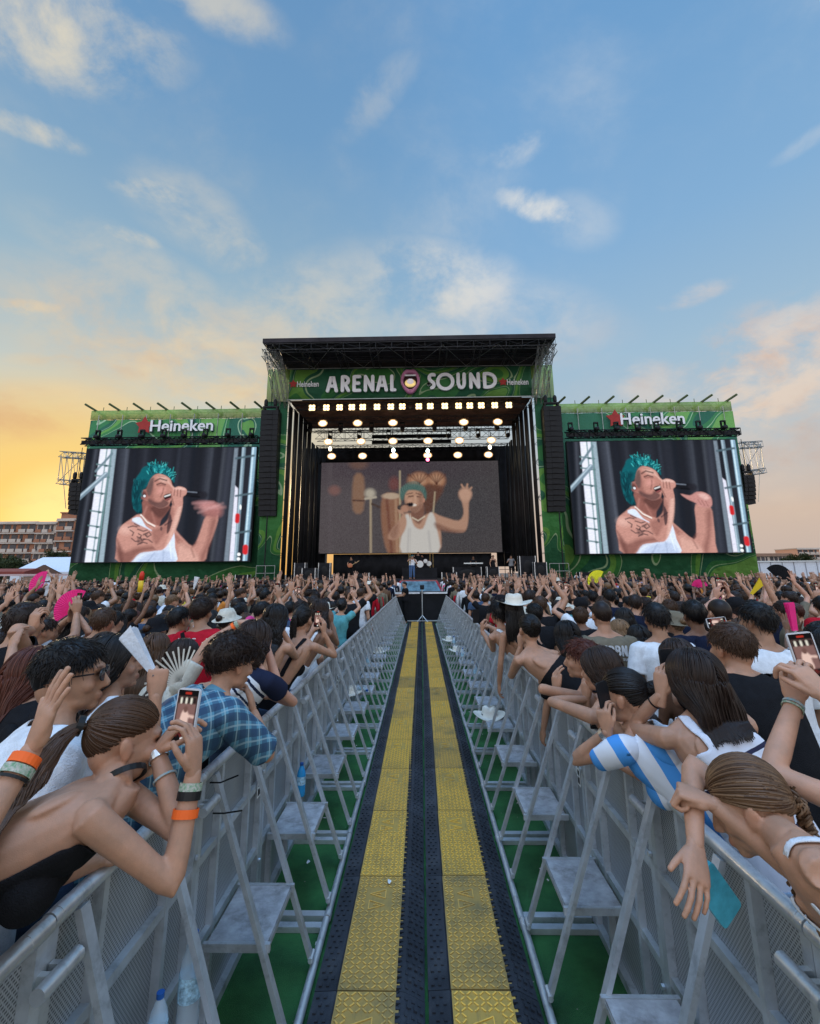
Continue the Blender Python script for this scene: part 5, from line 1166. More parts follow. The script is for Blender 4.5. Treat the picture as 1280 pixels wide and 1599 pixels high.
def hairmat(c):
    if c in HAIRM: return HAIRM[c]
    v = {'black': ((.006, .005, .005), (.020, .015, .013)), 'dark': ((.014, .008, .006), (.045, .024, .016)), 'brown': ((.035, .018, .010), (.11, .055, .030)), 'auburn': ((.045, .012, .008), (.12, .035, .02)), 'light': ((.10, .055, .028), (.30, .18, .095)), 'grey': ((.12, .11, .10), (.30, .28, .26)), 'teal': ((.02, .12, .14), (.04, .30, .32)), 'high': ((.045, .022, .012), (.26, .15, .08))}[c]
    m = bpy.data.materials.new('hair_'+c); m.use_nodes = True; t = m.node_tree; t.nodes.clear(); N = NT(t)
    at_ = N.n('ShaderNodeAttribute', attribute_name='lock').outputs['Fac']
    col = N.ramp(at_, [(.0, (*v[0], 1)), (.75, tuple((a+b)/2 for a, b in zip(*v))+(1,)), (1, (*v[1], 1))])
    bs = N.n('ShaderNodeBsdfPrincipled', {'Base Color': col, 'Roughness': .38, 'Specular IOR Level': .22})
    N.n('ShaderNodeOutputMaterial', {0: bs.outputs[0]}); HAIRM[c] = m; return m

DBG = None
class Body:
    """a posed human: builds one continuous skin surface, plus cloth and hair that follow it (world coordinates)"""
    def __init__(s, pelvis, neck, head=None, face=(0, 1, 0), sh_axis=None, hip_axis=None, head_fwd=None, head_up=None, fem=False, k=1.0, hk=1.0, arms=None, vox=.006, ground=0.0, build=1.0, foot_y=0.0, hands=True, handvox=.0036, clamp=True):
        s.k = k; s.fem = fem; s.P0 = np.array(pelvis, float); s.P1 = np.array(neck, float)
        if clamp and abs(s.P0[0]) < 1.33 and s.P0[1] < 21: s.P0[0] = math.copysign(1.33, s.P0[0])
        if head is not None:
            dd_ = s.P1-np.array(head, float); L_ = np.linalg.norm(dd_)
            if L_ > .158*k: s.P1 = np.array(head, float)+dd_/L_*.158*k
        f = _n((face[0], face[1], 0)); s.f = f
        s.sx = _n(sh_axis) if sh_axis is not None else np.cross(f, (0, 0, 1.)); s.hx = _n(hip_axis) if hip_axis is not None else np.cross(f, (0, 0, 1.))
        s.Pm = s.P0+np.array((0, 0, .24*k))+(s.P1-s.P0)*.08
        hf = _n(head_fwd if head_fwd is not None else f); hu = _n(head_up if head_up is not None else (0, 0, 1)); r = _n(np.cross(hf, hu)); hu = np.cross(r, hf)
        s.HR = np.stack([r, hf, hu], 1); T1 = _n(s.P1-s.Pm)
        s.hk = hk; s.H = np.array(head, float) if head is not None else s.P1+T1*.125*k+hf*.035*k
        s.mb = mb = MB(); w = build
        prof = [(.86, .10, .10), (.92, .168, .122), (1.0, .170, .124), (1.09, .146, .108), (1.19, .148, .110), (1.29, .166, .118), (1.37, .180, .112), (1.425, .172, .092), (1.463, .118, .070), (1.495, .058, .055)] if not fem else \
               [(.86, .10, .10), (.92, .172, .122), (1.0, .168, .122), (1.10, .128, .096), (1.19, .128, .096), (1.28, .142, .108), (1.36, .150, .102), (1.415, .150, .080), (1.458, .100, .060), (1.495, .048, .048)]
        s.prof = np.array(prof)
        rings = []
        for q, rx, ry in prof:
            c, R_, F_, T_ = s.sp(q); rings.append((c, R_, F_, rx*k*w, ry*k*w))
        loft(mb, rings, 20, 2.3)
        if fem:
            for sg in (-1, 1): c, R_, F_, T_ = s.sp(1.29); mb.ell(c+R_*sg*.072*k+F_*.078*k, np.array((.056, .056, .060))*k, 0, 14, 10)
        for sg in (-1, 1):
            c, R_, F_, T_ = s.sp(1.345); mb.ell(c+R_*sg*.078*k*w-F_*.082*k*w, np.array((.050, .018, .066))*k*w, 0, 12, 8, np.stack([R_, F_, T_], 1))
        # neck
        hb = s.H+s.HR@np.array((0, -.030, -.055))*hk; limb(mb, [s.P1-T1*.03*k, (s.P1+hb)/2+s.HR[:, 1]*-.004, hb], [.058*k if not fem else .049*k, .052*k if not fem else .044*k, .052*hk if not fem else .045*hk], 14)
        head_parts(mb, s.H, s.HR, hk, fem)
        # arms
        s.arms = {}; A = arms or {}; ua, fa = (.295*k, .262*k) if not fem else (.278*k, .245*k); s.hand_sets = []
        ra = (.050, .044, .040, .0385, .040, .030, .0245) if not fem else (.041, .036, .0315, .030, .032, .0255, .0225)
        for sg, nm in ((-1, 'L'), (1, 'R')):
            c, R_, F_, T_ = s.sp(1.425); sh = c+R_*sg*(.174 if not fem else .161)*k*w
            a = A.get(nm)
            if a is None: E = sh+np.array((0, 0, -.28*k))+R_*sg*.05; W = E+np.array((0, 0, -.2))+F_*.12; pose = 'relaxed'; nrm = None; hd = None
            else: W = np.array(a['w'], float); E = np.array(a['e'], float); pose = a.get('pose', 'relaxed'); nrm = a.get('n'); hd = a.get('d')
            mid_ = s.P1+(hb-s.P1)*.35; limb(mb, [mid_-s.HR[:, 1]*.0, mid_*.45+sh*.55-np.array((0, 0, .005)), sh-np.array((0, 0, .012))], [.036*k*w, .036*k*w, .040*k*w] if not fem else [.028*k, .030*k, .034*k], 10)
            up_ = max(0, _n(E-sh)[2]); sh = sh+np.array((0, 0, .035*k*up_))
            d = W-sh; L_ = np.linalg.norm(d)
            if L_ > (ua+fa)*.985: W = sh+d/L_*(ua+fa)*.985; d = W-sh; L_ = np.linalg.norm(d)
            L_ = max(L_, .12); dn = d/np.linalg.norm(d); x = (ua*ua-fa*fa+L_*L_)/(2*L_); h = math.sqrt(max(0, ua*ua-x*x)); pr = (E-sh)-dn*((E-sh)@dn)
            pr = pr/np.linalg.norm(pr) if np.linalg.norm(pr) > 1e-4 else np.array((0, 0, -1.)); E = sh+dn*x+pr*h; fa_d = _n(W-E); W = E+fa_d*fa
            s.arms[nm] = (sh, E, W)
            limb(mb, [c+R_*sg*.10*k+T_*.0, sh, sh+(E-sh)*.35, sh+(E-sh)*.7, E, E+(W-E)*.28, E+(W-E)*.7, W, W+fa_d*.022*k], [ra[0]*k*.9, ra[0]*k, ra[1]*k*1.03, ra[2]*k, ra[3]*k, ra[4]*k, ra[5]*k*1.05, ra[6]*k*.97, .008*k], 12)
            # hand frame
            hz = _n(hd) if hd is not None else fa_d; ny = np.array(nrm, float) if nrm is not None else (F_ if hz[2] > .2 else np.array((0, 0, -1.)) if abs(hz[2]) < .6 else -R_*sg)
            ny = ny-hz*(ny@hz); ny = _n(ny) if np.linalg.norm(ny) > 1e-3 else _n(np.cross(hz, R_)); hx = np.cross(ny, hz)
            if sg < 0: hx = -hx                            # mirrored hand
            s.hand_sets.append((W, np.stack([hx, ny, hz], 1), pose, sg))
        # legs
        s.legs = []
        for sg in (-1, 1):
            hp = s.P0+s.hx*sg*.088*k+np.array((0, 0, -.06*k)); fy = f*foot_y; ank = np.array((hp[0]+fy[0]+s.hx[0]*sg*.03, hp[1]+fy[1]+s.hx[1]*sg*.03, ground+.08*k)); kn = (hp+ank)/2+f*.03
            limb(mb, [hp, hp*.6+kn*.4, kn, kn*.65+ank*.35, ank, ank+np.array((0, 0, -.03))], [.088*k, .075*k, .054*k, .055*k, .036*k, .036*k], 12)
            mb.ell(ank+f*.06+np.array((0, 0, -.045*k)), (.045*k, .045*k, .035*k), 0, 10, 6); mb.ell(ank+f*.11+np.array((0, 0, -.05*k)), (.042*k, .05*k, .028*k), 0, 10, 6); s.legs.append((hp, kn, ank))
        if DBG: print('DBG', DBG, {n: [tuple(int(q) for q in proj(p_)) for p_ in v] for n, v in s.arms.items()}, 'stretch', round(float(np.linalg.norm(s.P1-s.P0)/(.51*s.k)), 2), 'neck', [int(q) for q in proj(s.P1)], 'P1', s.P1.round(2), 'H', s.H.round(2))
        V, Q, N_ = remesh(mb, vox, 3 if vox < .01 else 2, .5); s.nb = len(V)
        s.Vb, s.Qb, s.Nb = V, Q, N_; Vs, Qs = [V], [Q]; off = len(V)
        for W, R_, pose, sg in s.hand_sets:
            hV, hQ, _ = hand_mesh(pose if hands else 'relaxed', handvox); hk_ = k*(1.0 if not fem else .93)
            v = (hV*hk_)@R_.T+W; q = hQ if sg > 0 else hQ[:, ::-1]
            Vs.append(v); Qs.append(q+off); off += len(v)
        s.V = np.concatenate(Vs); s.Q = np.concatenate(Qs)
        # tint: lips, brows, stubble-free cheeks, ears, finger joints
        h = (s.V-s.H)@s.HR/hk; tint = np.ones((len(s.V), 3))
        def blob(c, r, col, a=1):
            d = np.sqrt((((h-np.array(c))/np.array(r))**2).sum(1)); w_ = np.clip(1.3-d, 0, 1)[:, None]*a; tint[:] = tint*(1-w_)+np.array(col)*w_
        near = np.abs(h).max(1) < .2
        if near.any():
            blob((0, .094, -.061), (.023, .020, .011), (.80, .45, .45), .9 if fem else .6)
            for sg in (-1, 1): blob((sg*.030, .088, .012), (.016, .02, .008), (.22, .15, .13)); blob((sg*.031, .086, .033), (.020, .03, .006), (.18, .12, .10)); blob((sg*.078, -.005, -.01), (.014, .026, .034), (1.05, .82, .76), .5); blob((sg*.045, .07, -.02), (.02, .03, .02), (1.05, .86, .82), .4)
            if not fem: blob((0, .075, -.078), (.05, .06, .035), (.72, .68, .68), .6)
        s.tint = tint
    def sp(s, q):
        """spine frame at profile height q"""
        t = (q-.98)/(1.49-.98)
        hd_ = _n(s.H-s.P1)*.5+_n(s.P1-s.P0)*.5; C1 = s.P0+np.array((0, 0, .17*s.k))+(s.P1-s.P0)*.04; C2 = s.P1-hd_*.15*s.k
        if t < 0: c = s.P0+np.array((0, 0, (q-.98)*s.k)); T_ = np.array((0, 0, 1.))
        elif t > 1: T_ = _n(s.P1-C2); c = s.P1+T_*(q-1.49)*s.k
        else: u_ = 1-t; c = u_**3*s.P0+3*u_*u_*t*C1+3*u_*t*t*C2+t**3*s.P1; T_ = _n(3*u_*u_*(C1-s.P0)+6*u_*t*(C2-C1)+3*t*t*(s.P1-C2))
        a = min(max(t, 0), 1); R_ = _n(s.hx*(1-a)+s.sx*a); R_ = _n(R_-T_*(R_@T_)*.25); F_ = _n(np.cross(T_, R_)); return c, R_, F_, T_
    def coords(s, P_, ns=42):
        qs = np.linspace(.80, 1.62, ns); fr = [s.sp(q) for q in qs]; C = np.array([f[0] for f in fr])
        d = ((P_[:, None, :]-C[None])**2).sum(2); i = d.argmin(1); T_ = np.array([f[3] for f in fr])[i]; R_ = np.array([f[1] for f in fr])[i]; F_ = np.array([f[2] for f in fr])[i]; dl = P_-C[i]
        return qs[i]+(dl*T_).sum(1)/s.k, (dl*R_).sum(1)/s.k, (dl*F_).sum(1)/s.k
    def classify(s):
        if hasattr(s, 'S'): return
        P_ = s.Vb; s.S, s.U, s.W_ = s.coords(P_, 150 if len(P_) < 60000 else 110); n = len(P_); s.arm = np.full(n, -1.0); k = s.k
        for nm, (sh, E, W) in s.arms.items():
            d, t = segd(P_, sh, E); m_ = (d < .066*k) & (np.abs(s.U) > (.145 if not s.fem else .125)) | ((d < .056*k) & (t > .25)); s.arm = np.where(m_, np.maximum(s.arm, t), s.arm)
            d2, t2 = segd(P_, E, W); m2 = (d2 < .052*k) & (d2 <= d+1e-9); s.arm = np.where(m2, np.maximum(s.arm, 1+t2), s.arm)
        s.headd = np.linalg.norm(P_-s.H, axis=1)
    def part(s, name, mat, parent, tone=None):
        pass
    def emit(s, root, tone, name='person_body'):
        V = s.V-np.array(root.location); return npmesh('body', V, s.Q, None, skin(tone), root, True, None, {'tint': s.tint})
    def garment(s, root, name, mat, g, off, wr=.004, wsc=14, thick=.004, seed=0):
        """cloth from the skin region where g > 0, moved out along the normals"""
        s.classify(); keep = g > 0; Q = s.Qb[keep[s.Qb].all(1)]
        if not len(Q): return None
        used = np.unique(Q); mp = np.full(s.nb, -1); mp[used] = np.arange(len(used)); Q2 = mp[Q]; V = s.Vb[used].copy(); N_ = s.Nb[used]
        o_ = off[used] if isinstance(off, np.ndarray) else off
        st = V*np.array((1, 1, .55)); fold = vnoise(st, wsc, seed)*.6+(1-np.abs(vnoise(st, wsc*.55, seed+3))*2)*.7
        e = np.concatenate([Q2[:, [0, 1]], Q2[:, [1, 2]], Q2[:, [2, 3]], Q2[:, [3, 0]]]); es = np.sort(e, 1); key = es[:, 0].astype(np.int64)*len(V)+es[:, 1]
        uq, cnt = np.unique(key, return_counts=True); bk = uq[cnt == 1]; be = np.stack([bk//len(V), bk % len(V)], 1).astype(int)
        bnd = np.zeros(len(V), bool); bnd[be.ravel()] = True
        V = V+N_*(np.asarray(o_)+wr*fold*(1-.7*bnd)).reshape(-1, 1)
        for _ in range(12):
            acc = np.zeros_like(V); c = np.zeros(len(V)); np.add.at(acc, be[:, 0], V[be[:, 1]]); np.add.at(acc, be[:, 1], V[be[:, 0]]); np.add.at(c, be.ravel(), 1); m_ = c > 0; V[m_] = V[m_]*.4+.6*acc[m_]/c[m_][:, None]
        S_, U_, W__ = s.S[used], s.U[used], s.W_[used]
        o = npmesh(name, V-np.array(root.location), Q2, None, mat, root, True, None, {'suv': np.stack([S_, U_, W__], 1)})
        md = o.modifiers.new('t', 'SOLIDIFY'); md.thickness = thick; md.offset = 1.0; return o
    def tee(s, root, mat, sleeve=.55, off=.012, hem=.90, neckl=1.478, name='top', wr=.006, seed=0, loose=.012):
        s.classify(); notarm = s.arm < 0
        g = np.where(notarm, np.minimum(s.S-hem, neckl-s.S+.02*np.clip(np.abs(s.U)/.06-1, -1, 0)), sleeve-s.arm); g = np.where((s.headd < .15*s.hk), -1, g)
        of = off+loose*np.clip((1.32-s.S)/.3, 0, 1)*notarm+.010*np.clip(s.arm/.5, 0, 1)*(s.arm >= 0)
        return s.garment(root, name, mat, g, of, wr, 13, .004, seed)
    def tank(s, root, mat, low=1.36, strap=(.045, .085), hem=.92, off=.005, top=1.47, name='tank_top', back=None, wr=.002):
        s.classify(); notarm = s.arm < 0; lw = np.where(s.W_ < 0, back if back is not None else low, low)
        body = np.minimum(s.S-hem, lw-s.S); st = np.minimum(np.minimum(np.abs(s.U)-strap[0], strap[1]-np.abs(s.U)), top+.02-s.S) if strap else np.full(s.nb, -1.)
        side = .135 - np.abs(s.U)+np.clip((1.30-s.S), 0, 1)*1.2
        g = np.where(notarm, np.maximum(np.minimum(body, side if strap else 1), np.minimum(st, s.S-1.2)), -1); g = np.where(s.headd < .15*s.hk, -1, g)
        return s.garment(root, name, mat, g, off, wr, 16, .003)
    def pants(s, root, mat, cuff=.10, waist=1.02, off=.008, name='trousers', wr=.004):
        s.classify(); leg = (s.arm < 0) & (s.headd > .3)
        g = np.where(leg, np.minimum(waist-s.S, s.Vb[:, 2]-cuff), -1); return s.garment(root, name, mat, g, off, wr, 10)

# hair ------------------------------------------------------------------
def HZ(d):
    r = np.tile(HRR, (len(d), 1)); r[:, 2] = np.where(d[:, 2] < 0, .128, HRR[2]); return r
HC = np.array((0, -.013, .035)); HRR = np.array((.077, .099, .090))
def hairline(d, low=-.72, front=.52, side=-.08):
    """1 where hair grows; d are unit directions in the head frame (x right, y forward, z up)"""
    az = np.arctan2(np.abs(d[:, 0]), -d[:, 1])/math.pi
    h = np.where(az < .5, low+(side-low)*(az/.5)**2.4, side+(front-side)*(np.clip(az-.5,0,1)/.5)**1.5)
    return d[:, 2]-h
def tubes(P_, R_, n=4, seed=0, val=None):
    """P_ (m,k,3) guide curves -> one mesh of thin tapered tubes"""
    m_, k = P_.shape[:2]; T_ = np.gradient(P_, axis=1); T_ /= np.linalg.norm(T_, axis=2, keepdims=True)+1e-9
    a = np.array((.31, .82, .47)); A_ = np.cross(T_, a); A_ /= np.linalg.norm(A_, axis=2, keepdims=True)+1e-9; B_ = np.cross(T_, A_)
    th = 2*math.pi*np.arange(n)/n
    V = P_[:, :, None, :]+R_[:, :, None, None]*(A_[:, :, None, :]*np.cos(th)[None, None, :, None]+B_[:, :, None, :]*np.sin(th)[None, None, :, None])
    V = V.reshape(-1, 3); i = np.arange(m_)[:, None, None]*k*n; j = np.arange(k-1)[None, :, None]*n; c = np.arange(n)[None, None, :]; c2 = (c+1) % n
    Q = np.stack([i+j+c, i+j+c2, i+j+n+c2, i+j+n+c], -1).reshape(-1, 4)
    v = (np.random.RandomState(seed).rand(m_) if val is None else val); at_ = np.repeat(v, k*n)
    return V, Q, at_
def hair(body, root, style='short', col='dark', n=900, L=.05, seed=0, knot=None, name='hair', low=-.72, front=.52, thick=1.0, wave=0.0, vol=0.0, part_x=0.0, spread=.03, parent=None, gdir=None, seg=12, tail_w=.03):
    rs = np.random.RandomState(seed); hk = body.hk; R_ = body.HR; H = body.H
    d = rs.normal(size=(n*5, 3)); d /= np.linalg.norm(d, axis=1, keepdims=True); d = d[hairline(d, low, front) > 0][:n]; n = len(d)
    Wd = lambda loc: H+(loc*hk)@R_.T
    surf = lambda dd, o=0.0: HC+dd*(HZ(dd)+o)
    edge = np.clip(1-hairline(d, low, front)/.16, 0, 1)
    t = np.linspace(0, 1, seg)[None, :, None]; parts = []
    down = np.array((0, 0, -1.)) if gdir is None else _n(gdir); dl = R_.T@down                 # gravity in the head frame
    if style in ('short', 'curly', 'crop'):
        nn = d/HZ(d); nn /= np.linalg.norm(nn, axis=1, keepdims=True)
        flow = np.stack([d[:, 0]*.3, np.where(d[:, 2] > .5, .9*(rs.rand(n)-.1), -.35), -np.clip(1-d[:, 2], 0, 1)*.9], 1); flow += rs.normal(size=(n, 3))*.5; flow -= nn*(flow*nn).sum(1, keepdims=True)
        ln = L*(.6+.6*rs.rand(n))*(.55+.6*np.clip(d[:, 2]+.4, 0, 1))*(1-.6*edge); base = surf(d)-d*(edge*.009)[:, None]
        up_ = .62 if style == 'short' else .35 if style == 'crop' else 1.15
        P_ = base[:, None, :]+nn[:, None, :]*(ln[:, None, None]*t*up_*(1-.35*t))+flow[:, None, :]*(ln[:, None, None]*t**1.4*(.9 if style != 'curly' else .45))+dl*(ln[:, None, None]*t**2*.25)
        if style == 'curly':
            ph = rs.rand(n)[:, None]*6.28; tt = t[:, :, 0]*6.28*(1.1+rs.rand(n)[:, None]*.9)+ph; rr_ = .011*(.6+.7*rs.rand(n))[:, None]*np.sqrt(t[:, :, 0]); e1 = np.cross(nn, (.2, .5, .8)); e1 /= np.linalg.norm(e1, axis=1, keepdims=True); e2 = np.cross(nn, e1)
            P_ = P_+e1[:, None, :]*(rr_*np.cos(tt))[..., None]+e2[:, None, :]*(rr_*np.sin(tt))[..., None]
        Pw = H+(P_*hk)@R_.T; rad_ = (.0030*thick*(1-.6*t[:, :, 0]))*np.ones((n, 1))*hk; parts.append((Pw, rad_))
    else:
        kd = _n(knot if knot is not None else (0, -.9, .2))
        if style in ('ponytail', 'bun', 'braid'):
            dot = np.clip(d@kd, -1, 1); om = np.arccos(dot)[:, None, None]; so_ = np.sin(om)+1e-6
            tt = t; dd = (np.sin((1-tt)*om)/so_)*d[:, None, :]+(np.sin(tt*om)/so_)*kd
            lift = .002+.009*np.sin(tt*math.pi)+rs.rand(n)[:, None, None]*.004-(edge*.009)[:, None, None]*(1-tt)**2; P_ = HC+dd*(np.where(dd[..., 2:3] < 0, np.array((HRR[0], HRR[1], .128)), HRR)+lift)
            Pw = H+(P_*hk)@R_.T; parts.append((Pw, np.full((n, seg), .0032*thick*hk)))
            kp = H+(R_@((HC+kd*(HRR+.018))*hk)); out = R_@kd
            if style == 'ponytail':
                m2 = int(n*.55); a = rs.rand(m2)*6.28; q = np.sqrt(rs.rand(m2)); u = np.cross(out, (0, 0, 1.)); u = _n(u); ln = L*(.7+.4*rs.rand(m2)); ts = np.linspace(0, 1, seg*2)[None, :]
                w_ = tail_w*(.35+1.0*np.sin(np.clip(ts*1.5, 0, 1.57))**1.0)*(1-.35*ts)
                fall = out[None, None, :]*(.055*(1-np.exp(-ts*7)))[..., None]+down*((ln[:, None]*ts-.02*(1-np.exp(-ts*9))*1.0))[..., None]
                Pw = kp+fall+u*(np.cos(a)[:, None]*q[:, None]*w_)[..., None]+out*(np.sin(a)[:, None]*q[:, None]*w_*.7)[..., None]
                if wave: ph = rs.rand(m2)[:, None]*6.28; Pw = Pw+u*(wave*np.sin(ts*16+ph)*ts)[..., None]+out*(wave*.6*np.cos(ts*13+ph)*ts)[..., None]
                parts.append((body.push(Pw), (.0034*thick*(1-.5*ts))*np.ones((m2, 1))*hk))
            elif style == 'bun':
                m2 = 90; ts = np.linspace(0, 1, seg*2); a0 = rs.rand(m2)*6.28; tl = rs.normal(size=(m2, 3)); tl /= np.linalg.norm(tl, axis=1, keepdims=True); e1 = np.cross(tl, (.3, .2, .9)); e1 /= np.linalg.norm(e1, axis=1, keepdims=True); e2 = np.cross(tl, e1)
                ang = a0[:, None]+ts[None]*3.5; Pw = kp+out*.02+(e1[:, None]*np.cos(ang)[..., None]+e2[:, None]*np.sin(ang)[..., None])*L*(.75+.3*rs.rand(m2))[:, None, None]
                parts.append((Pw, np.full((m2, seg*2), .0048*thick*hk)))
            else:
                ts = np.linspace(0, 1, 60); bo = _n(out+np.array((0, 0, -.3))); u = _n(np.cross(out, (0, 0, 1.)))
                for j in range(3):
                    for q in range(16):
                        ph = ts*34+j*2.094; off_ = rs.normal(size=3)*.005
                        Pw = kp+out*(.03*(1-np.exp(-ts*8)))[:, None]+down*(L*ts)[:, None]+u*(.014*np.sin(ph))[:, None]+out*(.008*np.sin(2*ph))[:, None]+off_+u*.05*ts[:, None]**2
                        parts.append((body.push(Pw[None]), np.full((1, 60), .0050*thick*hk)))
        else:                                              # 'long': over the scalp, then hanging
            sg = np.where(d[:, 0] > part_x, 1., -1.); tgt = np.stack([sg*np.clip(np.abs(d[:, 0])*1.3+.25, 0, .95), np.clip(d[:, 1]-.35, -1, .1), np.full(n, -.12)], 1); tgt /= np.linalg.norm(tgt, axis=1, keepdims=True)
            lowm = d[:, 2] < -.05; tgt[lowm] = d[lowm]*np.array((1, 1, .3)); tgt /= np.linalg.norm(tgt, axis=1, keepdims=True)
            om = np.arccos(np.clip((d*tgt).sum(1), -1, 1))[:, None, None]; so_ = np.sin(om)+1e-6; dd = np.where(om > .02, (np.sin((1-t)*om)/so_)*d[:, None, :]+(np.sin(t*om)/so_)*tgt[:, None, :], tgt[:, None, :])
            lift = (.005+vol)*(1+.0*t)+rs.rand(n)[:, None, None]*(.010+vol*.6)*t**.5; A_ = H+((HC+dd*(np.where(dd[..., 2:3] < 0, np.array((HRR[0], HRR[1], .128)), HRR)+lift))*hk)@R_.T
            ts = np.linspace(0, 1, seg*2)[None, 1:]; ln = L*(.68+.40*rs.rand(n)**.6)-np.clip(A_[:, -1, 2]*0, 0, 1); endp = A_[:, -1]
            rad0 = endp-H; rad0[:, 2] = 0; back = -R_[:, 1]*np.array((1, 1, 0)); dv = rad0*1.0; dv /= np.linalg.norm(dv, axis=1, keepdims=True)+1e-6
            lc = ((endp-H)@R_)/hk; cols = np.clip(lc[:, 0], -.085, .085)*.92; tb_ = H+hk*(cols[:, None]*_n(R_[:, 0]*np.array((1, 1, .0)))[None]+(-(.088+.022*rs.rand(n)))[:, None]*_n(R_[:, 1]*np.array((1, 1, 0)))[None]); gq = np.clip(ts*ln[:, None]/.11, 0, 1); gq = gq*gq*(3-2*gq); hz_ = tb_-endp; hz_[:, 2] = 0
            B_ = endp[:, None]+hz_[:, None]*gq[..., None]+down*(ln[:, None]*ts)[..., None]+dv[:, None]*(spread*np.sin(ts*2.2)*(.3+rs.rand(n)[:, None]))[..., None]+back*(.03*ts)[..., None]
            if wave: ph = rs.rand(n)[:, None]*6.28; B_ = B_+dv[:, None]*(wave*np.sin(ts*20+ph)*np.clip(ts*2, 0, 1))[..., None]+np.cross(dv, down)[:, None]*(wave*np.cos(ts*17+ph)*np.clip(ts*2, 0, 1))[..., None]
            Pw = np.concatenate([A_, body.push(B_)], 1); kk = Pw.shape[1]; parts.append((Pw, np.full((n, kk), .0034*thick*hk)*(1-.45*np.linspace(0, 1, kk)**3)[None]))
    Vs, Qs, As = [], [], []; off = 0
    for i, (Pw, rr_) in enumerate(parts):
        val = np.clip(rs.rand(len(Pw))*.75+.25*rs.rand(), 0, 1); V, Q, a = tubes(Pw, rr_, 4 if n > 400 else 3, seed+i, val); Vs.append(V); Qs.append(Q+off); As.append(a); off += len(V)
    if n > 1000:                                           # flyaway hairs
        m3 = 110; q = rs.randint(0, n, m3); nn3 = d[q]/HZ(d[q]); nn3 /= np.linalg.norm(nn3, axis=1, keepdims=True); dr = nn3*.6+rs.normal(size=(m3, 3))*.6; t3 = np.linspace(0, 1, 7)[None, :, None]
        P3 = surf(d[q])[:, None]+nn3[:, None]*.006+dr[:, None]*(t3*(.018+.03*rs.rand(m3))[:, None, None])+dl*(t3**2*.018)
        parts.append((H+(P3*hk)@R_.T, np.full((m3, 7), .0007)))
    # dark under-cap hugging the scalp
    nu, nv = 36, 20; th, ph = np.meshgrid(np.linspace(0, 2*math.pi, nu+1)[:-1], np.linspace(0.02, math.pi*.8, nv)); D = np.stack([np.sin(ph)*np.cos(th), np.sin(ph)*np.sin(th), np.cos(ph)], -1).reshape(-1, 3)
    thk = .003+(.5*L*.5 if style in ('short',) else .55*L if style == 'curly' else .002)*1.0; hl = hairline(D, low, front); th_ = thk*np.clip(hl*3, 0, 1)-.010*np.clip(1-hl/.14, 0, 1)
    Cw = H+((HC+D*(HZ(D)+th_[:, None]))*hk)@R_.T; idx = np.arange(nu*nv).reshape(nv, nu); Qc = np.stack([idx[:-1], np.roll(idx[:-1], -1, 1), np.roll(idx[1:], -1, 1), idx[1:]], -1).reshape(-1, 4)[:, ::-1]
    Qc = Qc[(hl[Qc] > -.04).all(1)]; Vs.append(Cw); Qs.append(Qc+off); As.append(np.full(len(Cw), .12))
    V = np.concatenate(Vs); Q = np.concatenate(Qs); a = np.concatenate(As)
    return npmesh(name, V-np.array(root.location), Q, None, hairmat(col), root if parent is None else parent, True, None, {'lock': np.stack([a, a, a], 1)})
def _push(s, P_):
    """keep hanging hair outside the trunk"""
    sh = P_.shape; X_ = P_.reshape(-1, 3).copy(); q, u, w = s.coords(X_); m_ = (q > .9) & (q < 1.47)
    rx = np.interp(q, s.prof[:, 0], s.prof[:, 1])+.022; ry = np.interp(q, s.prof[:, 0], s.prof[:, 2])+.022
    e = np.sqrt((u/rx)**2+(w/ry)**2); ins = m_ & (e < 1)
    if ins.any():
        qs = np.linspace(.80, 1.62, 42); fr = [s.sp(z) for z in qs]; i = np.clip(np.round((q-.80)/.02).astype(int), 0, 41); Fv = np.array([f[2] for f in fr])[i]
        tgt = -ry*np.sqrt(np.clip(1-(u/rx)**2, 0, 1)); dlt = (tgt-w)*s.k; X_[ins] += Fv[ins]*dlt[ins][:, None]
    return X_.reshape(sh)
Body.push = _push
def band(root, c, d, r, w, mat, name='wristband', thick=.0025, sq=1.0, nrm=None):
    """a strap round a limb at c, limb direction d"""
    d = _n(d); a = _n(np.cross(d, (.1, .3, .9))) if nrm is None else _n(np.array(nrm)-d*(np.array(nrm)@d)); b = np.cross(d, a); mb = MB(); V = []; n = 20
    for (rr_, z) in ((r, -w/2), (r+thick, -w/2), (r+thick, w/2), (r, w/2)):
        for k in range(n): t = 2*math.pi*k/n; V.append(np.array(c)+d*z+(a*math.cos(t)*sq+b*math.sin(t))*rr_-np.array(root.location))
    F = [(i*n+k, i*n+(k+1) % n, ((i+1) % 4)*n+(k+1) % n, ((i+1) % 4)*n+k) for i in range(4) for k in range(n)]
    mb.add(V, F); return mb.build(name, mat, root, False)
def cloth(name, c, rough=.9, c2=None, var=.14, sheen=0):
    return pm('cloth_'+name, c, rough, var=var, scale=22, bump=.5, bscale=240, sheen=sheen, spec=.08)
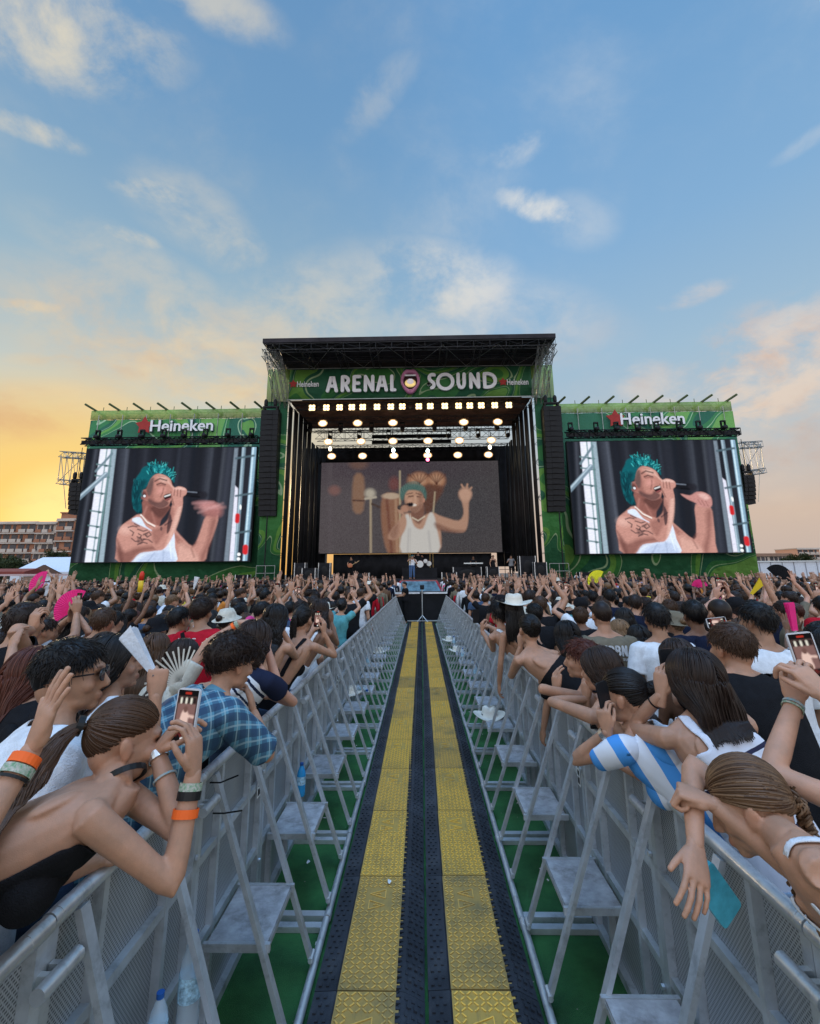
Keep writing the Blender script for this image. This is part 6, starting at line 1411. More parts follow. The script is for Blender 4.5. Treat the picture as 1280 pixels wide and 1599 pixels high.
def stripes(name, base, stripe, bands, axis=0):
    """horizontal (axis 0, by body height) or vertical (axis 1) stripes woven into the cloth"""
    m = bpy.data.materials.new('cloth_'+name); m.use_nodes = True; t = m.node_tree; t.nodes.clear(); N = NT(t)
    s_ = N.n('ShaderNodeSeparateColor', {0: N.n('ShaderNodeAttribute', attribute_name='suv').outputs['Color']}); v = s_.outputs[axis]
    if axis == 1: v = N.math('ABSOLUTE', v)
    c = None; base = (*base, 1); cur = base
    for lo, hi, col in bands:
        f = N.math('MULTIPLY', N.math('GREATER_THAN', v, lo), N.math('LESS_THAN', v, hi)); cur = N.mix(f, cur, (*(col or stripe), 1))
    tc = N.n('ShaderNodeTexCoord').outputs['Object']; nb = N.n('ShaderNodeTexNoise', {'Vector': tc, 'Scale': 300.0}).outputs[0]; bp = N.n('ShaderNodeBump', {'Height': nb, 'Strength': .3, 'Distance': .002})
    bs = N.n('ShaderNodeBsdfPrincipled', {'Base Color': cur, 'Roughness': .85, 'Specular IOR Level': .1, 'Normal': bp.outputs[0]}); N.n('ShaderNodeOutputMaterial', {0: bs.outputs[0]}); return m
def plaid(name):
    m = bpy.data.materials.new('cloth_'+name); m.use_nodes = True; t = m.node_tree; t.nodes.clear(); N = NT(t)
    tcx = N.n('ShaderNodeTexCoord').outputs['Object']; wv = N.n('ShaderNodeTexNoise', {'Vector': tcx, 'Scale': 5.0}); tcx = N.vm('ADD', tcx, N.vm('MULTIPLY', wv.outputs[1], (.03, .03, .03))); rt = N.n('ShaderNodeVectorRotate', {0: tcx, 'Angle': .45}, rotation_type='X_AXIS'); rt2 = N.n('ShaderNodeVectorRotate', {0: rt.outputs[0], 'Angle': .35}, rotation_type='Y_AXIS'); s_ = N.n('ShaderNodeSeparateXYZ', {0: rt2.outputs[0]}); b, c_, a = s_.outputs
    def bandf(v, per, w, ph=0): return N.math('LESS_THAN', N.math('FRACT', N.math('ADD', N.math('MULTIPLY', v, 1/per), ph)), w)
    v1 = bandf(a, .062, .5); v2 = bandf(N.math('ADD', b, N.math('MULTIPLY', c_, .6)), .062, .5, .1)
    n1 = bandf(a, .062, .10, .30); n2 = bandf(N.math('ADD', b, N.math('MULTIPLY', c_, .6)), .062, .10, .40)
    cur = N.mix(N.math('MULTIPLY', v1, .75), (.085, .24, .33, 1), (.010, .028, .07, 1)); cur = N.mix(N.math('MULTIPLY', v2, .62), cur, (.012, .04, .10, 1)); cur = N.mix(N.math('MULTIPLY', N.math('MULTIPLY', n1, 1.0), .6), cur, (.30, .42, .46, 1)); cur = N.mix(N.math('MULTIPLY', n2, .6), cur, (.30, .42, .46, 1))
    bs = N.n('ShaderNodeBsdfPrincipled', {'Base Color': cur, 'Roughness': .8}); N.n('ShaderNodeOutputMaterial', {0: bs.outputs[0]}); return m
DBGON = False
# ------------------------------------------------------------------ people near the camera
M_case = {'black': pm('phone_black', (.015, .015, .017), .25), 'white': pm('phone_pale', (.55, .55, .57), .3), 'pink': pm('phone_pink', (.75, .04, .22), .35), 'blue': pm('phone_blue_case', (.06, .36, .48), .35, var=.25, scale=20)}
def scrpic(seed=0):
    p = Paint(24, 48, [(0, 0), (100, 0), (100, 200), (0, 200)]); p.bl(np.ones(p.X.shape), (14, 12, 14)); rg = random.Random(seed)
    p.poly([(4, 26), (96, 26), (96, 150), (4, 150)], (128, 96, 92), sm=False); p.poly([(4, 26), (96, 26), (96, 52), (4, 52)], (40, 30, 30), sm=False)
    for x in (20, 45, 70): p.line([(x, 34), (x, 48)], 8, (250, 246, 230))
    p.poly([(30, 90), (50, 70), (66, 92), (92, 96), (90, 106), (66, 106), (66, 148), (26, 148)], (228, 196, 184)); p.ell(48, 74, 11, 12, (110, 80, 74), 1, .3)
    for _ in range(16): p.ell(rg.uniform(8, 92), rg.uniform(152, 176), 6, 5, (40+rg.randint(0, 60), 34, 32), 1, .3)
    p.ell(50, 186, 8, 8, (240, 240, 240), 1, .2); p.line([(38, 12), (62, 12)], 5, (220, 60, 40))
    return p.I
_pc = scrpic(1)
def phone(c, nrm, up, label, case='black', group=None, w=.074, h=.152, th=.009, lit=True, cam=False):
    nz = _n(nrm); u = _n(np.array(up)-nz*(np.array(up)@nz)); r = np.cross(u, nz); c = np.array(c, float)
    e = empty('phone', tuple(c)); tag(e, label, 'phone', group)
    L_ = lambda x, y, z: r*x+u*y+nz*z
    mb = MB(); ring = []; rc = .011
    for (cx_, cy_, a0) in ((w/2-rc, h/2-rc, 0), (-w/2+rc, h/2-rc, 90), (-w/2+rc, -h/2+rc, 180), (w/2-rc, -h/2+rc, 270)):
        for a in (0, 30, 60, 90): ring.append((cx_+rc*math.cos(rad(a0+a)), cy_+rc*math.sin(rad(a0+a))))
    n = len(ring); V = [L_(x, y, -th/2) for x, y in ring]+[L_(x, y, th/2) for x, y in ring]
    mb.add(V, [tuple(range(n))[::-1], tuple(range(n, 2*n))]+[(i, (i+1) % n, (i+1) % n+n, i+n) for i in range(n)]); auto_smooth(mb.build('case', M_case[case], e), 40)
    if lit:
        H_, W_ = _pc.shape[:2]; xs = np.linspace(-w/2+.004, w/2-.004, W_+1); ys = np.linspace(h/2-.005, -h/2+.005, H_+1); V = [L_(x, y, th/2+.0006) for y in ys for x in xs]
        i = np.arange(H_*W_); a = (i//W_)*(W_+1)+i % W_; F = np.stack([a, a+W_+1, a+W_+2, a+1], 1)
        me = bpy.data.meshes.new('screen'); me.from_pydata([tuple(v) for v in V], [], F.tolist()); ca = me.color_attributes.new('picture', 'FLOAT_COLOR', 'CORNER'); c4 = np.ones((len(F), 4, 4), np.float32); c4[:, :, :3] = _pc.reshape(-1, 1, 3); ca.data.foreach_set('color', c4.ravel()); me.materials.append(M_led); link(bpy.data.objects.new('screen', me), e)
    if cam:
        mb = MB()
        for x, y in ((w*.2, h*.36), (w*.02, h*.28), (w*.2, h*.20)): mb.tube([L_(x, y, -th/2), L_(x, y, -th/2-.003)], .008, 12)
        mb.build('camera_lens', M_case['black'], [c for c in e.children if c.name.startswith('case')][0])
    return e
def person(label, pelvis, neck, tone='tan', group=None, **kw):
    global DBG; DBG = label[:40] if DBGON else None
    b = Body(pelvis, neck, **kw); root = empty('person', (float(b.P0[0]), float(b.P0[1]), kw.get('ground', 0.0))); tag(root, label, 'person', group); b.emit(root, tone); b.root = root; return b
C_ = dict(white=cloth('white', (.66, .68, .72)), black=cloth('black', (.012, .012, .014)), jeans=cloth('light_denim', (.26, .32, .40)), navy=cloth('navy', (.012, .016, .035)), red=cloth('red', (.42, .012, .025)), olive=cloth('olive', (.17, .145, .105)), denim=cloth('denim', (.05, .08, .14)), pinkc=cloth('pink', (.62, .06, .22)), grey=cloth('grey', (.22, .22, .23)), cream=cloth('cream', (.55, .52, .44)), teal=cloth('teal', (.10, .33, .36)), lilac=cloth('lilac', (.42, .38, .55)))
M_or = pm('orange_band', (.85, .13, .02), .5); M_gr = pm('woven_band', (.10, .28, .14), .7, col2=(.5, .45, .4), scale=140); M_bk = pm('black_band', (.012, .012, .012), .4); M_silver = pm('silver', (.6, .6, .6), .25, .9); M_bead = pm('bead_band', (.45, .36, .30), .4, col2=(.15, .35, .4), scale=160)
M_tatt = pm('ink', (.04, .04, .05), .7)
A3 = lambda *a: np.array(at(*a))
def bands(b, arm, specs, nrm=None):
    sh, E, W = b.arms[arm]; d = _n(W-E)
    for t, w, m_, nm, r in specs: band(b.root, W-d*t, d, r, w, m_, nm)
def ink_text(b, c, right, up, nrm, txt, w, h, mat, name='print', curve=0.0, sh=.006):
    """lettering printed on cloth: thin raised strokes laid on the surface"""
    mb = MB(); n = len(txt); cw = w/n
    for i, ch in enumerate(txt):
        if ch == ' ': continue
        x0 = -w/2+i*cw+cw*.08; x1 = -w/2+(i+1)*cw-cw*.08
        if ch == '.': x0, x1 = x0, x0+h*.2
        m2 = MB(); strokes(m2, GL[ch], x0, x1, 0, h if ch != '.' else h*.22, h*.17, 0, .002); ang = (i-(n-1)/2)*curve
        for k_, v in enumerate(m2.V):
            x, y, z = v; z2 = z+h*.0-abs((x/w))**2*abs(curve)*.02; m2.V[k_] = tuple(np.array(c)+np.array(right)*x+np.array(up)*z2-np.array(nrm)*0+np.array(nrm)*(sh-y+.0)-np.array(nrm)*(x*x*.9)-np.array(b.root.location))
        mb.add(m2.V, m2.F)
    return mb.build(name, mat, b.root)

# --- left side -----------------------------------------------------------
# woman with the long ponytail leaning over the rail and filming
nk = A3(196, 1226, 1.53); hd = A3(198, 1160, 1.60)
L2 = person('person with long brown ponytail and bare back leaning on the left rail, filming', (-1.33, 1.30, 1.22), nk, 'tan', head=hd, face=(.75, .5, 0), sh_axis=A3(120, 1300, 1.24)-A3(205, 1235, 1.56), head_fwd=(.80, .58, -.16), head_up=(.08, .16, 1), fem=True, k=1.04, hk=.97, ground=.28, build=.88,
            arms={'R': dict(w=A3(303, 1206, 1.54), e=A3(292, 1340, 1.50), pose='hold', n=(-.9, .1, .3), d=(-.10, .05, 1)), 'L': dict(w=A3(245, 1172, 1.62), e=A3(232, 1270, 1.58), pose='hold', n=(.8, .35, -.2), d=(.62, .05, .75))}, vox=.0055)
L2.classify()
L2.garment(L2.root, 'halter_top', C_['black'], np.where(L2.arm < 0, np.where(L2.W_ > .015, np.minimum(1.41-L2.S, L2.S-1.02), np.minimum(1.135-L2.S, L2.S-1.02)), -1), .006, .002)
L2.pants(L2.root, C_['jeans'], waist=1.03)
nb_ = nk+(hd-nk)*.22; band(L2.root, nb_, hd-nk+np.array((0, -.02, 0)), .054, .016, M_bk, 'neck_strap')
h2_ = hair(L2, L2.root, 'ponytail', 'brown', 2200, .40, 3, knot=(.0, -.93, .16), wave=.014, thick=.8, tail_w=.050, low=-.62, gdir=(.02, -.62, -.75))
L2h = h2_; tb = L2.H+L2.HR@((HC+_n((0, -.93, .16))*(HRR+.020))*.97); band(L2.root, tb+L2.HR@np.array((0, -.012, -.004)), L2.HR@np.array((0, 1, -.15)), .020, .018, M_bk, 'hair_tie', .008).parent = L2h
bands(L2, 'R', ((.035, .020, M_gr, 'woven_bracelet', .029), (.056, .022, M_bk, 'black_bracelet', .030), (.098, .022, M_or, 'orange_wristband', .0325)))
bands(L2, 'L', ((.018, .022, M_silver, 'watch_strap', .027), (.09, .006, M_bead, 'bead_bracelet', .031)))
phone(A3(291, 1118, 1.60), (-.18, -1, .12), (.02, 0, 1), 'white edged phone showing the stage, held up by the person with the ponytail', 'white', w=.078, h=.158)
# raised hand with orange festival bands at the left edge
L1 = person('person at the left edge of whom only a raised forearm with orange wristband shows', (-1.35, .75, .96), (-1.10, .92, 1.46), 'tan', face=(.5, .86, 0), k=1.0, fem=True,
            arms={'R': dict(w=A3(52, 1168, 1.20), e=A3(20, 1380, 1.14), pose='open', n=(.55, .80, .05), d=(.22, .1, 1)), 'L': dict(w=(-1.7, 1.0, 1.2), e=(-1.75, .8, 1.1), pose='relaxed')})
L1.tee(L1.root, C_['black']); L1.pants(L1.root, C_['denim']); hair(L1, L1.root, 'long', 'dark', 300, .3, 4)
bands(L1, 'R', ((.028, .020, M_or, 'orange_wristband', .030), (.050, .018, M_gr, 'woven_bracelet', .031), (.066, .006, M_bk, 'cord_bracelet', .0318)))
# man with sunglasses and white t-shirt
nk = A3(95, 1130, 1.80); hd = A3(112, 1060, 1.84)
L3 = person('person in sunglasses and plain white t-shirt with faded black hair, in profile on the left', (nk[0]-.14, 1.62, 1.04), nk, 'olive', head=hd, face=(.72, .69, 0), head_fwd=(.93, .36, .03), head_up=(-.06, 0, 1), k=1.08, hk=1.07, build=1.0,
            arms={'R': dict(w=(nk[0]+.22, 1.75, 1.22), e=(nk[0]+.12, 1.5, 1.24), pose='relaxed'), 'L': dict(w=(nk[0]-.1, 2.2, 1.2), e=(nk[0]-.25, 2.0, 1.2), pose='relaxed')})
L3.tee(L3.root, C_['white'], .62, .014, wr=.008, loose=.02); L3.pants(L3.root, C_['grey'])
hair(L3, L3.root, 'short', 'black', 2600, .045, 5, low=-.05, side=0 if 0 else -.08, front=.42, thick=.9) if 0 else hair(L3, L3.root, 'short', 'black', 3000, .034, 5, low=.02, front=.50, thick=.75)
hair(L3, L3.root, 'crop', 'black', 1500, .008, 6, low=-.62, front=.56, thick=.55, name='faded_sides')
sg_ = MB(); R_ = L3.HR; hk_ = L3.hk; lp = lambda p: tuple(L3.H+R_@(np.array(p)*hk_)-np.array(L3.root.location))
for s in (-1, 1):
    sg_.tube([lp((s*.070, .082, .018)), lp((s*.078, .03, .016)), lp((s*.080, -.012, .012)), lp((s*.078, -.03, -.004))], .0028, 6)
    pts = [lp((s*(.036+.028*math.cos(t)), .100-.004*abs(math.cos(t)), .010+.021*math.sin(t))) for t in np.linspace(0, 6.28, 17)[:-1]]; pts2 = [lp((s*(.036+.028*math.cos(t)), .105-.004*abs(math.cos(t)), .010+.021*math.sin(t))) for t in np.linspace(0, 6.28, 17)[:-1]]
    sg_.add(pts+pts2, [tuple(range(16)), tuple(range(16, 32))[::-1]]+[(i, i+16, (i+1) % 16+16, (i+1) % 16) for i in range(16)])
sg_.tube([lp((-.012, .104, .018)), lp((.012, .104, .018))], .0025, 6); sg_.build('sunglasses', M_case['black'], L3.root)
# woman with long black curls, fist holding a folded white fan
nk = A3(178, 1092, 2.25); hd = A3(180, 1040, 2.30)
L4 = person('person with very long curly black hair and white top, fist holding folded fan', (nk[0]-.08, 2.05, 1.0), nk, 'tan', head=hd, face=(.75, .66, 0), head_fwd=(.85, .5, .1), fem=True, k=1.04,
            arms={'R': dict(w=A3(244, 1085, 1.98), e=A3(238, 1195, 1.95), pose='fist', n=(-.4, .8, .3), d=(-.05, .1, 1)), 'L': dict(w=nk+np.array((.1, .5, -.1)), e=nk+np.array((-.1, .3, -.25)), pose='relaxed')})
L4.tank(L4.root, C_['white'], 1.38, hem=.95); L4.pants(L4.root, C_['denim']); hair(L4, L4.root, 'long', 'black', 1500, .36, 8, wave=.016, vol=.012, thick=1.0, spread=.05)
# white folded fan in that fist
def folded_fan(c, d, label, mat, L_=.24, w0=.014, w1=.05):
    e = empty('hand_fan', tuple(c)); tag(e, label, 'hand fan', 'folded hand fans'); d = _n(d); s = _n(np.cross(d, (0, 1, 0))); q = np.cross(d, s); mb = MB(); rg = random.Random(3)
    for i in range(9):
        a = (i-4)/4; o = q*(.012*a); jj = rg.uniform(-.006, .006)
        V = [s*(-w0/2)+o*.5, s*(w0/2)+o*.5, d*L_+s*(w1/2+jj)+o*1.6, d*(L_+jj)+s*(-w1/2)+o*1.6]; V2 = [v+q*.0016 for v in V]; mb.add([tuple(v) for v in V+V2], [(0, 1, 2, 3), (7, 6, 5, 4), (0, 4, 5, 1), (1, 5, 6, 2), (2, 6, 7, 3), (3, 7, 4, 0)])
    mb.build('leaf', mat, e); mb = MB(); mb.tube([tuple(-q*.014), tuple(q*.014)], .004, 8); mb.build('rivet', M_silver, e); return e
wf_ = L4.arms['R'][2]; folded_fan(wf_+np.array((-.01, 0, .07)), A3(212, 1000, 2.05)-wf_-np.array((0, 0, .07)), 'crumpled white folded fan in the fist of the person with black curls', pm('white_fabric', (.62, .63, .66), .7, bump=.5, bscale=60), .25, .02, .065)
def open_fan(c, nrm, up, label, mat, rib, R_=.23, span=170, ribs=22, inner=.35, spiky=False):
    nz = _n(nrm); u = _n(np.array(up)-nz*(np.array(up)@nz)); r = np.cross(u, nz); e = empty('hand_fan', tuple(c)); tag(e, label, 'hand fan', 'open hand fans')
    mb = MB(); V = []; F = []; n = ribs*2
    for lay in (0, 1):
        for i in range(n+1):
            a = rad(90-span/2+span*i/n); zz = (.004 if i % 2 else -.004)+(0.0012 if lay else -.0012)
            for q in (inner*R_, R_): V.append(r*math.cos(a)*q+u*math.sin(a)*q+nz*zz)
    k = 2*(n+1)
    for i in range(n): F += [(2*i, 2*i+2, 2*i+3, 2*i+1), (k+2*i, k+2*i+1, k+2*i+3, k+2*i+2)]
    if not spiky: mb.add([tuple(v) for v in V], F); mb.build('leaf', mat, e)
    mb = MB()
    for i in range(ribs+1):
        a = rad(90-span/2+span*i/ribs); d = r*math.cos(a)+u*math.sin(a); q = .98 if not spiky else (1.0 if i % 2 else .92); mb.bar(tuple(d*.0), tuple(d*R_*q), .006 if not spiky else .007, .0022, up=nz)
    mb.build('ribs', rib, e); mb = MB(); mb.tube([tuple(nz*-.008), tuple(nz*.008)], .006, 8); mb.build('rivet', M_silver, e); return e
M_rib = pm('pale_rib', (.60, .58, .52), .5); M_pinkf = pm('pink_fan_cloth', (.80, .03, .22), .6)
open_fan(A3(283, 1062, 2.2), (.5, -.8, 0), (-.75, 0, .65), 'black fan with bare pale ribs fanned out left of the plaid shirt', C_['black'], M_rib, .14, 130, 13, .3, True)
# person in blue plaid shirt
nk = A3(343, 1085, 2.42); hd = A3(364, 1038, 2.50)
L5 = person('person in blue and navy plaid shirt with short dark curls leaning on the left rail', (-1.36, 2.18, 1.06), nk, 'tan', head=hd, face=(.45, .89, 0), sh_axis=A3(385, 1125, 2.28)-A3(312, 1098, 2.55), head_fwd=(.62, .75, -.22), k=1.0, hk=1.02,
            arms={'R': dict(w=A3(396, 1112, 2.62), e=A3(402, 1158, 2.42), pose='relaxed', n=(-.5, 0, .5), d=(-.3, .2, .9)), 'L': dict(w=A3(330, 1130, 2.9), e=A3(320, 1140, 2.75), pose='relaxed')})
L5.tee(L5.root, plaid('blue_plaid'), .92, .016, .86, 1.475, 'plaid_shirt', .009, loose=.025); L5.pants(L5.root, C_['denim']); hair(L5, L5.root, 'curly', 'dark', 2000, .055, 9, low=-.55, front=.50, thick=1.0)
cl_ = MB(); c, R1_, F1_, T1_ = L5.sp(1.475)
for a0 in np.linspace(-2.4, 2.4, 13)[:-1]:
    a1 = a0+.41; f_ = lambda a, r, z: tuple(c-F1_*math.cos(a)*r*.95+R1_*math.sin(a)*r+T1_*z-np.array(L5.root.location))
    cl_.add([f_(a0, .075, -.005), f_(a1, .075, -.005), f_(a1, .068, .030), f_(a0, .068, .030), f_(a0, .079, -.008), f_(a1, .079, -.008), f_(a1, .071, .030), f_(a0, .071, .030)], [(0, 1, 2, 3), (7, 6, 5, 4), (3, 2, 6, 7)])
cl_.build('collar', pm('collar_blue', (.10, .24, .32), .8), L5.root, True)
# navy, white and red striped shirt
nk = A3(402, 1042, 3.15); M_str = stripes('navy_striped', (.014, .018, .04), (.6, .6, .62), [(1.17, 1.185, None), (1.205, 1.22, None), (1.375, 1.395, None), (1.355, 1.368, None), (1.335, 1.348, None), (1.405, 1.42, None), (1.30, 1.325, (.42, .02, .03))])
L6 = person('person in navy shirt with white and red stripes, arm on the left rail', (-1.48, 2.95, 1.0), nk, 'pink', head=A3(398, 1003, 3.22), face=(.3, .95, 0), sh_axis=A3(430, 1060, 3.1)-A3(385, 1050, 3.25), fem=True, k=1.03,
            arms={'R': dict(w=A3(425, 1088, 3.42), e=A3(452, 1086, 3.12), pose='relaxed', d=(-.8, .5, .1)), 'L': dict(w=A3(418, 1012, 3.35), e=A3(437, 1058, 3.3), pose='hold', n=(-.8, .4, 0), d=(-.1, .1, 1))}, vox=.007)
L6.tee(L6.root, M_str, .45, .012, .90, 1.47, 'striped_shirt'); L6.pants(L6.root, C_['denim']); hair(L6, L6.root, 'long', 'dark', 900, .16, 10, wave=.012, vol=.012)
phone(A3(402, 985, 3.35), (0, -1, .1), (0, 0, 1), 'dark phone held over the striped shirt with its screen off', 'black', lit=False, cam=True)
# women further along the left rail
def railw(label, hpx, hpy, Y, tone, hs, hc, top, elb, wr, side='R', k=.99, face=(.25, .97, 0), hl=.35, pose='hold', other=None, px_=None, tank=True, fem=True, seed=1, n=700, dnk=(.0, -.06, -.145), pel=(-.32, -.22), vox=.008, hd_fwd=None, wave=.008, straps=(.045, .085)):
    hd = A3(hpx, hpy, Y); nk = hd+np.array((dnk[0], dnk[1], dnk[2])); sgn = -1 if hd[0] < 0 else 1
    arms = {side: dict(w=A3(*wr), e=A3(*elb), pose=pose, d=(0, .1, 1), n=(-.8 if side == 'R' else .8, .3, 0))}
    if other: arms['L' if side == 'R' else 'R'] = dict(w=A3(*other[1]), e=A3(*other[0]), pose=other[2] if len(other) > 2 else 'relaxed')
    b = person(label, (nk[0]+sgn*abs(pel[0])*.6, nk[1]+pel[1], .98*k), nk, tone, head=hd, face=face, fem=fem, k=k, arms=arms, vox=vox, head_fwd=hd_fwd)
    if tank: b.tank(b.root, top, 1.33, strap=straps, hem=.95, back=1.19 if straps else 1.33)
    else: b.tee(b.root, top, .5)
    b.pants(b.root, C_['denim']); hair(b, b.root, hs, hc, n, hl, seed, wave=wave, thick=1.15, vol=.006); return b
L7 = railw('person with wavy dark hair and bare shoulders on the left rail, holding a bright stick', 432, 968, 4.2, 'tan', 'long', 'black', C_['black'], (459, 1030, 4.1), (442, 985, 4.3), k=1.02, hl=.30, pose='fist', wave=.014, seed=21)
L8 = railw('person with slick dark ponytail and chain strap on the left rail, holding a phone', 474, 970, 4.6, 'tan', 'ponytail', 'black', C_['black'], (492, 1036, 4.45), (506, 988, 4.6), k=1.0, hl=.20, seed=22, other=((470, 1015, 4.8), (488, 985, 4.9), 'hold'))
phone(A3(497, 966, 4.7), (0, -1, .1), (0, 0, 1), 'blue lit phone filming above the left rail, two people behind the striped shirt', 'black')
L9 = railw('tanned person with wrist watch leaning far over the left rail behind the phone holder', 500, 955, 5.3, 'brown', 'long', 'dark', C_['white'], (528, 1018, 5.3), (518, 972, 5.5), k=1.0, hl=.2, seed=23, pose='relaxed')
st2 = MB(); p = A3(441, 974, 4.3); e = empty('glow_stick', tuple(p)); tag(e, 'short orange and blue party stick held by the person with wavy hair', 'party stick'); st2.bar((0, 0, 0), (-.05, 0, .10), .022, .012); st2.build('shaft', pm('blue_plastic', (.05, .25, .6), .3), e); st2 = MB(); st2.bar((-.05, 0, .10), (-.075, 0, .155), .030, .018); st2.build('head', M_or, e)
# red football shirt
M_redj = C_['red']; nk = A3(316, 985, 4.5)
LR_ = person('person in red football shirt lettered across the shoulders, black strap over the back', (nk[0], 4.4, 1.04), nk, 'olive', head=A3(316, 957, 4.55), face=(.15, .99, 0), k=1.06, build=1.02, vox=.010)
LR_.tee(LR_.root, M_redj, .6, .016); LR_.pants(LR_.root, C_['black']); hair(LR_, LR_.root, 'curly', 'dark', 1100, .035, 31)
c, R1_, F1_, T1_ = LR_.sp(1.36); ink_text(LR_, c-F1_*.145, R1_, (0, 0, 1), -F1_, 'IAMS J', .30, .055, C_['white'])
mb = MB(); mb.bar(tuple(c-R1_*.10-F1_*.150+T1_*.10-np.array(LR_.root.location)), tuple(c+R1_*.06-F1_*.165-T1_*.26-np.array(LR_.root.location)), .035, .008, up=tuple(F1_)); mb.build('shoulder_strap', C_['black'], LR_.root)
LRb = person('person in plain red shirt beside the lettered red football shirt', (A3(275, 1000, 4.6)[0], 4.5, .98), A3(272, 992, 4.6), 'tan', face=(.5, .85, 0), k=1.0, vox=.011); LRb.tee(LRb.root, C_['red']); LRb.pants(LRb.root, C_['black']); hair(LRb, LRb.root, 'short', 'black', 800, .04, 32)
# arm with bands reaching over the crowd
LA = person('person hidden in the crowd whose banded arm reaches right above the plaid shirt', (A3(345, 1000, 3.4)[0]-.25, 3.1, .98), (A3(345, 1000, 3.4)[0]-.22, 3.2, 1.47), 'light', fem=True, k=.99, vox=.010,
            arms={'R': dict(w=A3(378, 972, 3.25), e=A3(328, 1005, 3.2), pose='relaxed', n=(0, .3, -1), d=(1, .1, -.02)), 'L': dict(w=(-1.6, 3.5, 1.2), e=(-1.8, 3.3, 1.1))}, face=(.6, .8, 0))
LA.tee(LA.root, C_['cream']); LA.pants(LA.root, C_['denim']); hair(LA, LA.root, 'long', 'dark', 500, .25, 33); bands(LA, 'R', ((.03, .02, M_gr, 'woven_bracelet', .028), (.055, .018, M_or, 'orange_wristband', .029)))
# auburn-haired woman and black t-shirt behind the sunglasses man
nk = A3(50, 1100, 2.2)
LB = person('person with smooth auburn hair half hidden behind the person in sunglasses', (nk[0], 2.1, 1.0), nk, 'tan', head=A3(58, 1058, 2.28), face=(.5, .86, 0), fem=True, k=1.0, arms={'L': dict(w=A3(20, 1010, 2.6), e=A3(5, 1070, 2.5), pose='relaxed'), 'R': dict(w=nk+np.array((.2, .4, -.2)), e=nk+np.array((.25, .2, -.3)))})
LB.tee(LB.root, C_['black']); LB.pants(LB.root, C_['denim']); hair(LB, LB.root, 'long', 'auburn', 1300, .33, 41, vol=.008)
nk = A3(20, 1010, 3.0)
LC = person('person in black t-shirt holding a phone high at the left edge', (nk[0], 2.9, 1.0), nk, 'tan', face=(.3, .95, 0), k=1.03, vox=.010, arms={'R': dict(w=A3(50, 985, 2.95), e=A3(32, 1035, 2.8), pose='grip', d=(0, .1, 1)), 'L': dict(w=nk+np.array((-.2, .4, -.3)), e=nk+np.array((-.3, .2, -.35)))})
LC.tee(LC.root, C_['black']); LC.pants(LC.root, C_['denim']); hair(LC, LC.root, 'short', 'dark', 900, .045, 42); phone(A3(48, 958, 3.0), (.3, -1, 0), (1, 0, .15), 'dark phone held sideways near the left edge above the black t-shirt', 'black', lit=False)
open_fan(A3(117, 952, 5.2), (.1, -1, 0), (-.75, 0, .62), 'bright pink open fan above the crowd on the left', M_pinkf, M_pinkf, .21, 150, 22, .28)
LF = person('person holding up the bright pink open fan on the left', (A3(125, 965, 4.9)[0], 4.75, .98), (A3(125, 965, 4.9)[0]+.02, 4.8, 1.48), 'tan', fem=True, k=.98, vox=.012, arms={'R': dict(w=A3(121, 958, 4.65), e=A3(132, 990, 4.7), pose='fist', d=(-.2, 0, 1)), 'L': dict(w=(-3.6, 5.0, 1.2), e=(-3.7, 4.8, 1.1))})
LF.tee(LF.root, C_['white']); LF.pants(LF.root, C_['denim']); hair(LF, LF.root, 'long', 'black', 500, .25, 43)

# --- right side ----------------------------------------------------------
M_tk = stripes('white_tank', (.62, .62, .68), (.03, .03, .06), [(1.312, 1.325, None), (1.275, 1.288, None), (1.238, 1.251, None), (1.201, 1.214, None), (1.164, 1.177, None), (1.127, 1.14, None)])
nk = A3(1090, 1118, 2.20); hd = A3(1082, 1064, 2.25)
R1 = person('person with long straight brown hair and white striped tank top, filming with raised hands', (nk[0]+.14, 2.0, 1.02), nk, 'tan', head=hd, face=(-.18, .98, 0), sh_axis=A3(1165, 1145, 2.14)-A3(1020, 1160, 2.14), head_fwd=(-.25, .95, .05), fem=True, k=1.06, hk=1.03,
            arms={'L': dict(w=A3(1032, 1086, 2.30), e=A3(985, 1225, 2.28), pose='hold', n=(.7, .4, 0), d=(.15, .05, 1)), 'R': dict(w=A3(1120, 1075, 2.7), e=A3(1180, 1150, 2.4), pose='hold', n=(-.7, .4, 0))})
R1.tank(R1.root, M_tk, 1.345, (.050, .088), .93, .006, back=1.375, name='striped_tank_top'); R1.pants(R1.root, C_['jeans']); hair(R1, R1.root, 'long', 'auburn' if 0 else 'dark', 2600, .20, 51, vol=.008, thick=.85, spread=.02)
bands(R1, 'L', ((.05, .006, M_bk, 'cord_bracelet', .0285),))
phone(A3(1043, 1042, 2.36), (.25, -1, .05), (0, 0, 1), 'dark phone held beside the long-haired person with its back turned', 'black', lit=False, cam=True, w=.08, h=.16)
nk = A3(1150, 1056, 2.62); hd = A3(1140, 1014, 2.68)
R2 = person('broad person in plain black t-shirt with short light brown hair on the right', (nk[0]+.08, 2.48, 1.03), nk, 'tan', head=hd, face=(-.15, .99, 0), head_fwd=(-.3, .95, 0), k=1.10, hk=1.04, build=1.06, arms={'L': dict(w=nk+np.array((-.05, .5, -.1)), e=nk+np.array((-.25, .25, -.3))), 'R': dict(w=nk+np.array((.1, .5, -.15)), e=nk+np.array((.3, .2, -.32)))})
R2.tee(R2.root, C_['black'], .6, .016, wr=.008, loose=.02); R2.pants(R2.root, C_['grey']); hair(R2, R2.root, 'short', 'brown', 3000, .032, 52, low=-.45, thick=.9)
